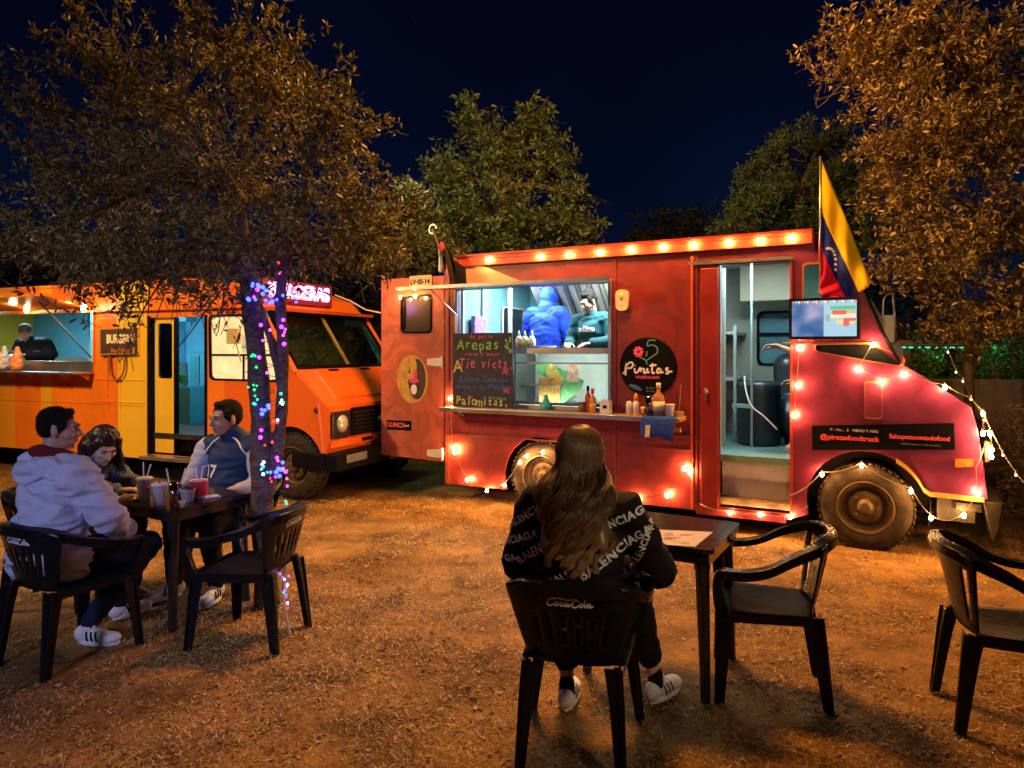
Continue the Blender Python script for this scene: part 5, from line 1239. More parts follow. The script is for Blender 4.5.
# ------------------------------------------------------------------ plastic chairs and tables
chair_pl = mat('chair_plastic', (.007, .008, .010), .27, 0, .2, 5, .18, 26, spec=.24, rvar=.08)
logo_w = mat('chair_logo', (.75, .75, .78), .5, 0, .15, 40)
def make_chair(name, label, H=.77, AH=.63, slots=True, logo=True):
    t = thing(name, label, 'chair', (0, 0, 0), 0, 'black plastic armchairs')
    # seat shell
    q = MB(); n = 14; vs = []; fs = []
    for i in range(n+1):
        for j in range(n+1):
            u = -1+2*j/n; v = i/n
            hw = .205+.025*v
            z = .435-.022*math.cos(u*PI/2)*math.sin(min(1, v*1.15)*PI)-.03*max(0, v-.88)/.12*(1) + .0
            vs.append((u*hw*(1-.06*max(0, v-.85)/.15*abs(u)), -.21+.44*v-.02*u*u*(v-.5)*2, z))
    for i in range(n):
        for j in range(n): fs.append((i*(n+1)+j, i*(n+1)+j+1, (i+1)*(n+1)+j+1, (i+1)*(n+1)+j))
    q.add(vs, fs); o = q.build('seat', mat('seat_plastic', (.010, .011, .013), .55, 0, .2, 5, .2, 30, spec=.02, rvar=.1), t, smooth=True); m = o.modifiers.new('s', 'SOLIDIFY'); m.thickness = .008
    q = MB(); P = [(-.20, -.20, .41), (-.228, .20, .405), (-.19, .232, .405), (.19, .232, .405), (.228, .20, .405), (.20, -.20, .41)]
    q.strip(spl(P, 5), [Vector((0, 0, 1))]*26, (0, 1, 0), .022, .004); q.build('seat_rim', chair_pl, t, smooth=False)
    # back shell: full grid, open slots
    q = MB(); NC, NR = 28, 16; vs = []; fs = []
    def bp(u, v, off=0.):
        z = .425+(H-.425)*v; a = u*(1.02+.12*v)
        hw = .175+.085*v**.8
        y = -.215-.085*v+.13*(1-math.cos(a))*(.5+v*.5)-off
        return (hw*math.sin(a)/math.sin(1.08), y, z-(.035*abs(u)**3*v))
    for i in range(NR+1):
        for j in range(NC+1): vs.append(bp(-1+2*j/NC, i/NR))
    for i in range(NR):
        for j in range(NC):
            if slots and 4 <= i <= 9 and 5 <= j <= 22 and (j-5) % 3 == 1: continue
            if not slots and 3 <= i <= 12 and (j in (3, 4, 23, 24)): continue
            fs.append((i*(NC+1)+j, i*(NC+1)+j+1, (i+1)*(NC+1)+j+1, (i+1)*(NC+1)+j))
    q.add(vs, fs); o = q.build('backrest', chair_pl, t, smooth=True); m = o.modifiers.new('s', 'SOLIDIFY'); m.thickness = .007; m.offset = 0
    # rail that runs round the back into the two arms
    half = [(0, -.302, H+.002), (.10, -.292, H), (.185, -.25, H-.01), (.238, -.19, H-.035), (.268, -.10, H-.075), (.280, 0, AH+.03), (.283, .10, AH+.005), (.278, .19, AH)]
    pts = spl([(-a, b, c) for a, b, c in reversed(half)] + half[1:], 4)
    sides = []; ups = []
    for i, p in enumerate(pts):
        d = (pts[min(i+1, len(pts)-1)]-pts[max(i-1, 0)]).normalized(); s_ = Vector((d.y, -d.x, 0)).normalized(); up = s_.cross(d).normalized()
        k = max(0., min(1., (-.05-p.y)/.2))      # the back part of the rail is tilted outward like a lip
        s2 = (s_*(1-.0*k)+Vector((0, 0, -.25*k))).normalized(); sides.append(s2); ups.append(d.cross(s2).normalized())
    q = MB(); q.strip(pts, sides, ups, [.022+.008*min(1, abs(p.y+.3)*4) for p in pts], .008); q.build('rail', chair_pl, t, bevel=.003)
    q = MB(); n_ = len(pts); q.strip([p+s_*.021-Vector((0, 0, .018)) for p, s_ in zip(pts, sides)], [Vector((0, 0, 1))]*n_, [Vector((s_.x, s_.y, 0)).normalized() for s_ in sides], .020, .003); q.build('rail_flange', chair_pl, t)
    for s in (-1, 1):
        P = spl([(s*.278, .185, AH), (s*.276, .222, AH-.015), (s*.268, .232, AH-.06), (s*.252, .225, .50), (s*.232, .205, .41)], 5)
        sd = []; up = []
        for i, p in enumerate(P):
            d = (P[min(i+1, len(P)-1)]-P[max(i-1, 0)]).normalized(); sx = Vector((0, 1, 0)) if False else Vector((s, 0, 0)); sx = (sx-d*sx.dot(d)).normalized(); sd.append(sx); up.append(d.cross(sx))
        q = MB(); q.strip(P, sd, up, [.028-.010*i/(len(P)-1) for i in range(len(P))], [.012+.020*i/(len(P)-1) for i in range(len(P))])
        q.build('arm', chair_pl, t, bevel=.004)
    for (xt, yt, xb, yb, kk) in ((.205, .195, .252, .225, 1), (-.205, .195, -.252, .225, 1), (.185, -.205, .205, -.265, -1), (-.185, -.205, -.205, -.265, -1)):
        q = MB(); s = 1 if xt > 0 else -1
        A = [(xt, yt, .428), (xt+(xb-xt)*.35, yt+(yb-yt)*.35, .30), (xb, yb, -.004)]
        q.strip(A, (0, 1, 0), (1, 0, 0), [.042, .035, .023], .0045)
        B = [(p[0]-s*.021+s*.008*i, p[1]+kk*(.028-.006*i), p[2]) for i, p in enumerate(A)]
        q.strip(B, (1, 0, 0), (0, 1, 0), [.036, .030, .020], .0045)
        C_ = [(p[0]-s*.004, p[1], p[2]) for p in A]
        q.strip([(p[0]-s*.010, p[1]+kk*.012, p[2]) for p in A], (1, 0, 0), (0, 1, 0), [.010, .009, .008], .010)
        q.build('leg', chair_pl, t, bevel=.002)
    if logo:
        # printed logo, curved with the back
        M = Matrix.Identity(4); h = .030
        q = MB(); S = Matrix.Diagonal((h, h, h, 1)) @ Matrix.Translation((-3.05, -.5, 0)); strokes(q, SCRIPT_CC, S, .0030, .0006)
        nv = []
        zc = H-.075
        for (a, b, c) in q.v:
            z = zc+b; v = (z-.425)/(H-.425); hw = .175+.085*v**.8
            u = max(-1, min(1, math.asin(max(-1, min(1, a*math.sin(1.08)/hw)))/(1.02+.12*v)))
            p = Vector(bp(u, v)); nv.append((p.x, p.y-.0055-c, z))
        q.v = nv; q.build('logo', logo_w, t)
    return t
def put(t, x, y, f, label=None):
    t.location = (x, y, gz(x, y)+.002); t.rotation_euler = (0, 0, math.atan2(-f[0], f[1]))
    if label: t['label'] = label
    return t
ch0 = put(make_chair('plastic_chair', 'black plastic armchair with white drink logo under the woman with long hair', .765), .285, 2.98, (.22, .97))
c1 = put(copy_tree(ch0), -2.44, 3.88, (.42, .91), 'black plastic armchair with white drink logo under the man in the grey hoodie')
c2 = put(copy_tree(ch0), -1.53, 4.08, (-.97, .16), 'empty black plastic armchair beside the lit tree trunk, turned to the left table')
c3 = put(copy_tree(ch0), -2.02, 5.12, (-.28, -.96), 'black plastic armchair under the man in the blue jacket')
c4 = put(copy_tree(ch0), -3.02, 4.70, (.95, .1), 'black plastic armchair under the woman looking down at the left table')
ch1 = put(make_chair('plastic_chair', 'empty black plastic armchair facing the right table, in front of the truck wheel', .80, .64, False, False), 1.27, 3.51, (-.95, .27))
c6 = put(copy_tree(ch1), 2.27, 3.17, (.95, -.30), 'empty black plastic armchair at the right edge, turned away from the tables')

table_pl = mat('table_plastic', (.020, .016, .016), .16, 0, .3, 4, .08, 20, spec=.6, rvar=.08)
TS = (.62, .70)
def make_table(label):
    t = thing('plastic_table', label, 'table', (0, 0, 0), 0, 'black plastic tables')
    a, b = TS[0]/2, TS[1]/2
    q = MB(); q.panel([roundpoly([(-a, -b), (a, -b), (a, b), (-a, b)], .045, 6)], .712, .735, 'xy'); q.panel([roundpoly([(-a+.045, -b+.045), (a-.045, -b+.045), (a-.045, b-.045), (-a+.045, b-.045)], .03, 6)], .7351, .7362, 'xy')
    q.build('tabletop', table_pl, t, bevel=.006)
    q = MB(); ring_panel(q, [(-a+.02, -b+.02), (a-.02, -b+.02), (a-.02, b-.02), (-a+.02, b-.02)], .012, .655, .7115, 'xy'); q.build('apron', table_pl, t)
    for sx_ in (-1, 1):
        for sy_ in (-1, 1):
            q = MB(); x, y = sx_*(a-.065), sy_*(b-.065); P = [(x+sx_*.022*(1-z/.7), y+sy_*.022*(1-z/.7), z) for z in (0, .1, .3, .55, .62)]
            q.tube(P, [.021, .024, .027, .031, .032], 16); q.tube([(x, y, .62), (x, y, .64), (x, y, .711)], [.036, .040, .041], 16)
            for k in range(8):
                an = 2*PI*k/8; q.tube([(P[0][0]+.021*math.cos(an), P[0][1]+.021*math.sin(an), 0), (x+.032*math.cos(an), y+.032*math.sin(an), .62)], .003, 4)
            q.build('leg', table_pl, t, smooth=False)
    return t
TR = make_table('black plastic table with a paper mat, beside the woman with long hair'); TR.location = (.79, 3.72, gz(.79, 3.72)); TR.rotation_euler = (0, 0, R_(60))
TL = copy_tree(TR); TL['label'] = 'black plastic table with drinks between the three seated people'; TL.location = (-2.165, 4.575, gz(-2.1, 4.5)); TL.rotation_euler = (0, 0, R_(60))
TZL = TL.location.z+.7363; TZR = TR.location.z+.7363
def TPt(px, py, z): 
    Yy = (CAMH-z)*F/(py-350); return Vector(((px-512)/F*Yy, Yy, z))
def on(name, label, cat, px, py, z, parts, group=None, rz=0.):
    p = TPt(px, py, z); t = thing(name, label, cat, tuple(p), rz, group)
    for nm, prof, m in parts:
        q = MB()
        if callable(prof): prof(q)
        else: q.lathe(prof, (0, 0, 0), 22)
        q.build(nm, m, t, smooth=not callable(prof))
    return t
straw_w = mat('straw_white', (.8, .8, .82), .4); redp_ = mat('cup_red', (.6, .03, .03), .45)
def sc_cup(r0, r1, h): return [(.0001, 0), (r0, .001), (r1, h), (r1+.003, h+.001), (r1+.003, h-.004), (r1-.002, h-.002), (r0-.002, .006), (.0001, .005)]
def lidp(r, h): return [(r+.003, h), (r+.003, h+.006), (r*.8, h+.010), (.0001, h+.010)]
on('paper_cup', 'tall white cup with two straws, nearest the woman looking down', 'cup', 144.5, 500, TZL, [('body', sc_cup(.032, .048, .135), whitep), ('lid', lidp(.045, .135), whitep), ('straw', lambda q: q.tube([(-.005, 0, .13), (-.008, 0, .24)], .004, 6), straw_w), ('straw', lambda q: q.tube([(.01, 0, .13), (.04, 0, .225)], .004, 6), straw_w), ('print', lambda q: q.ball((.034, -.024, .075), (.012, .008, .012)), redp_)])
on('paper_cup', 'white cup with a closed lid, second from the left on the left table', 'cup', 159.5, 505, TZL, [('body', sc_cup(.034, .047, .125), whitep), ('lid', lidp(.045, .125), whitep), ('knob', lambda q: q.ball((.0, 0, .142), .009), redp_)])
cg = glass_mat('clear_tumbler', (.85, .88, .9), .5)
on('tumbler', 'clear plastic tumbler with a straw in the middle of the left table', 'glass', 174, 509, TZL, [('body', [(.0001, 0), (.022, .001), (.028, .16), (.026, .16), (.02, .006), (.0001, .005)], cg), ('drink', [(.0001, .006), (.02, .007), (.0225, .06), (.0001, .061)], amber), ('straw', lambda q: q.tube([(0, 0, .02), (-.045, .0, .24)], .004, 6), straw_w)])
on('tumbler', 'second clear tumbler with a straw leaning right on the left table', 'glass', 177, 500, TZL, [('body', [(.0001, 0), (.024, .001), (.030, .10), (.028, .10), (.022, .006), (.0001, .005)], cg), ('straw', lambda q: q.tube([(0, 0, .02), (.055, .0, .20)], .004, 6), straw_w), ('garnish', lambda q: q.ball((.01, 0, .10), (.018, .018, .012)), redp_)])
on('sauce_tub', 'tiny white sauce tub at the near edge of the left table', 'tub', 181, 507.5, TZL, [('body', sc_cup(.018, .024, .035), whitep), ('drink', [(.0001, .03), (.022, .03), (.0001, .031)], amber)])
on('dessert_cup', 'short white cup with a dark filling on the left table', 'cup', 187.5, 501, TZL, [('body', sc_cup(.034, .046, .075), whitep), ('filling', [(.046, .07), (.03, .09), (.0001, .095)], mat('choc', (.05, .02, .01), .5))])
on('paper_cup', 'white and red cup with white straws in front of the blue jacket', 'cup', 199, 498, TZL, [('body', sc_cup(.036, .052, .115), whitep), ('print', lambda q: q.lathe([(.0525, .02), (.055, .11)], (.001, -.001, 0), 20), redp_), ('straw', lambda q: q.tube([(.01, 0, .1), (.025, 0, .2), (.05, 0, .205)], .004, 6), straw_w), ('straw', lambda q: q.tube([(-.01, 0, .1), (-.02, 0, .205)], .004, 6), straw_w)])
on('napkin', 'folded white napkin at the far corner of the left table', 'napkin', 211, 497, TZL, [('paper', lambda q: q.box(-.05, .05, -.04, .04, .001, .006), whitep)], rz=.7)
on('food_tray', 'paper tray of fried food in front of the woman looking down', 'tray', 129, 500, TZL, [('paper', lambda q: q.lathe([(.0001, .001), (.07, .002), (.085, .02), (.088, .02), (.072, .0), (.0001, .0)], (0, 0, 0), 8), mat('tray_paper', (.6, .5, .38), .6, 0, .3, 20)), ('food', lambda q: [q.ball((random.uniform(-.05, .05), random.uniform(-.05, .05), .02), (.02, .014, .012), 8, 6) for _ in range(12)], mat('fried_food', (.35, .17, .05), .6, 0, .4, 50))])
pmat = mat('mat_paper', (.55, .40, .34), .6, 0, .2, 14, col2=(.65, .52, .48))
t = thing('placemat', 'pale printed paper mat lying on the right table', 'placemat', (0, 0, 0)); A = [TPt(x, y, TZR+.002) for x, y in ((652, 533), (655, 530), (712, 533), (694, 546), (655, 544))]
A = [TPt(x, y, TZR+.002) for x, y in ((640, 543), (648, 529), (713, 532), (695, 546.5))]
q = MB(); q.add([p for p in A]+[p-Vector((0, 0, .0012)) for p in A], [(0,1,2,3), (7,6,5,4), (0,4,5,1), (1,5,6,2), (2,6,7,3), (3,7,4,0)]); q.build('paper', pmat, t)
q = MB(); c = (A[0]+A[2])/2
for i in range(14):
    p = A[0].lerp(A[3], random.uniform(.15, .85)).lerp(A[1].lerp(A[2], random.uniform(.2, .8)), random.uniform(.1, .8)); q.box(p.x-.02, p.x+.02, p.y-.006, p.y+.006, p.z+.0004, p.z+.001)
tag(q.build('printed_lines', mat('print_brown', (.30, .15, .10), .6, 0, .4, 30), t), kind='stuff')
on('litter_scrap', 'small white scrap lying on the ground under the left table', 'litter', 152, 610, .01, [('paper', lambda q: q.box(-.04, .03, -.015, .02, .0, .01), whitep)], rz=.4)
# ------------------------------------------------------------------ people
skin = mat('skin', (.46, .25, .17), .5, 0, .08, 30, .1, 250, spec=.35); bsdf(skin).inputs['Subsurface Weight'].default_value = .0
skin_p = mat('skin_pale', (.62, .40, .31), .5, 0, .08, 30, .1, 250, spec=.35)
hairb = mat('hair_black', (.010, .007, .006), .6, 0, .4, 60, .6, 220, spec=.15)
eye_w = mat('eye_white', (.7, .68, .66), .2); eye_d = mat('eye_dark', (.015, .01, .008), .15)
lipm = mat('lips', (.38, .13, .11), .45)
V3 = lambda *a: Vector(a)
def hand(q, wr, d, nrm, s, curl=.35, spread=.15, k=1.):
    d = Vector(d).normalized(); nrm = Vector(nrm); nrm = (nrm-d*nrm.dot(d)).normalized(); lat = d.cross(nrm)*s    # lat points to the thumb side
    wr = Vector(wr)
    base = [wr+d*.088*k+lat*x*k for x in (.030, .010, -.010, -.028)]
    q.cap(wr-d*.01, .024*k, wr+d*.03*k, .023*k)
    for b in base: q.cap(wr+d*.015*k+(b-wr-d*.088*k)*.5, .017*k, b-d*.004, .0125*k, 8)
    for i, (b, L) in enumerate(zip(base, (.072, .082, .076, .058))):
        dd = (d+lat*(spread*(1.5-i)/1.5*.5)).normalized(); p = b; r = .0098*k
        for j, fr in enumerate((.44, .31, .25)):
            a = curl*(.55+.5*j); ddn = dd*math.cos(a)-nrm*math.sin(a); 
            p2 = p+ddn*L*fr*k; q.cap(p, r, p2, r*.9, 8); dd = ddn; nrm_ = nrm; p = p2; r *= .92
    tb = wr+d*.028*k+lat*.022*k; td = (d*.65+lat*.75-nrm*.3).normalized()
    p1 = tb+td*.042*k; p2 = p1+(td*.6+d*.6-nrm*.25).normalized()*.032*k; p3 = p2+(d*.9-nrm*.35+td*.1).normalized()*.026*k
    q.cap(tb, .015*k, p1, .012*k, 8); q.cap(p1, .0115*k, p2, .0105*k, 8); q.cap(p2, .0105*k, p3, .009*k, 8)
def head_mats(c, yaw, pitch, roll=0., base=Matrix.Identity(3)):
    Rm = Matrix.Rotation(yaw, 3, 'Z') @ Matrix.Rotation(-pitch, 3, 'X') @ Matrix.Rotation(roll, 3, 'Y')
    return Rm
def head_caps(q, c, Rm, k=1., fem=False):
    P = lambda x, y, z: Vector(c)+Rm @ (Vector((x, y, z))*k)
    B = lambda x, y, z, a, b, c_: q.ball(P(x, y, z), (a*k, b*k, c_*k), 20, 14, Rm)
    B(0, -.018, .035, .075, .092, .086); B(0, .022, -.012, .063, .070, .080); B(0, .035, -.062, .050, .050, .040)
    B(0, .066, -.088, .022, .020, .018); B(0, .078, .036, .050, .020, .014)
    for s in (-1, 1):
        B(s*.036, .055, -.018, .026, .028, .026); B(s*.077, -.006, -.004, .009, .019, .031)
    q.cap(P(0, .090, .022), .008*k, P(0, .112, -.018), .0125*k, 10); B(.011, .100, -.024, .009, .010, .008); B(-.011, .100, -.024, .009, .010, .008)
    B(0, .087, -.047, .022, .009, .006); B(0, .085, -.058, .020, .009, .007)
def face_parts(par, c, Rm, k=1., brow=hairb, hairm=hairb, far=False):
    P = lambda x, y, z: Vector(c)+Rm @ (Vector((x, y, z))*k)
    for s in (-1, 1):
        q = MB(); q.ball(P(s*.030, .081, .014), (.0125*k, .009*k, .0065*k), 12, 8, Rm); e_ = q.build('eye', eye_w, par, smooth=True)
        q = MB(); q.ball(P(s*.030, .0875, .013), (.0058*k, .004*k, .0058*k), 10, 6, Rm); q.build('iris', eye_d, e_, smooth=True)
        q = MB(); q.tube(spl([P(s*.012, .096, .031), P(s*.030, .097, .038), P(s*.050, .082, .032)], 4), .0024*k, 6); q.build('eyebrow', brow, par, smooth=True)
        if far: continue
        q = MB(); q.tube(spl([P(s*.016, .089, .017), P(s*.030, .093, .0225), P(s*.046, .082, .016)], 4), .0022*k, 5); q.build('eyelid', brow, par, smooth=True)
    q = MB(); q.ball(P(0, .0925, -.0475), (.021*k, .006*k, .0045*k), 12, 6, Rm); q.ball(P(0, .0915, -.0565), (.018*k, .006*k, .005*k), 12, 6, Rm); q.build('lips', lipm, par, smooth=True)
def short_hair(par, c, Rm, k=1., m=hairb, top=.010, fade=True):
    P = lambda x, y, z: Vector(c)+Rm @ (Vector((x, y, z))*k)
    q = MB(); q.ball(P(0, -.025, .058), (.0775*k, .090*k, (.066+top)*k), 26, 18, Rm); q.ball(P(0, -.045, .025), (.077*k, .068*k, .075*k), 20, 14, Rm)
    q.ball(P(0, .036, .104), (.050*k, .030*k, .022*k), 16, 10, Rm)
    for s in (-1, 1): q.ball(P(s*.058, .018, .045), (.020*k, .030*k, .045*k), 12, 8, Rm); q.ball(P(s*.070, .012, .012), (.008*k, .012*k, .022*k), 10, 8, Rm)
    me = fuse(q, .005, 3); wrinkle(me, .0035, (90, 90, 40), 3); me.materials.append(m); ho = meshobj('hair', me, par)
    rd = random.Random(int(k*100)); nn = [0.]*(3*len(me.vertices)); me.vertices.foreach_get('normal', nn); q = MB(); back = Rm @ V3(0, .25, .55)
    for i in range(0, len(me.vertices), max(1, len(me.vertices)//1300)):
        p0 = me.vertices[i].co; n0 = Vector(nn[3*i:3*i+3])
        d = (n0*.6+back*rd.uniform(.2, 1.)+V3(rd.gauss(0, .35), rd.gauss(0, .35), rd.gauss(0, .35))).normalized(); L = rd.uniform(.004, .010)
        q.tube([p0-n0*.002, p0+d*L*.6, p0+d*L], [.0011, .0009, .0004], 3, caps=False)
    q.build('hair_strands', m, ho, smooth=True, fixn=False); return ho
class Pose:
    def __init__(s, pel, chest, neck, head, sh, el, wr, hip, kn, an, toe, yaw=0., pitch=0., roll=0., hd=None, hn=None, curl=(.4, .4), bulk=1., hk=1.):
        g = lambda v: [Vector(v[0]), Vector(v[1])]
        s.pel, s.chest, s.neck, s.head = map(Vector, (pel, chest, neck, head)); s.sh, s.el, s.wr, s.hip, s.kn, s.an, s.toe = map(g, (sh, el, wr, hip, kn, an, toe))
        s.R = head_mats(head, yaw, pitch, roll); s.bulk = bulk; s.hk = hk; s.curl = curl
        s.hd = [Vector(v) for v in hd] if hd else [(s.wr[i]-s.el[i]).normalized() for i in (0, 1)]
        s.hn = [Vector(v) for v in hn] if hn else [Vector((0, 0, 1))]*2
        x = (s.sh[1]-s.sh[0]).normalized(); z = (s.neck-s.pel).normalized(); y = z.cross(x).normalized(); x = y.cross(z).normalized()
        s.T = Matrix((x, y, z)).transposed()
    def torso(s, q, e=0., neck=True, low=0.):
        b = s.bulk; T = s.T
        q.cap(s.hip[0].lerp(s.hip[1], .12)+V3(0, -.01, .01), .112*b+e, s.hip[1].lerp(s.hip[0], .12)+V3(0, -.01, .01), .112*b+e, 16)
        q.ball(s.pel.lerp(s.chest, .45), ((.138*b+e), (.105*b+e), .15), 20, 14, T); q.ball(s.pel.lerp(s.chest, .2), ((.145*b+e), (.112*b+e), .13), 20, 14, T)
        q.ball(s.chest, (.155*b+e, .112*b+e, .155+e*.5), 20, 14, T)
        q.cap(s.sh[0].lerp(s.sh[1], .06), .058*b+e, s.sh[1].lerp(s.sh[0], .06), .058*b+e, 14)
        if neck: q.cap(s.chest.lerp(s.neck, .55), .085*b+e*.8, s.neck+(s.head-s.neck)*.1, .052+e*.5, 14)
    def arm(s, q, i, e=0., cuff=0.):
        q.cap(s.sh[i], .056*s.bulk+e, s.el[i], .042*s.bulk+e, 14); w_ = s.wr[i].lerp(s.el[i], cuff); q.cap(s.el[i], .043*s.bulk+e, w_, .029+e, 14)
    def leg(s, q, i, e=0., end=1.):
        q.cap(s.hip[i], .090*s.bulk+e, s.kn[i], .062+e, 16); q.cap(s.kn[i], .060+e, s.kn[i].lerp(s.an[i], end), .040+e, 14)
        mid = s.kn[i].lerp(s.an[i], .33); q.ball(mid, .058+e, 12, 8)
    def body(s, par, m, voxel=.007, legs=True, fem=False):
        q = MB(); s.torso(q, -.012, False); q.cap(s.chest.lerp(s.neck, .4), .07, s.head+s.R @ V3(0, -.03, -.06), .050*(.88 if fem else 1.), 14); head_caps(q, s.head, s.R, s.hk, fem)
        for i in (0, 1):
            s.arm(q, i, -.008); hand(q, s.wr[i], s.hd[i], s.hn[i], (1 if i == 1 else -1)*-1, s.curl[i], k=.95 if fem else 1.05)
            if legs: s.leg(q, i, -.010); f = (s.toe[i]-s.an[i]); q.cap(s.an[i]-V3(0, 0, .03), .035, s.toe[i], .03)
        me = fuse(q, voxel, 3, .5); me.materials.append(m); return meshobj('body', me, par)
def cloth_part(name, q, m, par, voxel=.012, amp=.008, seed=1., sc_=(9, 9, 22), smooth=4, cut=None):
    me = fuse(q, voxel, smooth)
    if cut:
        b = bmesh.new(); b.from_mesh(me)
        for co, no_ in cut: bmesh.ops.bisect_plane(b, geom=b.verts[:]+b.edges[:]+b.faces[:], plane_co=co, plane_no=no_, clear_outer=True)
        b.to_mesh(me); b.free()
    wrinkle(me, amp, sc_, seed); me.materials.clear(); me.materials.append(m); return meshobj(name, me, par)
def shoe(par, an, toe, m, sole, stripes=None, sock=None):
    an, toe = Vector(an), Vector(toe); d = (toe-an); d.z = 0; d.normalize(); s = V3(-d.y, d.x, 0); up = V3(0, 0, 1)
    g0_ = V3(an.x, an.y, 0.0); Rm = Matrix((s, d, up)).transposed()
    q = MB(); q.ball(g0_-d*.025+up*.060, (.038, .048, .048), 16, 12, Rm); q.ball(g0_+d*.06+up*.050, (.042, .09, .042), 16, 12, Rm); q.ball(g0_+d*.145+up*.042, (.046, .06, .034), 16, 12, Rm); q.cap(g0_+d*.0+up*.07, .038, g0_+d*.02+up*.105, .036)
    me = fuse(q, .006, 3); me.materials.append(m); o = meshobj('shoe', me, par)
    q = MB(); n = 24; loop = []
    for i in range(n):
        a = 2*PI*i/n; y = .075+.125*math.sin(a); x = (.044+.006*math.sin(a))*math.cos(a); loop.append(g0_+d*y+s*x)
    q.add([p+up*.004 for p in loop]+[p*1.0+up*.030 for p in loop], [tuple(range(n-1, -1, -1)), tuple(range(n, 2*n))]+[(i, (i+1) % n, n+(i+1) % n, n+i) for i in range(n)]); q.build('sole', sole, o, bevel=.006)
    if stripes:
        for sd in (-1, 1):
            q = MB()
            for k_ in range(3):
                c = g0_+d*(.035+.028*k_)+s*sd*.040; q.strip([c+up*.035+s*sd*.004, c+up*.055+d*-.006+s*sd*.003, c+up*.082+d*-.014-s*sd*.008], d, s, .0055, .002)
            q.build('stripe', stripes, o)
    q = MB()
    for k_ in range(4): c = g0_+d*(.055+.022*k_)+up*(.093-.007*k_); q.tube([c-s*.02, c+up*.004, c+s*.02], .003, 5)
    q.build('lace', sole, o)
    return o
def person(label, x, y, f=None, rot=None, z=None):
    rz = math.atan2(-f[0], f[1]) if f else rot
    return thing('person', label, 'person', (x, y, gz(x, y) if z is None else z), rz)
denim = mat('denim', (.012, .018, .045), .85, 0, .3, 20, .3, 200, spec=.2); blackf = mat('black_fabric', (.008, .008, .010), .85, 0, .25, 14, .3, 200, spec=.2)
white_sh = mat('shoe_white', (.74, .73, .74), .5, 0, .08, 20, dirt=.12)

# ---- woman in the foreground, seen from behind
p = person('woman seen from behind with long wavy hair and a black top covered in white lettering', .29, 2.99, (.24, .97))
G = Pose((0, -.06, .54), (.01, -.045, .86), (.015, -.02, 1.06), (.005, .0, 1.205), ((-.185, -.03, 1.0), (.20, -.03, .995)), ((-.275, .02, .73), (.325, .07, .735)), ((-.13, .24, .655), (.17, .30, .665)),
         ((-.09, -.05, .53), (.09, -.05, .53)), ((-.12, .40, .51), (.20, .43, .51)), ((-.10, .26, .09), (.30, .42, .10)), ((-.10, .39, .03), (.375, .55, .03)), yaw=-.12, pitch=.12, bulk=1.0)
bd_ = G.body(p, skin_p, .007, fem=True)
q = MB(); G.torso(q, .032); 
q.cap((-.12, -.10, 1.03), .045, (.12, -.10, 1.03), .045); q.cap((-.14, -.07, 1.055), .038, (.16, -.03, 1.04), .040); q.cap((0, -.13, .97), .06, (0, -.14, .88), .045)
q.ball((0, -.07, .56), (.20, .16, .12), 20, 12); q.ball((0, -.05, .80), (.20, .14, .2), 20, 14)
for i in (0, 1): G.arm(q, i, .030); q.ball(G.wr[i].lerp(G.el[i], .2), .052, 12, 8)
jack = cloth_part('hooded_top', q, blackf, p, .011, .014, 2., (7, 7, 13))
q = MB(); G.leg(q, 0, .016, .72); G.leg(q, 1, .016, .72); q.cap(G.hip[0], .12, G.hip[1], .12); cloth_part('trousers', q, blackf, p, .011, .009, 5.)
for i in (0, 1): shoe(p, G.an[i], G.toe[i], white_sh, white_sh, mat('shoe_grey', (.12, .13, .15), .6))
for i in (0, 1): q = MB(); q.cap(G.an[i]+V3(0, -.0, .03), .036, G.an[i]-V3(0, 0, .02), .038); q.build('sock', blackf, p, smooth=True)
# lettering that lies on the cloth
def project_text(me, target_me, origin, xdir, ydir, fdir, par, m, name='lettering', off=.004):
    b = bmesh.new(); b.from_mesh(me)
    for _ in range(2): bmesh.ops.subdivide_edges(b, edges=[e for e in b.edges if e.calc_length() > .012], cuts=1, use_grid_fill=False)
    bmesh.ops.triangulate(b, faces=b.faces)
    bv = BVHTree.FromPolygons([v.co for v in target_me.vertices], [tuple(q_.vertices) for q_ in target_me.polygons])
    kill = []
    for v in b.verts:
        w_ = Vector(origin)+Vector(xdir)*v.co.x+Vector(ydir)*v.co.y
        h = bv.ray_cast(w_-Vector(fdir)*.6, Vector(fdir), 1.2)
        if h[0] is None: kill.append(v)
        else: v.co = h[0]+h[1]*off if h[1].dot(Vector(fdir)) < 0 else h[0]-h[1]*off
    if kill: bmesh.ops.delete(b, geom=kill, context='VERTS')
    bad = [e for e in b.edges if e.calc_length() > .045]
    if bad: bmesh.ops.delete(b, geom=bad, context='EDGES')
    if not b.faces: b.free(); return None
    out = bpy.data.meshes.new(name); b.to_mesh(out); b.free(); out.materials.append(m); return meshobj(name, out, par)
lett = mat('print_white', (.62, .62, .62), .7, 0, .25, 60)
def wrap(body, cx, cz, ang, size=.052, fd=(0, 1, 0), xd=None, par=jack, m=lett, tm=None, bold=.0016, mirror=1, cy_=-.2, off=.005):
    me = text_mesh(body, size, extr=0, bold=bold, space=1.12)
    fd = Vector(fd).normalized(); x0_ = V3(fd.y, -fd.x, 0).normalized() if xd is None else Vector(xd); up = V3(0, 0, 1)
    ca, sa = math.cos(ang), math.sin(ang)
    return project_text(me, tm or jack.data, (cx, cy_, cz), (x0_*ca+up*sa)*mirror, up*ca-x0_*sa, fd, par, m, off=off)
WD = 'BALENCIAGA'
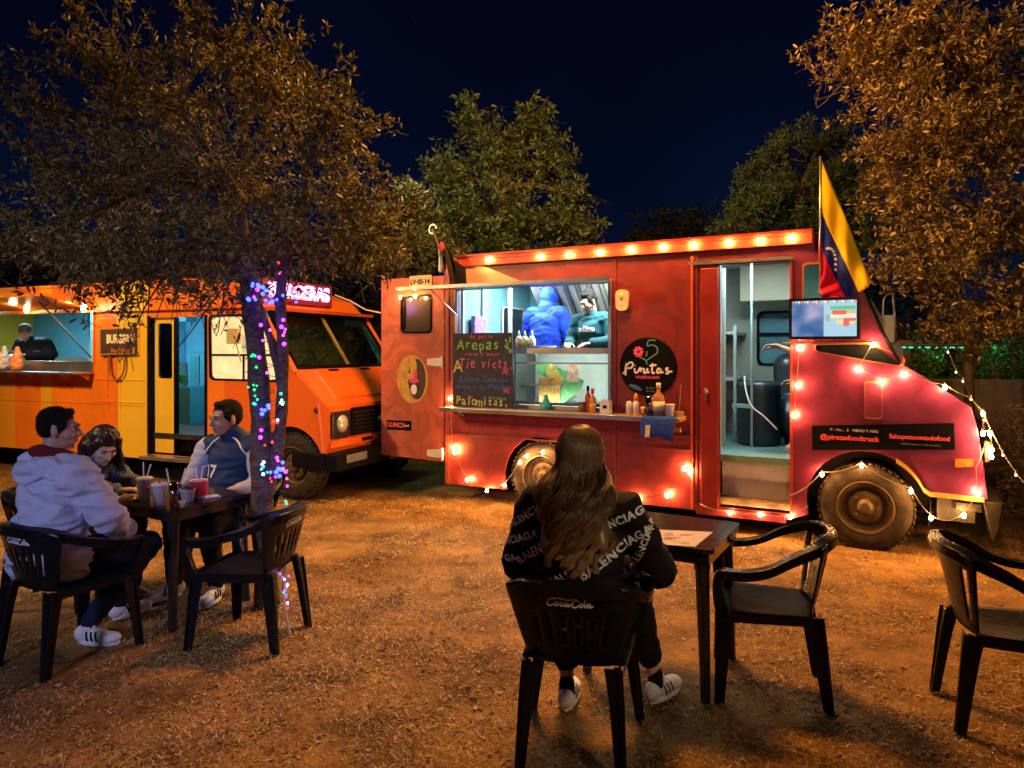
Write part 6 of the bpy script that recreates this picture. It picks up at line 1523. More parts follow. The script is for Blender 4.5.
wrap(WD, .165, .855, R_(35), .050, bold=.002); wrap(WD, .165, .975, R_(24), .044, bold=.0018); wrap(WD, -.20, .985, R_(36), .042); wrap(WD, .02, .80, R_(35), .044); wrap(WD, -.13, .86, R_(35), .048)
wrap('ENCIAGA', -.30, .87, R_(20), .042, (.35, .92, 0)); wrap('CIAGA', .02, .585, R_(14), .045); wrap('BALENCIAGA', .19, .64, R_(42), .05, (-.15, 1, 0)); wrap('BALENC', -.16, .60, R_(20), .045, (.2, 1, 0))
wrap('BALENCIAGA', .305, .87, R_(72), .036, (-.25, .95, 0)); wrap('GA', -.29, .78, R_(15), .04)
# long hair: base volume and locks of strands
hm = mat('hair_brown', (.07, .03, .012), .42, 0, .5, 40, .0, 60, spec=.45, col2=(.16, .075, .03))
def long_hair(par, head, Rm, nlock, per, zend, back, m, width=.12, seed=3, wave=.022, base=True, front=False, thick=.0014, rad=.099):
    rd = random.Random(seed); q = MB(); q.smooth = True
    head = Vector(head)
    for L in range(nlock):
        u = (L+rd.random())/nlock*2-1           # -1 left ear .. 1 right ear round the back
        th = u*(2.0 if front else 1.75); ph0 = rd.uniform(0, 6.28); kz = rd.uniform(20, 34); A = wave*rd.uniform(.5, 1.3); ze = zend+rd.uniform(-.03, .16)+.10*abs(u)**2
        lo = rd.uniform(0, .028); xs_ = u*width*rd.uniform(.75, 1.1); crown = rd.uniform(.2, 1)
        for k in range(per):
            jt = rd.gauss(0, .05); a = th+jt; 
            top_ = Rm @ V3(math.sin(a)*.012, rd.uniform(-.03, .03), .030+rad*1.03)
            P = [head+top_]
            for e_ in (74, 52, 28, 4, -18):
                r = rad+.006*rd.random(); er = R_(e_); c_ = math.cos(er)
                P.append(head+Rm @ V3(math.sin(a)*(r-.012)*c_, -.018-math.cos(a)*(r+.004)*c_, .030+r*math.sin(er)*1.02))
            zz = P[-1].z; j = 0; ex = xs_+rd.gauss(0, .010)+jt*.04; ey = back-lo*.6-rd.random()*.008+.05*abs(u)**2.5
            steps = 9; z0_ = zz; zt = ze+rd.uniform(-.02, .03)
            for j in range(1, steps+1):
                t_ = j/steps; z_ = z0_+(zt-z0_)*t_; b_ = min(1, t_*1.7); b_ = b_*b_*(3-2*b_); amp = A*min(1, t_*1.6)
                taper = 1-.34*t_*t_
                P.append(V3(P[5].x*(1-b_)+ex*taper*b_+amp*math.sin(kz*z_+ph0)+.1*rd.gauss(0, .006), P[5].y*(1-b_)+ey*b_-amp*.6*math.cos(kz*z_+ph0), z_))
            n_ = len(P); q.tube(P, [thick*(1.0 if i < n_-3 else .6) for i in range(n_)], 3, caps=False)
    o = q.build('hair_strands', m, par, smooth=True, fixn=False); return o
def ombre(name, a, b, z0, z1):
    m = mat(name, a, .40, 0, .1, 5, spec=.5); nt = m.node_tree; bb = bsdf(m)
    tc = nd(nt, 'ShaderNodeTexCoord'); sx = nd(nt, 'ShaderNodeSeparateXYZ'); nt.links.new(tc.outputs['Object'], sx.inputs[0]); mr = nd(nt, 'ShaderNodeMapRange'); mr.inputs['From Min'].default_value = z0; mr.inputs['From Max'].default_value = z1; nt.links.new(sx.outputs['Z'], mr.inputs['Value'])
    ge = nd(nt, 'ShaderNodeNewGeometry'); ad = nd(nt, 'ShaderNodeMath', operation='MULTIPLY_ADD'); nt.links.new(ge.outputs['Random Per Island'], ad.inputs[0]); ad.inputs[1].default_value = .5; nt.links.new(mr.outputs[0], ad.inputs[2])
    r = nd(nt, 'ShaderNodeValToRGB'); r.color_ramp.elements[0].color = (*b, 1); r.color_ramp.elements[1].color = (*a, 1); r.color_ramp.elements[1].position = .95; nt.links.new(ad.outputs[0], r.inputs[0]); nt.links.new(r.outputs[0], bb.inputs['Base Color']); return m
hmo = ombre('hair_ombre', (.10, .05, .022), (.55, .30, .11), .76, 1.10)
q = MB(); q.ball(G.head+G.R @ V3(0, -.016, .034), (.100, .110, .104), 20, 14, G.R); q.cap(G.head+V3(0, -.045, -.03), .085, (0, -.13, 1.02), .075); q.cap((-.08, -.12, 1.02), .055, (-.10, -.185, .90), .035); q.cap((.08, -.12, 1.02), .055, (.11, -.185, .90), .035); q.cap((.0, -.15, 1.0), .05, (.0, -.19, .80), .025)
hb_ = fuse(q, .009, 4); hb_.materials.append(hmo); hbo = meshobj('hair', hb_, p)
long_hair(hbo, G.head, G.R, 64, 58, .80, -.205, hmo, .155, 3, .042, rad=.112, thick=.0013)

# ---- man in the pale hooded jacket, left edge
p = person('man seated at the left edge in a pale grey hooded jacket with dark red collar', -2.53, 3.92, (.42, .91))
Hm = Pose((0, -.05, .54), (-.03, -.0, .88), (-.06, .02, 1.08), (-.065, .035, 1.225), ((-.235, .03, 1.0), (.18, -.02, .99)), ((-.33, .12, .74), (.285, .08, .765)), ((-.2, .34, .70), (.165, .285, .60)),
         ((-.1, -.04, .54), (.1, -.04, .54)), ((-.14, .42, .52), (.20, .40, .52)), ((-.12, .45, .10), (.05, .12, .10)), ((-.1, .6, .04), (.20, .17, .03)), yaw=-.78, pitch=.08, bulk=1.16, hd=[(.1, 1, -.2), (.5, .6, -.65)], hn=[(0, 0, 1), (.3, .5, .7)])
Hm.body(p, skin, .007)
q = MB(); Hm.torso(q, .042, False); q.ball((-.02, -.04, .72), (.215, .17, .24), 22, 14, Hm.T)
q.cap((-.17, -.07, 1.05), .055, (.07, -.09, 1.04), .055); q.cap((-.15, -.02, 1.075), .045, (.05, -.02, 1.07), .045); q.ball((-.05, -.13, 1.01), (.12, .05, .075), 16, 12)
for i in (0, 1): Hm.arm(q, i, .036, .08)
cloth_part('hooded_jacket', q, mat('pale_cloth_jacket', (.50, .51, .66), .8, 0, .08, 12, .25, 160, spec=.2), p, .010, .022, 1., (7, 7, 17))
q = MB(); q.cap((-.155, -.02, 1.105), .038, (-.02, -.085, 1.11), .036); q.cap((-.02, -.085, 1.11), .036, (.055, -.02, 1.10), .036); q.cap((.055, -.02, 1.10), .034, (.04, .07, 1.06), .03); q.cap((-.155, -.02, 1.105), .036, (-.13, .09, 1.07), .03)
q.cap((-.10, -.075, 1.12), .038, (-.03, -.08, 1.13), .036)
cloth_part('collar', q, mat('maroon_cloth', (.14, .012, .016), .85, 0, .2, 14, .3, 160, spec=.2), p, .010, .008, 4.)
q = MB(); Hm.leg(q, 0, .014, .95); Hm.leg(q, 1, .014, .93); q.cap(Hm.hip[0], .135, Hm.hip[1], .135); cloth_part('jeans', q, denim, p, .012, .010, 8.)
short_hair(p, Hm.head, Hm.R); face_parts(p, Hm.head, Hm.R)
for i in (0, 1): shoe(p, Hm.an[i], Hm.toe[i], white_sh, white_sh, blackpaint)

# ---- woman looking down at the left table
p = person('dark haired woman in a grey jacket looking down at the left table', -2.98, 4.72, (.93, -.25))
Wm = Pose((0, -.05, .54), (0, .10, .82), (0, .20, .98), (0.01, .285, 1.045), ((-.16, .14, .93), (.16, .14, .93)), ((-.22, .26, .76), (.22, .28, .76)), ((-.10, .48, .78), (.10, .48, .78)),
         ((-.09, -.04, .54), (.09, -.04, .54)), ((-.12, .42, .52), (.12, .42, .52)), ((-.12, .40, .10), (.12, .40, .10)), ((-.12, .55, .03), (.12, .55, .03)), yaw=-.42, pitch=.55, bulk=.92)
Wm.body(p, skin_p, .007, fem=True)
q = MB(); Wm.torso(q, .026, True)
for i in (0, 1): Wm.arm(q, i, .024, .06)
cloth_part('jacket', q, mat('grey_blue_cloth', (.12, .17, .25), .8, 0, .15, 12, .3, 160, spec=.2), p, .012, .012, 6.)
q = MB(); Wm.leg(q, 0, .014, .95); Wm.leg(q, 1, .014, .95); q.cap(Wm.hip[0], .12, Wm.hip[1], .12); cloth_part('trousers', q, blackf, p, .014, .008, 8.)
face_parts(p, Wm.head, Wm.R)
hk_ = ombre('hair_darkbrown', (.014, .009, .008), (.03, .016, .012), .7, 1.1)
q = MB(); Pw = lambda x, y, z: Wm.head+Wm.R @ V3(x, y, z)
q.ball(Pw(0, -.026, .046), (.087, .098, .092), 20, 14, Wm.R); q.cap(Pw(-.085, -.02, .01), .036, Pw(-.085, -.03, -.13), .036); q.cap(Pw(.085, -.02, .01), .036, Pw(.085, -.03, -.13), .036); q.cap(Pw(0, -.09, 0), .075, Pw(0, -.12, -.16), .06)
q.cap(Pw(-.06, .055, .085), .022, Pw(-.082, .02, .0), .022); q.cap(Pw(.06, .055, .085), .022, Pw(.082, .02, .0), .022); q.ball(Pw(0, -.008, .076), (.084, .086, .076), 20, 14, Wm.R)
hb_ = fuse(q, .008, 3); wrinkle(hb_, .008, (45, 45, 9), 2); hb_.materials.append(hk_); hbo = meshobj('hair', hb_, p)
q = MB(); q.smooth = True; rd = random.Random(8)
for k in range(420):
    s = rd.choice((-1, 1)); a = rd.uniform(.2, 1.0)
    b0 = Pw(s*rd.uniform(.0, .03), rd.uniform(-.04, .04), .135); P_1 = Pw(s*.089, -.03+rd.uniform(-.06, .055), .05); P_2 = Pw(s*(.098+rd.uniform(0, .02)), -.03+rd.uniform(-.07, .05), -.04)
    ph = rd.uniform(0, 6); P_3 = P_2+V3(rd.gauss(0, .01), rd.gauss(0, .01)+.01, -.06); P_4 = P_3+V3(.015*math.sin(ph), .015*math.cos(ph), -.05-rd.uniform(0, .05)); q.tube(spl([b0, P_1, P_2, P_3, P_4], 3), .0015, 3, caps=False)
q.build('hair_strands', hk_, hbo, smooth=True, fixn=False)
q = MB(); q.ball(Pw(-.083, .01, -.04), .008); q.ball(Pw(.083, .01, -.04), .008); q.build('earring', steel, p, smooth=True)

# ---- man in the blue jacket
p = person('short haired man in a blue jacket with pale sleeves looking left across the table', -2.03, 5.08, (-.30, -.95))
Bm = Pose((0, -.05, .54), (0, -.03, .86), (0, .0, 1.05), (.03, .035, 1.165), ((-.20, -.02, .965), (.20, -.02, .965)), ((-.29, .06, .73), (.29, .05, .73)), ((-.17, .30, .66), (.20, .28, .66)),
         ((-.1, -.04, .54), (.1, -.04, .54)), ((-.15, .42, .52), (.13, .42, .52)), ((-.17, .36, .10), (.14, .40, .10)), ((-.2, .5, .03), (.2, .55, .03)), yaw=-.30, pitch=.05, bulk=1.12, hk=1.08)
Bm.body(p, skin, .007)
q = MB(); Bm.torso(q, .026, True); q.ball((0, -.01, .7), (.19, .155, .2), 20, 12, Bm.T); q.cap((-.05, .0, 1.06), .062, (.05, .0, 1.06), .062)
jb = cloth_part('jacket', q, mat('blue_jacket', (.008, .032, .105), .6, 0, .12, 10, .3, 160, spec=.3), p, .012, .010, 11., (7, 7, 14))
pale_sl = mat('pale_sleeve', (.42, .44, .58), .75, 0, .08, 12, .25, 160, spec=.2)
for i in (0, 1):
    q = MB(); sgn = -1 if i == 0 else 1; q.cap(Bm.sh[i]+V3(sgn*.02, 0, -.03), .095, Bm.el[i], .073, 16); q.cap(Bm.el[i], .073, Bm.wr[i], .05, 14); cloth_part('sleeve', q, pale_sl, p, .012, .010, 12.+i)
q = MB(); q.ball((-.10, -.12, 1.02), (.11, .055, .06), 16, 12); q.ball((.07, -.13, 1.0), (.11, .055, .06), 16, 12); cloth_part('hood', q, pale_sl, p, .012, .008, 3.)
bv = BVHTree.FromPolygons([v.co for v in jb.data.vertices], [tuple(k.vertices) for k in jb.data.polygons])
for s in (-1, 1):
    pts = []
    for k in range(9):
        u = k/8; w_ = V3(s*(.055+.125*u), .5, 1.045-.075*u-.05*u*u); h = bv.ray_cast(w_, V3(0, -1, 0), 1.)
        if h[0]: pts.append(h[0]+h[1]*.004)
    if len(pts) > 2: q = MB(); q.tube(pts, .0065, 6); q.build('piping', t_white, p, smooth=True)
me = text_mesh('17', .13, extr=0, bold=.003); project_text(me, jb.data, (.10, 0, .80), (-1, 0, 0), (0, 0, 1), (0, -1, 0), jb, t_white)
q = MB(); Bm.leg(q, 0, .014, .95); Bm.leg(q, 1, .014, .95); q.cap(Bm.hip[0], .13, Bm.hip[1], .13); cloth_part('trousers', q, blackf, p, .014, .008, 8.)
for i in (0, 1): shoe(p, Bm.an[i], Bm.toe[i], white_sh, white_sh, blackpaint)
short_hair(p, Bm.head, Bm.R, 1.09, top=.010); face_parts(p, Bm.head, Bm.R, 1.08)

# ---- workers: standing figures
def stand(h=1.66, lean=.0, el=None, wr=None, sh=.19, yaw=0., pitch=0., bulk=1., **k):
    s = h/1.7
    el = el or ((-.27, .06, 1.12*s), (.27, .06, 1.12*s)); wr = wr or ((-.15, .30, 1.10*s), (.15, .30, 1.10*s))
    return Pose((0, 0, .95*s), (0, .02+lean*.5, 1.26*s), (0, .03+lean, 1.45*s), (0, .05+lean*1.35, 1.585*s), ((-sh, lean*.8, 1.39*s), (sh, lean*.8, 1.39*s)), el, wr, ((-.09, 0, .92*s), (.09, 0, .92*s)), ((-.10, .03, .50*s), (.10, .03, .50*s)), ((-.10, -.02, .09), (.10, -.02, .09)), ((-.12, .12, .03), (.12, .12, .03)), yaw=yaw, pitch=pitch, bulk=bulk, **k)
FLZ = .717
def rperson(label, px, yin, ang):
    x = R(px, 320, yin)[0]; w_ = RF.w(x, yin, FLZ); return thing('person', label, 'person', tuple(w_), RF.a+ang)
# blue hooded worker, back to the hatch (faces +y of the truck)
p = rperson('worker in a bright blue hooded top with the hood up, back turned, inside the hatch', 545, 1.05, 0.)
S1 = stand(1.70, .06, sh=.20, bulk=1.15, pitch=.3); S1.body(p, skin_p, .010)
q = MB(); S1.torso(q, .035); q.ball((0, .01, 1.08), (.205, .165, .30), 20, 14); q.ball((0, .04, 1.28), (.215, .165, .16), 20, 14); [S1.arm(q, i, .032) for i in (0, 1)]; q.ball(S1.head+V3(0, -.02, .025), (.115, .125, .13), 18, 12); q.cap(S1.neck+V3(0, -.03, -.01), .125, S1.head+V3(0, -.03, -.04), .10)
cloth_part('hooded_top', q, mat('royal_blue', (.012, .045, .42), .8, 0, .1, 8, .25, 120, spec=.2), p, .014, .009, 21., (8, 8, 15))
q = MB(); [S1.leg(q, i, .015) for i in (0, 1)]; q.cap(S1.hip[0], .12, S1.hip[1], .12); cloth_part('trousers', q, denim, p, .016, .006, 3.)
for px_, nm, lb, r_, h_ in ((572, 'cooking_pot', 'steel cooking pot on the worktop between the two workers in the hatch', .09, .15), (528, 'plastic_box', 'white food tub on the worktop left of the blue hooded worker', .08, .12)):
    q = MB(); q.lathe([(.0001, 0), (r_, .002), (r_*1.03, h_), (r_*.96, h_), (r_*.95, .01), (.0001, .009)], (0, 0, 0), 20); o_ = q.build(nm, steel if nm == 'cooking_pot' else whitep, smooth=True); o_.location = RF.w(R(px_, 345, 1.6)[0], 1.6, 1.581); tag(o_, lb, 'pot' if nm == 'cooking_pot' else 'tub')
# worker in dark teal sweatshirt facing the hatch
p = rperson('dark haired worker in a dark teal sweatshirt with white print, head bowed, inside the hatch', 594, .86, PI-.15)
S2 = stand(1.60, .05, yaw=-.25, pitch=.42, sh=.185); S2.body(p, skin, .008)
q = MB(); S2.torso(q, .026); q.ball((0, .01, 1.02), (.18, .145, .26), 20, 14); [S2.arm(q, i, .024) for i in (0, 1)]
j2 = cloth_part('sweatshirt', q, mat('dark_teal', (.012, .065, .075), .8, 0, .12, 8, .25, 120, spec=.2), p, .013, .010, 31., (8, 8, 15))
me = text_mesh('odiiza', .085, extr=0, bold=.003); project_text(me, j2.data, (0.0, 0, 1.27*1.6/1.7), (-1, 0, 0), (0, 0, 1), (0, -1, 0), j2, t_white, off=.006)
q = MB(); [S2.leg(q, i, .015) for i in (0, 1)]; q.cap(S2.hip[0], .12, S2.hip[1], .12); cloth_part('trousers', q, denim, p, .016, .006, 3.)
short_hair(p, S2.head, S2.R, top=.028); face_parts(p, S2.head, S2.R, far=True)
# person half hidden behind the cab pillar, arm reaching across the doorway
xx = R(797, 400, .62)[0]; w_ = RF.w(xx+.09, .62, FLZ)
p = thing('person', 'person in dark clothes half hidden behind the cab pillar, forearm reaching across the doorway', 'person', tuple(w_), RF.a+PI/2)
S3 = stand(1.32, .0, el=((-.26, .02, .92), (.24, -.02, .86)), wr=((-.14, .24, 1.00), (.22, .10, .66)), yaw=.1, pitch=.2, hd=[(0, 1, .1), (-.1, 1, .05)], curl=(1.1, .6)); S3.body(p, skin, .008)
q = MB(); S3.torso(q, .024); q.cap(S3.sh[0], .075, S3.el[0], .065); q.cap(S3.sh[1], .075, S3.sh[1].lerp(S3.el[1], .7), .065); cloth_part('shirt', q, mat('navy_shirt', (.012, .014, .03), .85, 0, .2, 9, .3, 100, spec=.2), p, .013, .010, 41.)
q = MB(); [S3.leg(q, i, .018) for i in (0, 1)]; q.cap(S3.hip[0], .12, S3.hip[1], .12); cloth_part('jeans', q, denim, p, .014, .010, 3.)
for i in (0, 1): shoe(p, S3.an[i], S3.toe[i], white_sh, white_sh)
short_hair(p, S3.head, S3.R)
# worker in the orange truck
xx = O(42, 340, .75)[0]; w_ = OF.w(xx, .75, .661)
p = thing('person', 'worker in a dark jacket and pale cap bending over the counter of the orange truck', 'person', tuple(w_), OF.a+PI+.3)
S4 = stand(1.36, .20, el=((-.28, .15, .95), (.28, .15, .95)), wr=((-.12, .40, .95), (.12, .40, .95)), yaw=.5, pitch=.5, bulk=1.1); S4.body(p, skin_p, .009)
q = MB(); S4.torso(q, .03); [S4.arm(q, i, .03) for i in (0, 1)]; cloth_part('jacket', q, mat('navy_jacket', (.008, .012, .03), .8, 0, .2, 9, .3, 100, spec=.2), p, .014, .012, 51.)
q = MB(); q.ball(S4.head+S4.R @ V3(0, -.01, .06), (.085, .10, .075), 16, 12, S4.R); q.build('cap', mat('cap_cloth', (.16, .12, .09), .8), p, smooth=True)
q = MB(); [S4.leg(q, i, .015) for i in (0, 1)]; q.cap(S4.hip[0], .12, S4.hip[1], .12); cloth_part('trousers', q, denim, p, .016, .006, 3.)
face_parts(p, S4.head, S4.R, far=True)
# ------------------------------------------------------------------ light garlands
bulb_m = mat('bulb_warm', (.9, .7, .4), .3, emit=(1, .46, .13), estr=640)
cord_m = mat('cord', (.05, .035, .025), .6); cord_w = mat('cord_pale', (.42, .34, .24), .6)
def bulb_mb(p, r=.015, up=-1):
    q = MB(); q.smooth = True; z = up
    q.lathe([(.0001, 1.7*r*z), (.62*r, 1.45*r*z), (r, .5*r*z), (.9*r, -.2*r*z), (.5*r, -.9*r*z)], p, 8); return q
def garland(name, label, pts, par_mat, sag=.03, r=.015, col=None, extra=None, pm=None, hidden=(), csag=None):
    t = thing(name, label, 'string lights', tuple(pts[0]), 0, None); o = Vector(pts[0]); P = [Vector(p)-o for p in pts]
    q = MB(); path = []
    for i in range(len(P)-1):
        a, b = P[i]+V3(0, 0, .02), P[i+1]+V3(0, 0, .02); s = (sag if csag is None else csag.get(i, sag))*min(1., (b-a).length*3)
        for k in range(6): u = k/6; path.append(a.lerp(b, u)-V3(0, 0, s*4*u*(1-u)))
    path.append(P[-1]+V3(0, 0, .02)); q.tube(path, .0035, 5)
    for i, p in enumerate(P):
        if i in hidden: continue
        q.tube([p+V3(0, 0, .012), p+V3(0, 0, .034)], .008, 6)
    q.build('cord', par_mat, t, smooth=True)
    for i, p in enumerate(P):
        if i in hidden: continue
        bulb_mb(p, r).build('bulb', col or bulb_m, t, fixn=False)
    return t
def RW(px, py, off=-.07): x, z = R(px, py, off); return RF.w(x, off, z)
garland('string_lights', 'row of warm bulbs along the roof edge of the red truck', [RW(x, y, -.075) for x, y in ((487.6, 259), (539, 256), (568, 254), (598.6, 251.5), (630, 248.5), (662, 246), (692.6, 244), (728, 241.5), (760, 239.5), (791, 237))], cord_m, .012, .015)
garland('string_lights', 'two warm bulbs above the small window of the open rear door', [RW(400, 297, -.09), RW(415, 296, -.09), RW(436, 300, -.05), RW(449, 330, -.04)], cord_w, .02, .0145, hidden=(2, 3))
garland('string_lights', 'warm bulbs hanging down the rear corner and under the back skirt of the red truck', [RW(x, y, -.05) for x, y in ((455, 355), (450, 398), (452.5, 447), (454, 452), (467, 479.5), (487, 490), (504.5, 485), (520, 462), (527, 455.5), (543, 452))], cord_w, .02, .0145, hidden=(0,))
garland('string_lights', 'warm bulbs low on the flank between rear wheel and sliding door', [RW(x, y, -.06) for x, y in ((636, 500), (667, 495), (684, 468), (690, 472))], cord_m, .015, .016)
garland('string_lights', 'three warm bulbs hanging under the doorway sill', [RW(x, y, -.06) for x, y in ((700, 506), (729.5, 512.5), (760, 514.5), (790, 517), (808, 508))], cord_w, .03, .013, hidden=(0, 4))
garland('string_lights', 'warm bulbs draped around the front wheel arch and bumper', [RW(x, y, -.06) for x, y in ((790, 498), (822, 474), (861.5, 465), (911, 490.5), (931, 517.5), (964, 515), (978, 493), (976, 470), (984, 449))], cord_w, .03, .0145, hidden=(0, 7, 8), csag={4: .08})
garland('string_lights', 'warm bulbs hanging beside the doorway below the television', [RW(x, y, -.06) for x, y in ((812, 343), (799, 347), (797, 385), (794, 415))], cord_w, .02, .0145, hidden=(0,))
garland('string_lights', 'warm bulbs strung from the cab window along the bonnet', [RW(x, y, -.06) for x, y in ((862, 343), (873, 344), (858, 369), (882, 381.5), (904, 374), (945, 387), (971, 400), (983, 413), (983, 433), (990, 433), (992, 449), (991.5, 456))], cord_w, .02, .0145, hidden=(0, 6))
garland('string_lights', 'slack string of small bulbs crossing beyond the truck nose at the right', [tuple(at(x, y, Yy)) for x, y, Yy in ((948, 352, 6.4), (956, 372, 6.3), (963, 381, 6.1), (971, 399, 5.8), (985, 420, 5.5), (1003, 455, 5.3), (1016, 475, 5.2), (1030, 492, 5.1))], cord_w, .01, .006, col=mat('bulb_small', (.9, .7, .4), .3, emit=(1, .5, .16), estr=40))
# coloured fairy lights on the tree
def em_(n, c, s): return mat(n, (.05, .05, .05), .4, emit=c, estr=s)
FC = {'b': em_('fairy_blue', (.02, .035, 1), 14), 'p': em_('fairy_purple', (.28, .02, 1), 10), 'g': em_('fairy_green', (.005, .8, .22), 3.5), 'r': em_('fairy_red', (1, .03, .02), 4), 'm': em_('fairy_pink', (1, .06, .45), 5), 'w': em_('fairy_white', (.5, .8, 1), 8)}
t = thing('fairy_lights', 'coloured fairy lights wound around the trunk and fork of the leafy tree', 'fairy lights', tuple(at(268, 560, 4.5))); o = t.location
Yt = 4.47; rd = random.Random(11); pts = []
def trunk_x(py): return 262-(400-py)*.11 if py < 400 else 262+(py-400)*.03
for i in range(150):
    py = 505-i*1.45; a = i*.72; cx = trunk_x(py); r = 15 if i % 2 else 14
    pts.append(at(cx+5+math.cos(a)*(14+6*math.sin(i*.3)), py, 4.6-.11*math.sin(a)*1.0-.01) if math.sin(a) > -.2 else at(cx+math.cos(a)*14, py, 4.6+.10))
q = MB(); q.tube([p-o for p in pts], .0022, 4); q.build('cable', mat('cable_green', (.01, .05, .025), .6), t, smooth=True)
spots = []
def cl(n, cx, cy, sx, sy, cols):
    for _ in range(n): spots.append((rd.gauss(cx, sx), rd.gauss(cy, sy), rd.choice(cols)))
cl(16, 265, 294, 9, 8, 'bbbpb'); cl(10, 292, 293, 8, 4, 'bbpmw'); cl(3, 278, 268, 3, 5, 'rrm'); cl(5, 262, 330, 4, 14, 'ppm'); cl(6, 284, 325, 2, 14, 'mpp'); cl(4, 254, 360, 3, 6, 'gg'); cl(4, 254, 382, 3, 5, 'gg'); cl(3, 255, 397, 3, 3, 'g'); cl(6, 263, 409, 4, 4, 'bb')
cl(5, 281, 400, 2, 12, 'wgw'); cl(4, 275, 430, 3, 10, 'rmw'); cl(4, 262, 440, 5, 10, 'mrp'); cl(7, 262, 468, 6, 4, 'ggbw'); cl(11, 280, 472, 5, 6, 'bbpbm'); cl(4, 288, 478, 3, 6, 'mrp'); cl(2, 270, 480, 2, 2, 'r'); cl(3, 285, 504, 1, 1, 'g')
for i, (x, y, c) in enumerate(spots[:99]):
    p = at(x, y, 4.6-rd.uniform(.13, .17))-o; q = MB(); q.smooth = True; q.ball(tuple(p), rd.uniform(.006, .0105)*(1.35 if c in 'bp' else 1), 7, 5); q.build('bulb', FC[c], t)
t = thing('fairy_lights', 'loose cord with a few coloured lights hanging from the trunk behind the empty chair', 'fairy lights', tuple(at(285, 505, 4.25))); o = t.location
P = spl([at(284, 500, 4.35), at(284, 540, 4.25), at(284, 575, 4.15), at(284, 600, 4.1), at(290, 636, 4.08)], 8); q = MB(); q.tube([p-o for p in P], .0075, 6); q.build('cord', cord_w, t, smooth=True)
for i in range(16):
    y = rd.uniform(572, 612); p = at(284+rd.gauss(0, 2.0)+(y-575)*.05, y, 4.08)-o; q = MB(); q.ball(tuple(p), .006, 7, 5); q.build('bulb', FC[rd.choice('gbbrmpw')], t, smooth=True)
q = MB(); q.tube([at(335, 295, 8.1), at(350, 301, 8.1), at(366, 310, 8.2), at(381, 313, 8.25)], .010, 5); tag(q.build('power_cable', cord_w, smooth=True), 'pale cable sagging from the pink roof sign to the rear door of the red truck', 'cable')

for (x, y, c, e_) in ((265, 290, (.12, .05, 1), 1.6), (290, 292, (.3, .05, 1), 1.0), (262, 405, (.05, .05, 1), .8), (284, 470, (.2, .05, 1), 1.6), (262, 485, (.6, .05, .9), .8), (262, 340, (.4, .05, 1), .7), (280, 385, (.1, .3, .9), .4)):
    l = bpy.data.lights.new('fairy_glow', 'POINT'); l.energy = e_*.3; l.color = c; l.shadow_soft_size = .03; lo_ = bpy.data.objects.new('fairy_glow', l); C.objects.link(lo_); lo_.location = at(x, y, 4.33)
# ------------------------------------------------------------------ yard behind the nose of the truck
t = thing('shelter', 'open wooden shelter with green lights in the distance at the right', 'shelter', tuple(at(935, 350, 11)-V3(0, 0, CAMH)))
o = t.location; wpost = mat('post_wood', (.16, .10, .07), .8, 0, .3, 9, .4, 40)
for x, y in ((905, 11), (968, 10.6), (935, 13)):
    p = at(x, 350, y); p.z = 0; q = MB(); q.box(p.x-o.x-.06, p.x-o.x+.06, p.y-o.y-.06, p.y-o.y+.06, 0, 1.84); q.build('post', wpost, t, bevel=.01)
a = at(898, 343, 11)-o; b = at(972, 343, 10.6)-o; q = MB(); q.tube([a, b], .05, 6); q.build('beam', wpost, t)
q = MB(); gl_ = em_('green_tube', (.03, .75, .42), 2.4)
for k in range(9): u = k/9; p = (a+V3(0, -.08, -.07)).lerp(b+V3(0, -.08, -.07), u); p2 = (a+V3(0, -.08, -.07)).lerp(b+V3(0, -.08, -.07), u+.07); q.tube([p, p2], .011, 6)
q.build('light_tube', gl_, t)
q = MB(); A_ = at(905, 376, 8.9); B_ = at(1060, 380, 9.4); q.add([(A_.x, A_.y, 0), (B_.x, B_.y, 0), (B_.x, B_.y, 1.28), (A_.x, A_.y, 1.30), (A_.x, A_.y+.2, 0), (B_.x, B_.y+.2, 0), (B_.x, B_.y+.2, 1.28), (A_.x, A_.y+.2, 1.30)], [(0,1,2,3),(7,6,5,4),(0,4,5,1),(1,5,6,2),(2,6,7,3),(3,7,4,0)])
tag(q.build('low_wall', mat('wall_plaster', (.30, .24, .18), .85, 0, .2, 5, .5, 20, dirt=.4)), 'low plastered wall beyond the nose of the red truck', 'wall')
q = MB(); p = at(968, 350, 8.2); q.tube([(p.x, p.y, 0), (p.x+.02, p.y, 1.0), (p.x, p.y, 1.95)], [.06, .055, .05], 8); tag(q.build('wooden_post', wpost, smooth=True), 'wooden post standing between truck nose and brown bush', 'post')
for i, (px, Yv) in enumerate(((918, 11.8), (985, 12.2), (1015, 11.0))):
    c = at(px, 362, Yv); bush('low_bush', ['green lit shrub under the distant shelter', 'green lit shrub right of the distant shelter', 'green lit shrub at the right edge above the low wall'][i], (c.x, Yv, 1.35), (.6, .5, .55), 130, .08, Lgreen, 60+i)
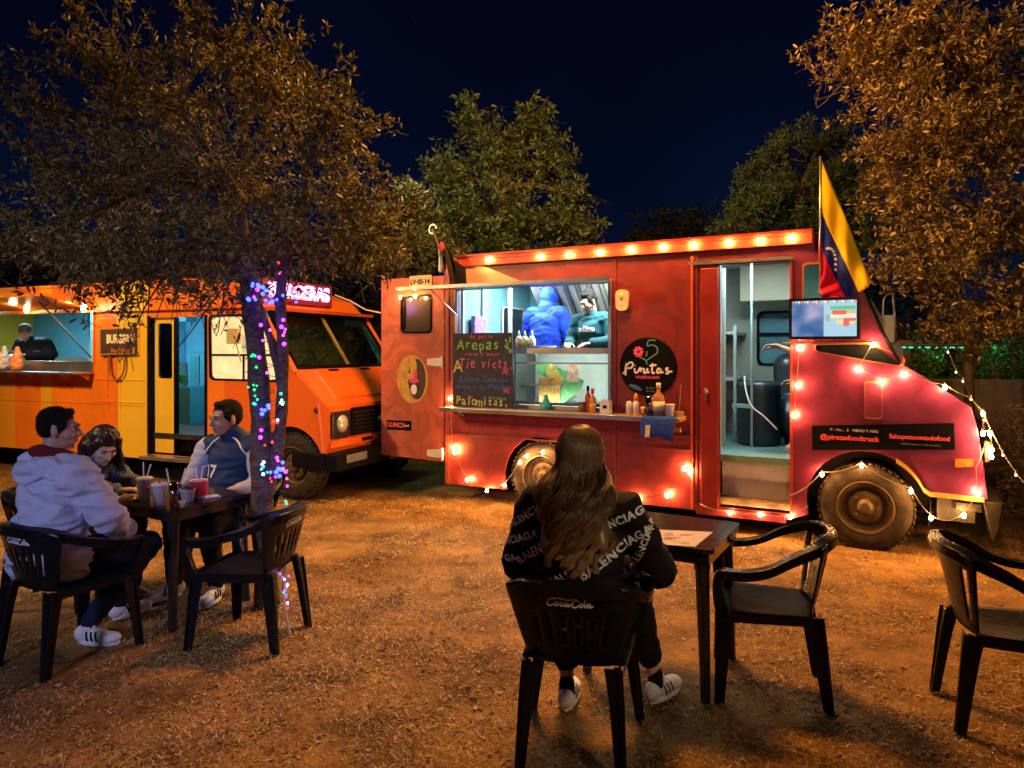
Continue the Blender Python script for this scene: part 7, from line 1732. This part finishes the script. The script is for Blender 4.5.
# far building edge seen left of the orange truck
# ------------------------------------------------------------------ lamps
def lamp(kind, loc, e, col, r=.1, target=None, ang=90, blend=.5, size=None, name='lamp'):
    l = bpy.data.lights.new(name, kind); l.energy = e; l.color = col
    if kind in ('POINT', 'SPOT'): l.shadow_soft_size = r
    if kind == 'SPOT': l.spot_size = R_(ang); l.spot_blend = blend
    if kind == 'AREA': l.shape = 'RECTANGLE'; l.size, l.size_y = size
    o = bpy.data.objects.new(name, l); C.objects.link(o); o.location = loc
    if target is not None: o.rotation_euler = (Vector(target)-Vector(loc)).to_track_quat('-Z', 'Y').to_euler()
    return o
lamp('POINT', (.3, 6.1, 4.9), 1400, (1, .42, .08), .55, name='yard_lamp')
lamp('SPOT', (-3.2, -2.5, 3.2), 820, (.52, .55, 1), .5, (-2.2, 4.5, 1.0), 42, .8, name='cool_fill')  # added off-frame cool fill on the group at the left table
lamp('SPOT', (1.5, -3, 4.2), 950, (1, .60, .28), .4, (4.2, 8, 4.4), 62, .9, name='warm_fill')  # added off-frame warm fill aimed at the upper right tree
lamp('SPOT', (2.6, -.6, 3.4), 330, (1, .72, .42), .3, (.35, 3.0, 1.0), 30, 1., name='hair_fill')  # spot with no fitting, added to bring up the long hair
# light fittings in the trucks
for x, y in ((-3.6, .9), (-2.6, .6)):
    q = MB(); q.box(x-.22, x+.22, y-.03, y+.03, ZT-.10, ZT-.076); q.build('ceiling_lamp', em_('led_white', (.8, .95, 1), 14), RT)
    lamp('AREA', RF.w(x, y, ZT-.11), 70, (.78, .95, 1), size=(.5, .2), target=RF.w(x, y, 0), name='led_lamp')
q = MB(); q.box(-1.1, -.8, .5, .55, ZT-.10, ZT-.076); q.build('ceiling_lamp', em_('led_white', (.8, .95, 1), 14), RT)
lamp('AREA', RF.w(-.95, .5, ZT-.11), 28, (.70, .95, 1), size=(.4, .2), target=RF.w(-.95, .6, 0), name='led_lamp')
lamp('POINT', RF.w(-1.5, 1.1, 2.1), 2, (.70, .95, 1), .1, name='led_lamp')
q = MB(); q.box(gx0+.05, gx1-.05, .072, .09, gz1-.045, gz1-.022); q.build('case_lamp', em_('led_case', (.9, 1, .9), 45), case)
q = MB(); q.box(gx0+.021, gx1-.021, .069, .075, 1.101, 1.135); q.build('case_lip', steel, case); q = MB(); q.box(gx0+.05, gx1-.05, .078, .095, 1.105, 1.12); q.build('case_lamp', em_('led_case', (.9, 1, .9), 45), case)
for x, y in ((-5.6, .7), (-3.6, .7), (-1.6, .9)):
    q = MB(); q.box(x-.25, x+.25, y-.03, y+.03, OZT-.085, OZT-.061); q.build('ceiling_lamp', em_('led_blue', (.45, .85, 1), 12), OT)
    lamp('AREA', OF.w(x, y, OZT-.095), 40, (.55, .88, 1), size=(.5, .2), target=OF.w(x, y, 0), name='led_lamp')
for px, py in ((85, 306), (28, 307), (-30, 308)):
    x, z = O(px, py, -.10); q = MB(); q.cap((x, -.12, z), .035, (x, -.12, z-.05), .03); q.build('awning_lamp', em_('flood_warm', (1, .78, .42), 30), OT, smooth=True)
    lamp('POINT', OF.w(x, -.30, z+.02), 9, (1, .72, .36), .05, name='awning_light')
lamp('SPOT', (-6.6, 3.8, 4.6), 1700, (1, .62, .26), .3, OF.w(-1.2, 0, 1.5), 95, .8, name='truck_fill')  # unseen flood added to brighten the orange truck
lamp('POINT', at(300, 298, 7.6), 2.5, (1, .3, .9), .1, name='sign_glow')
lamp('POINT', at(940, 352, 11.3), 8, (.05, 1, .45), .1, name='green_lamp')
lamp('POINT', at(1000, 350, 10.8), 5, (.05, 1, .45), .1, name='green_lamp')
lamp('POINT', at(420, 150, 9.0), 60, (.5, 1, .75), .3, name='mid_tree_fill')  # cool light without a fitting, added near the middle tree
bpy.data.scenes.remove(SCR)
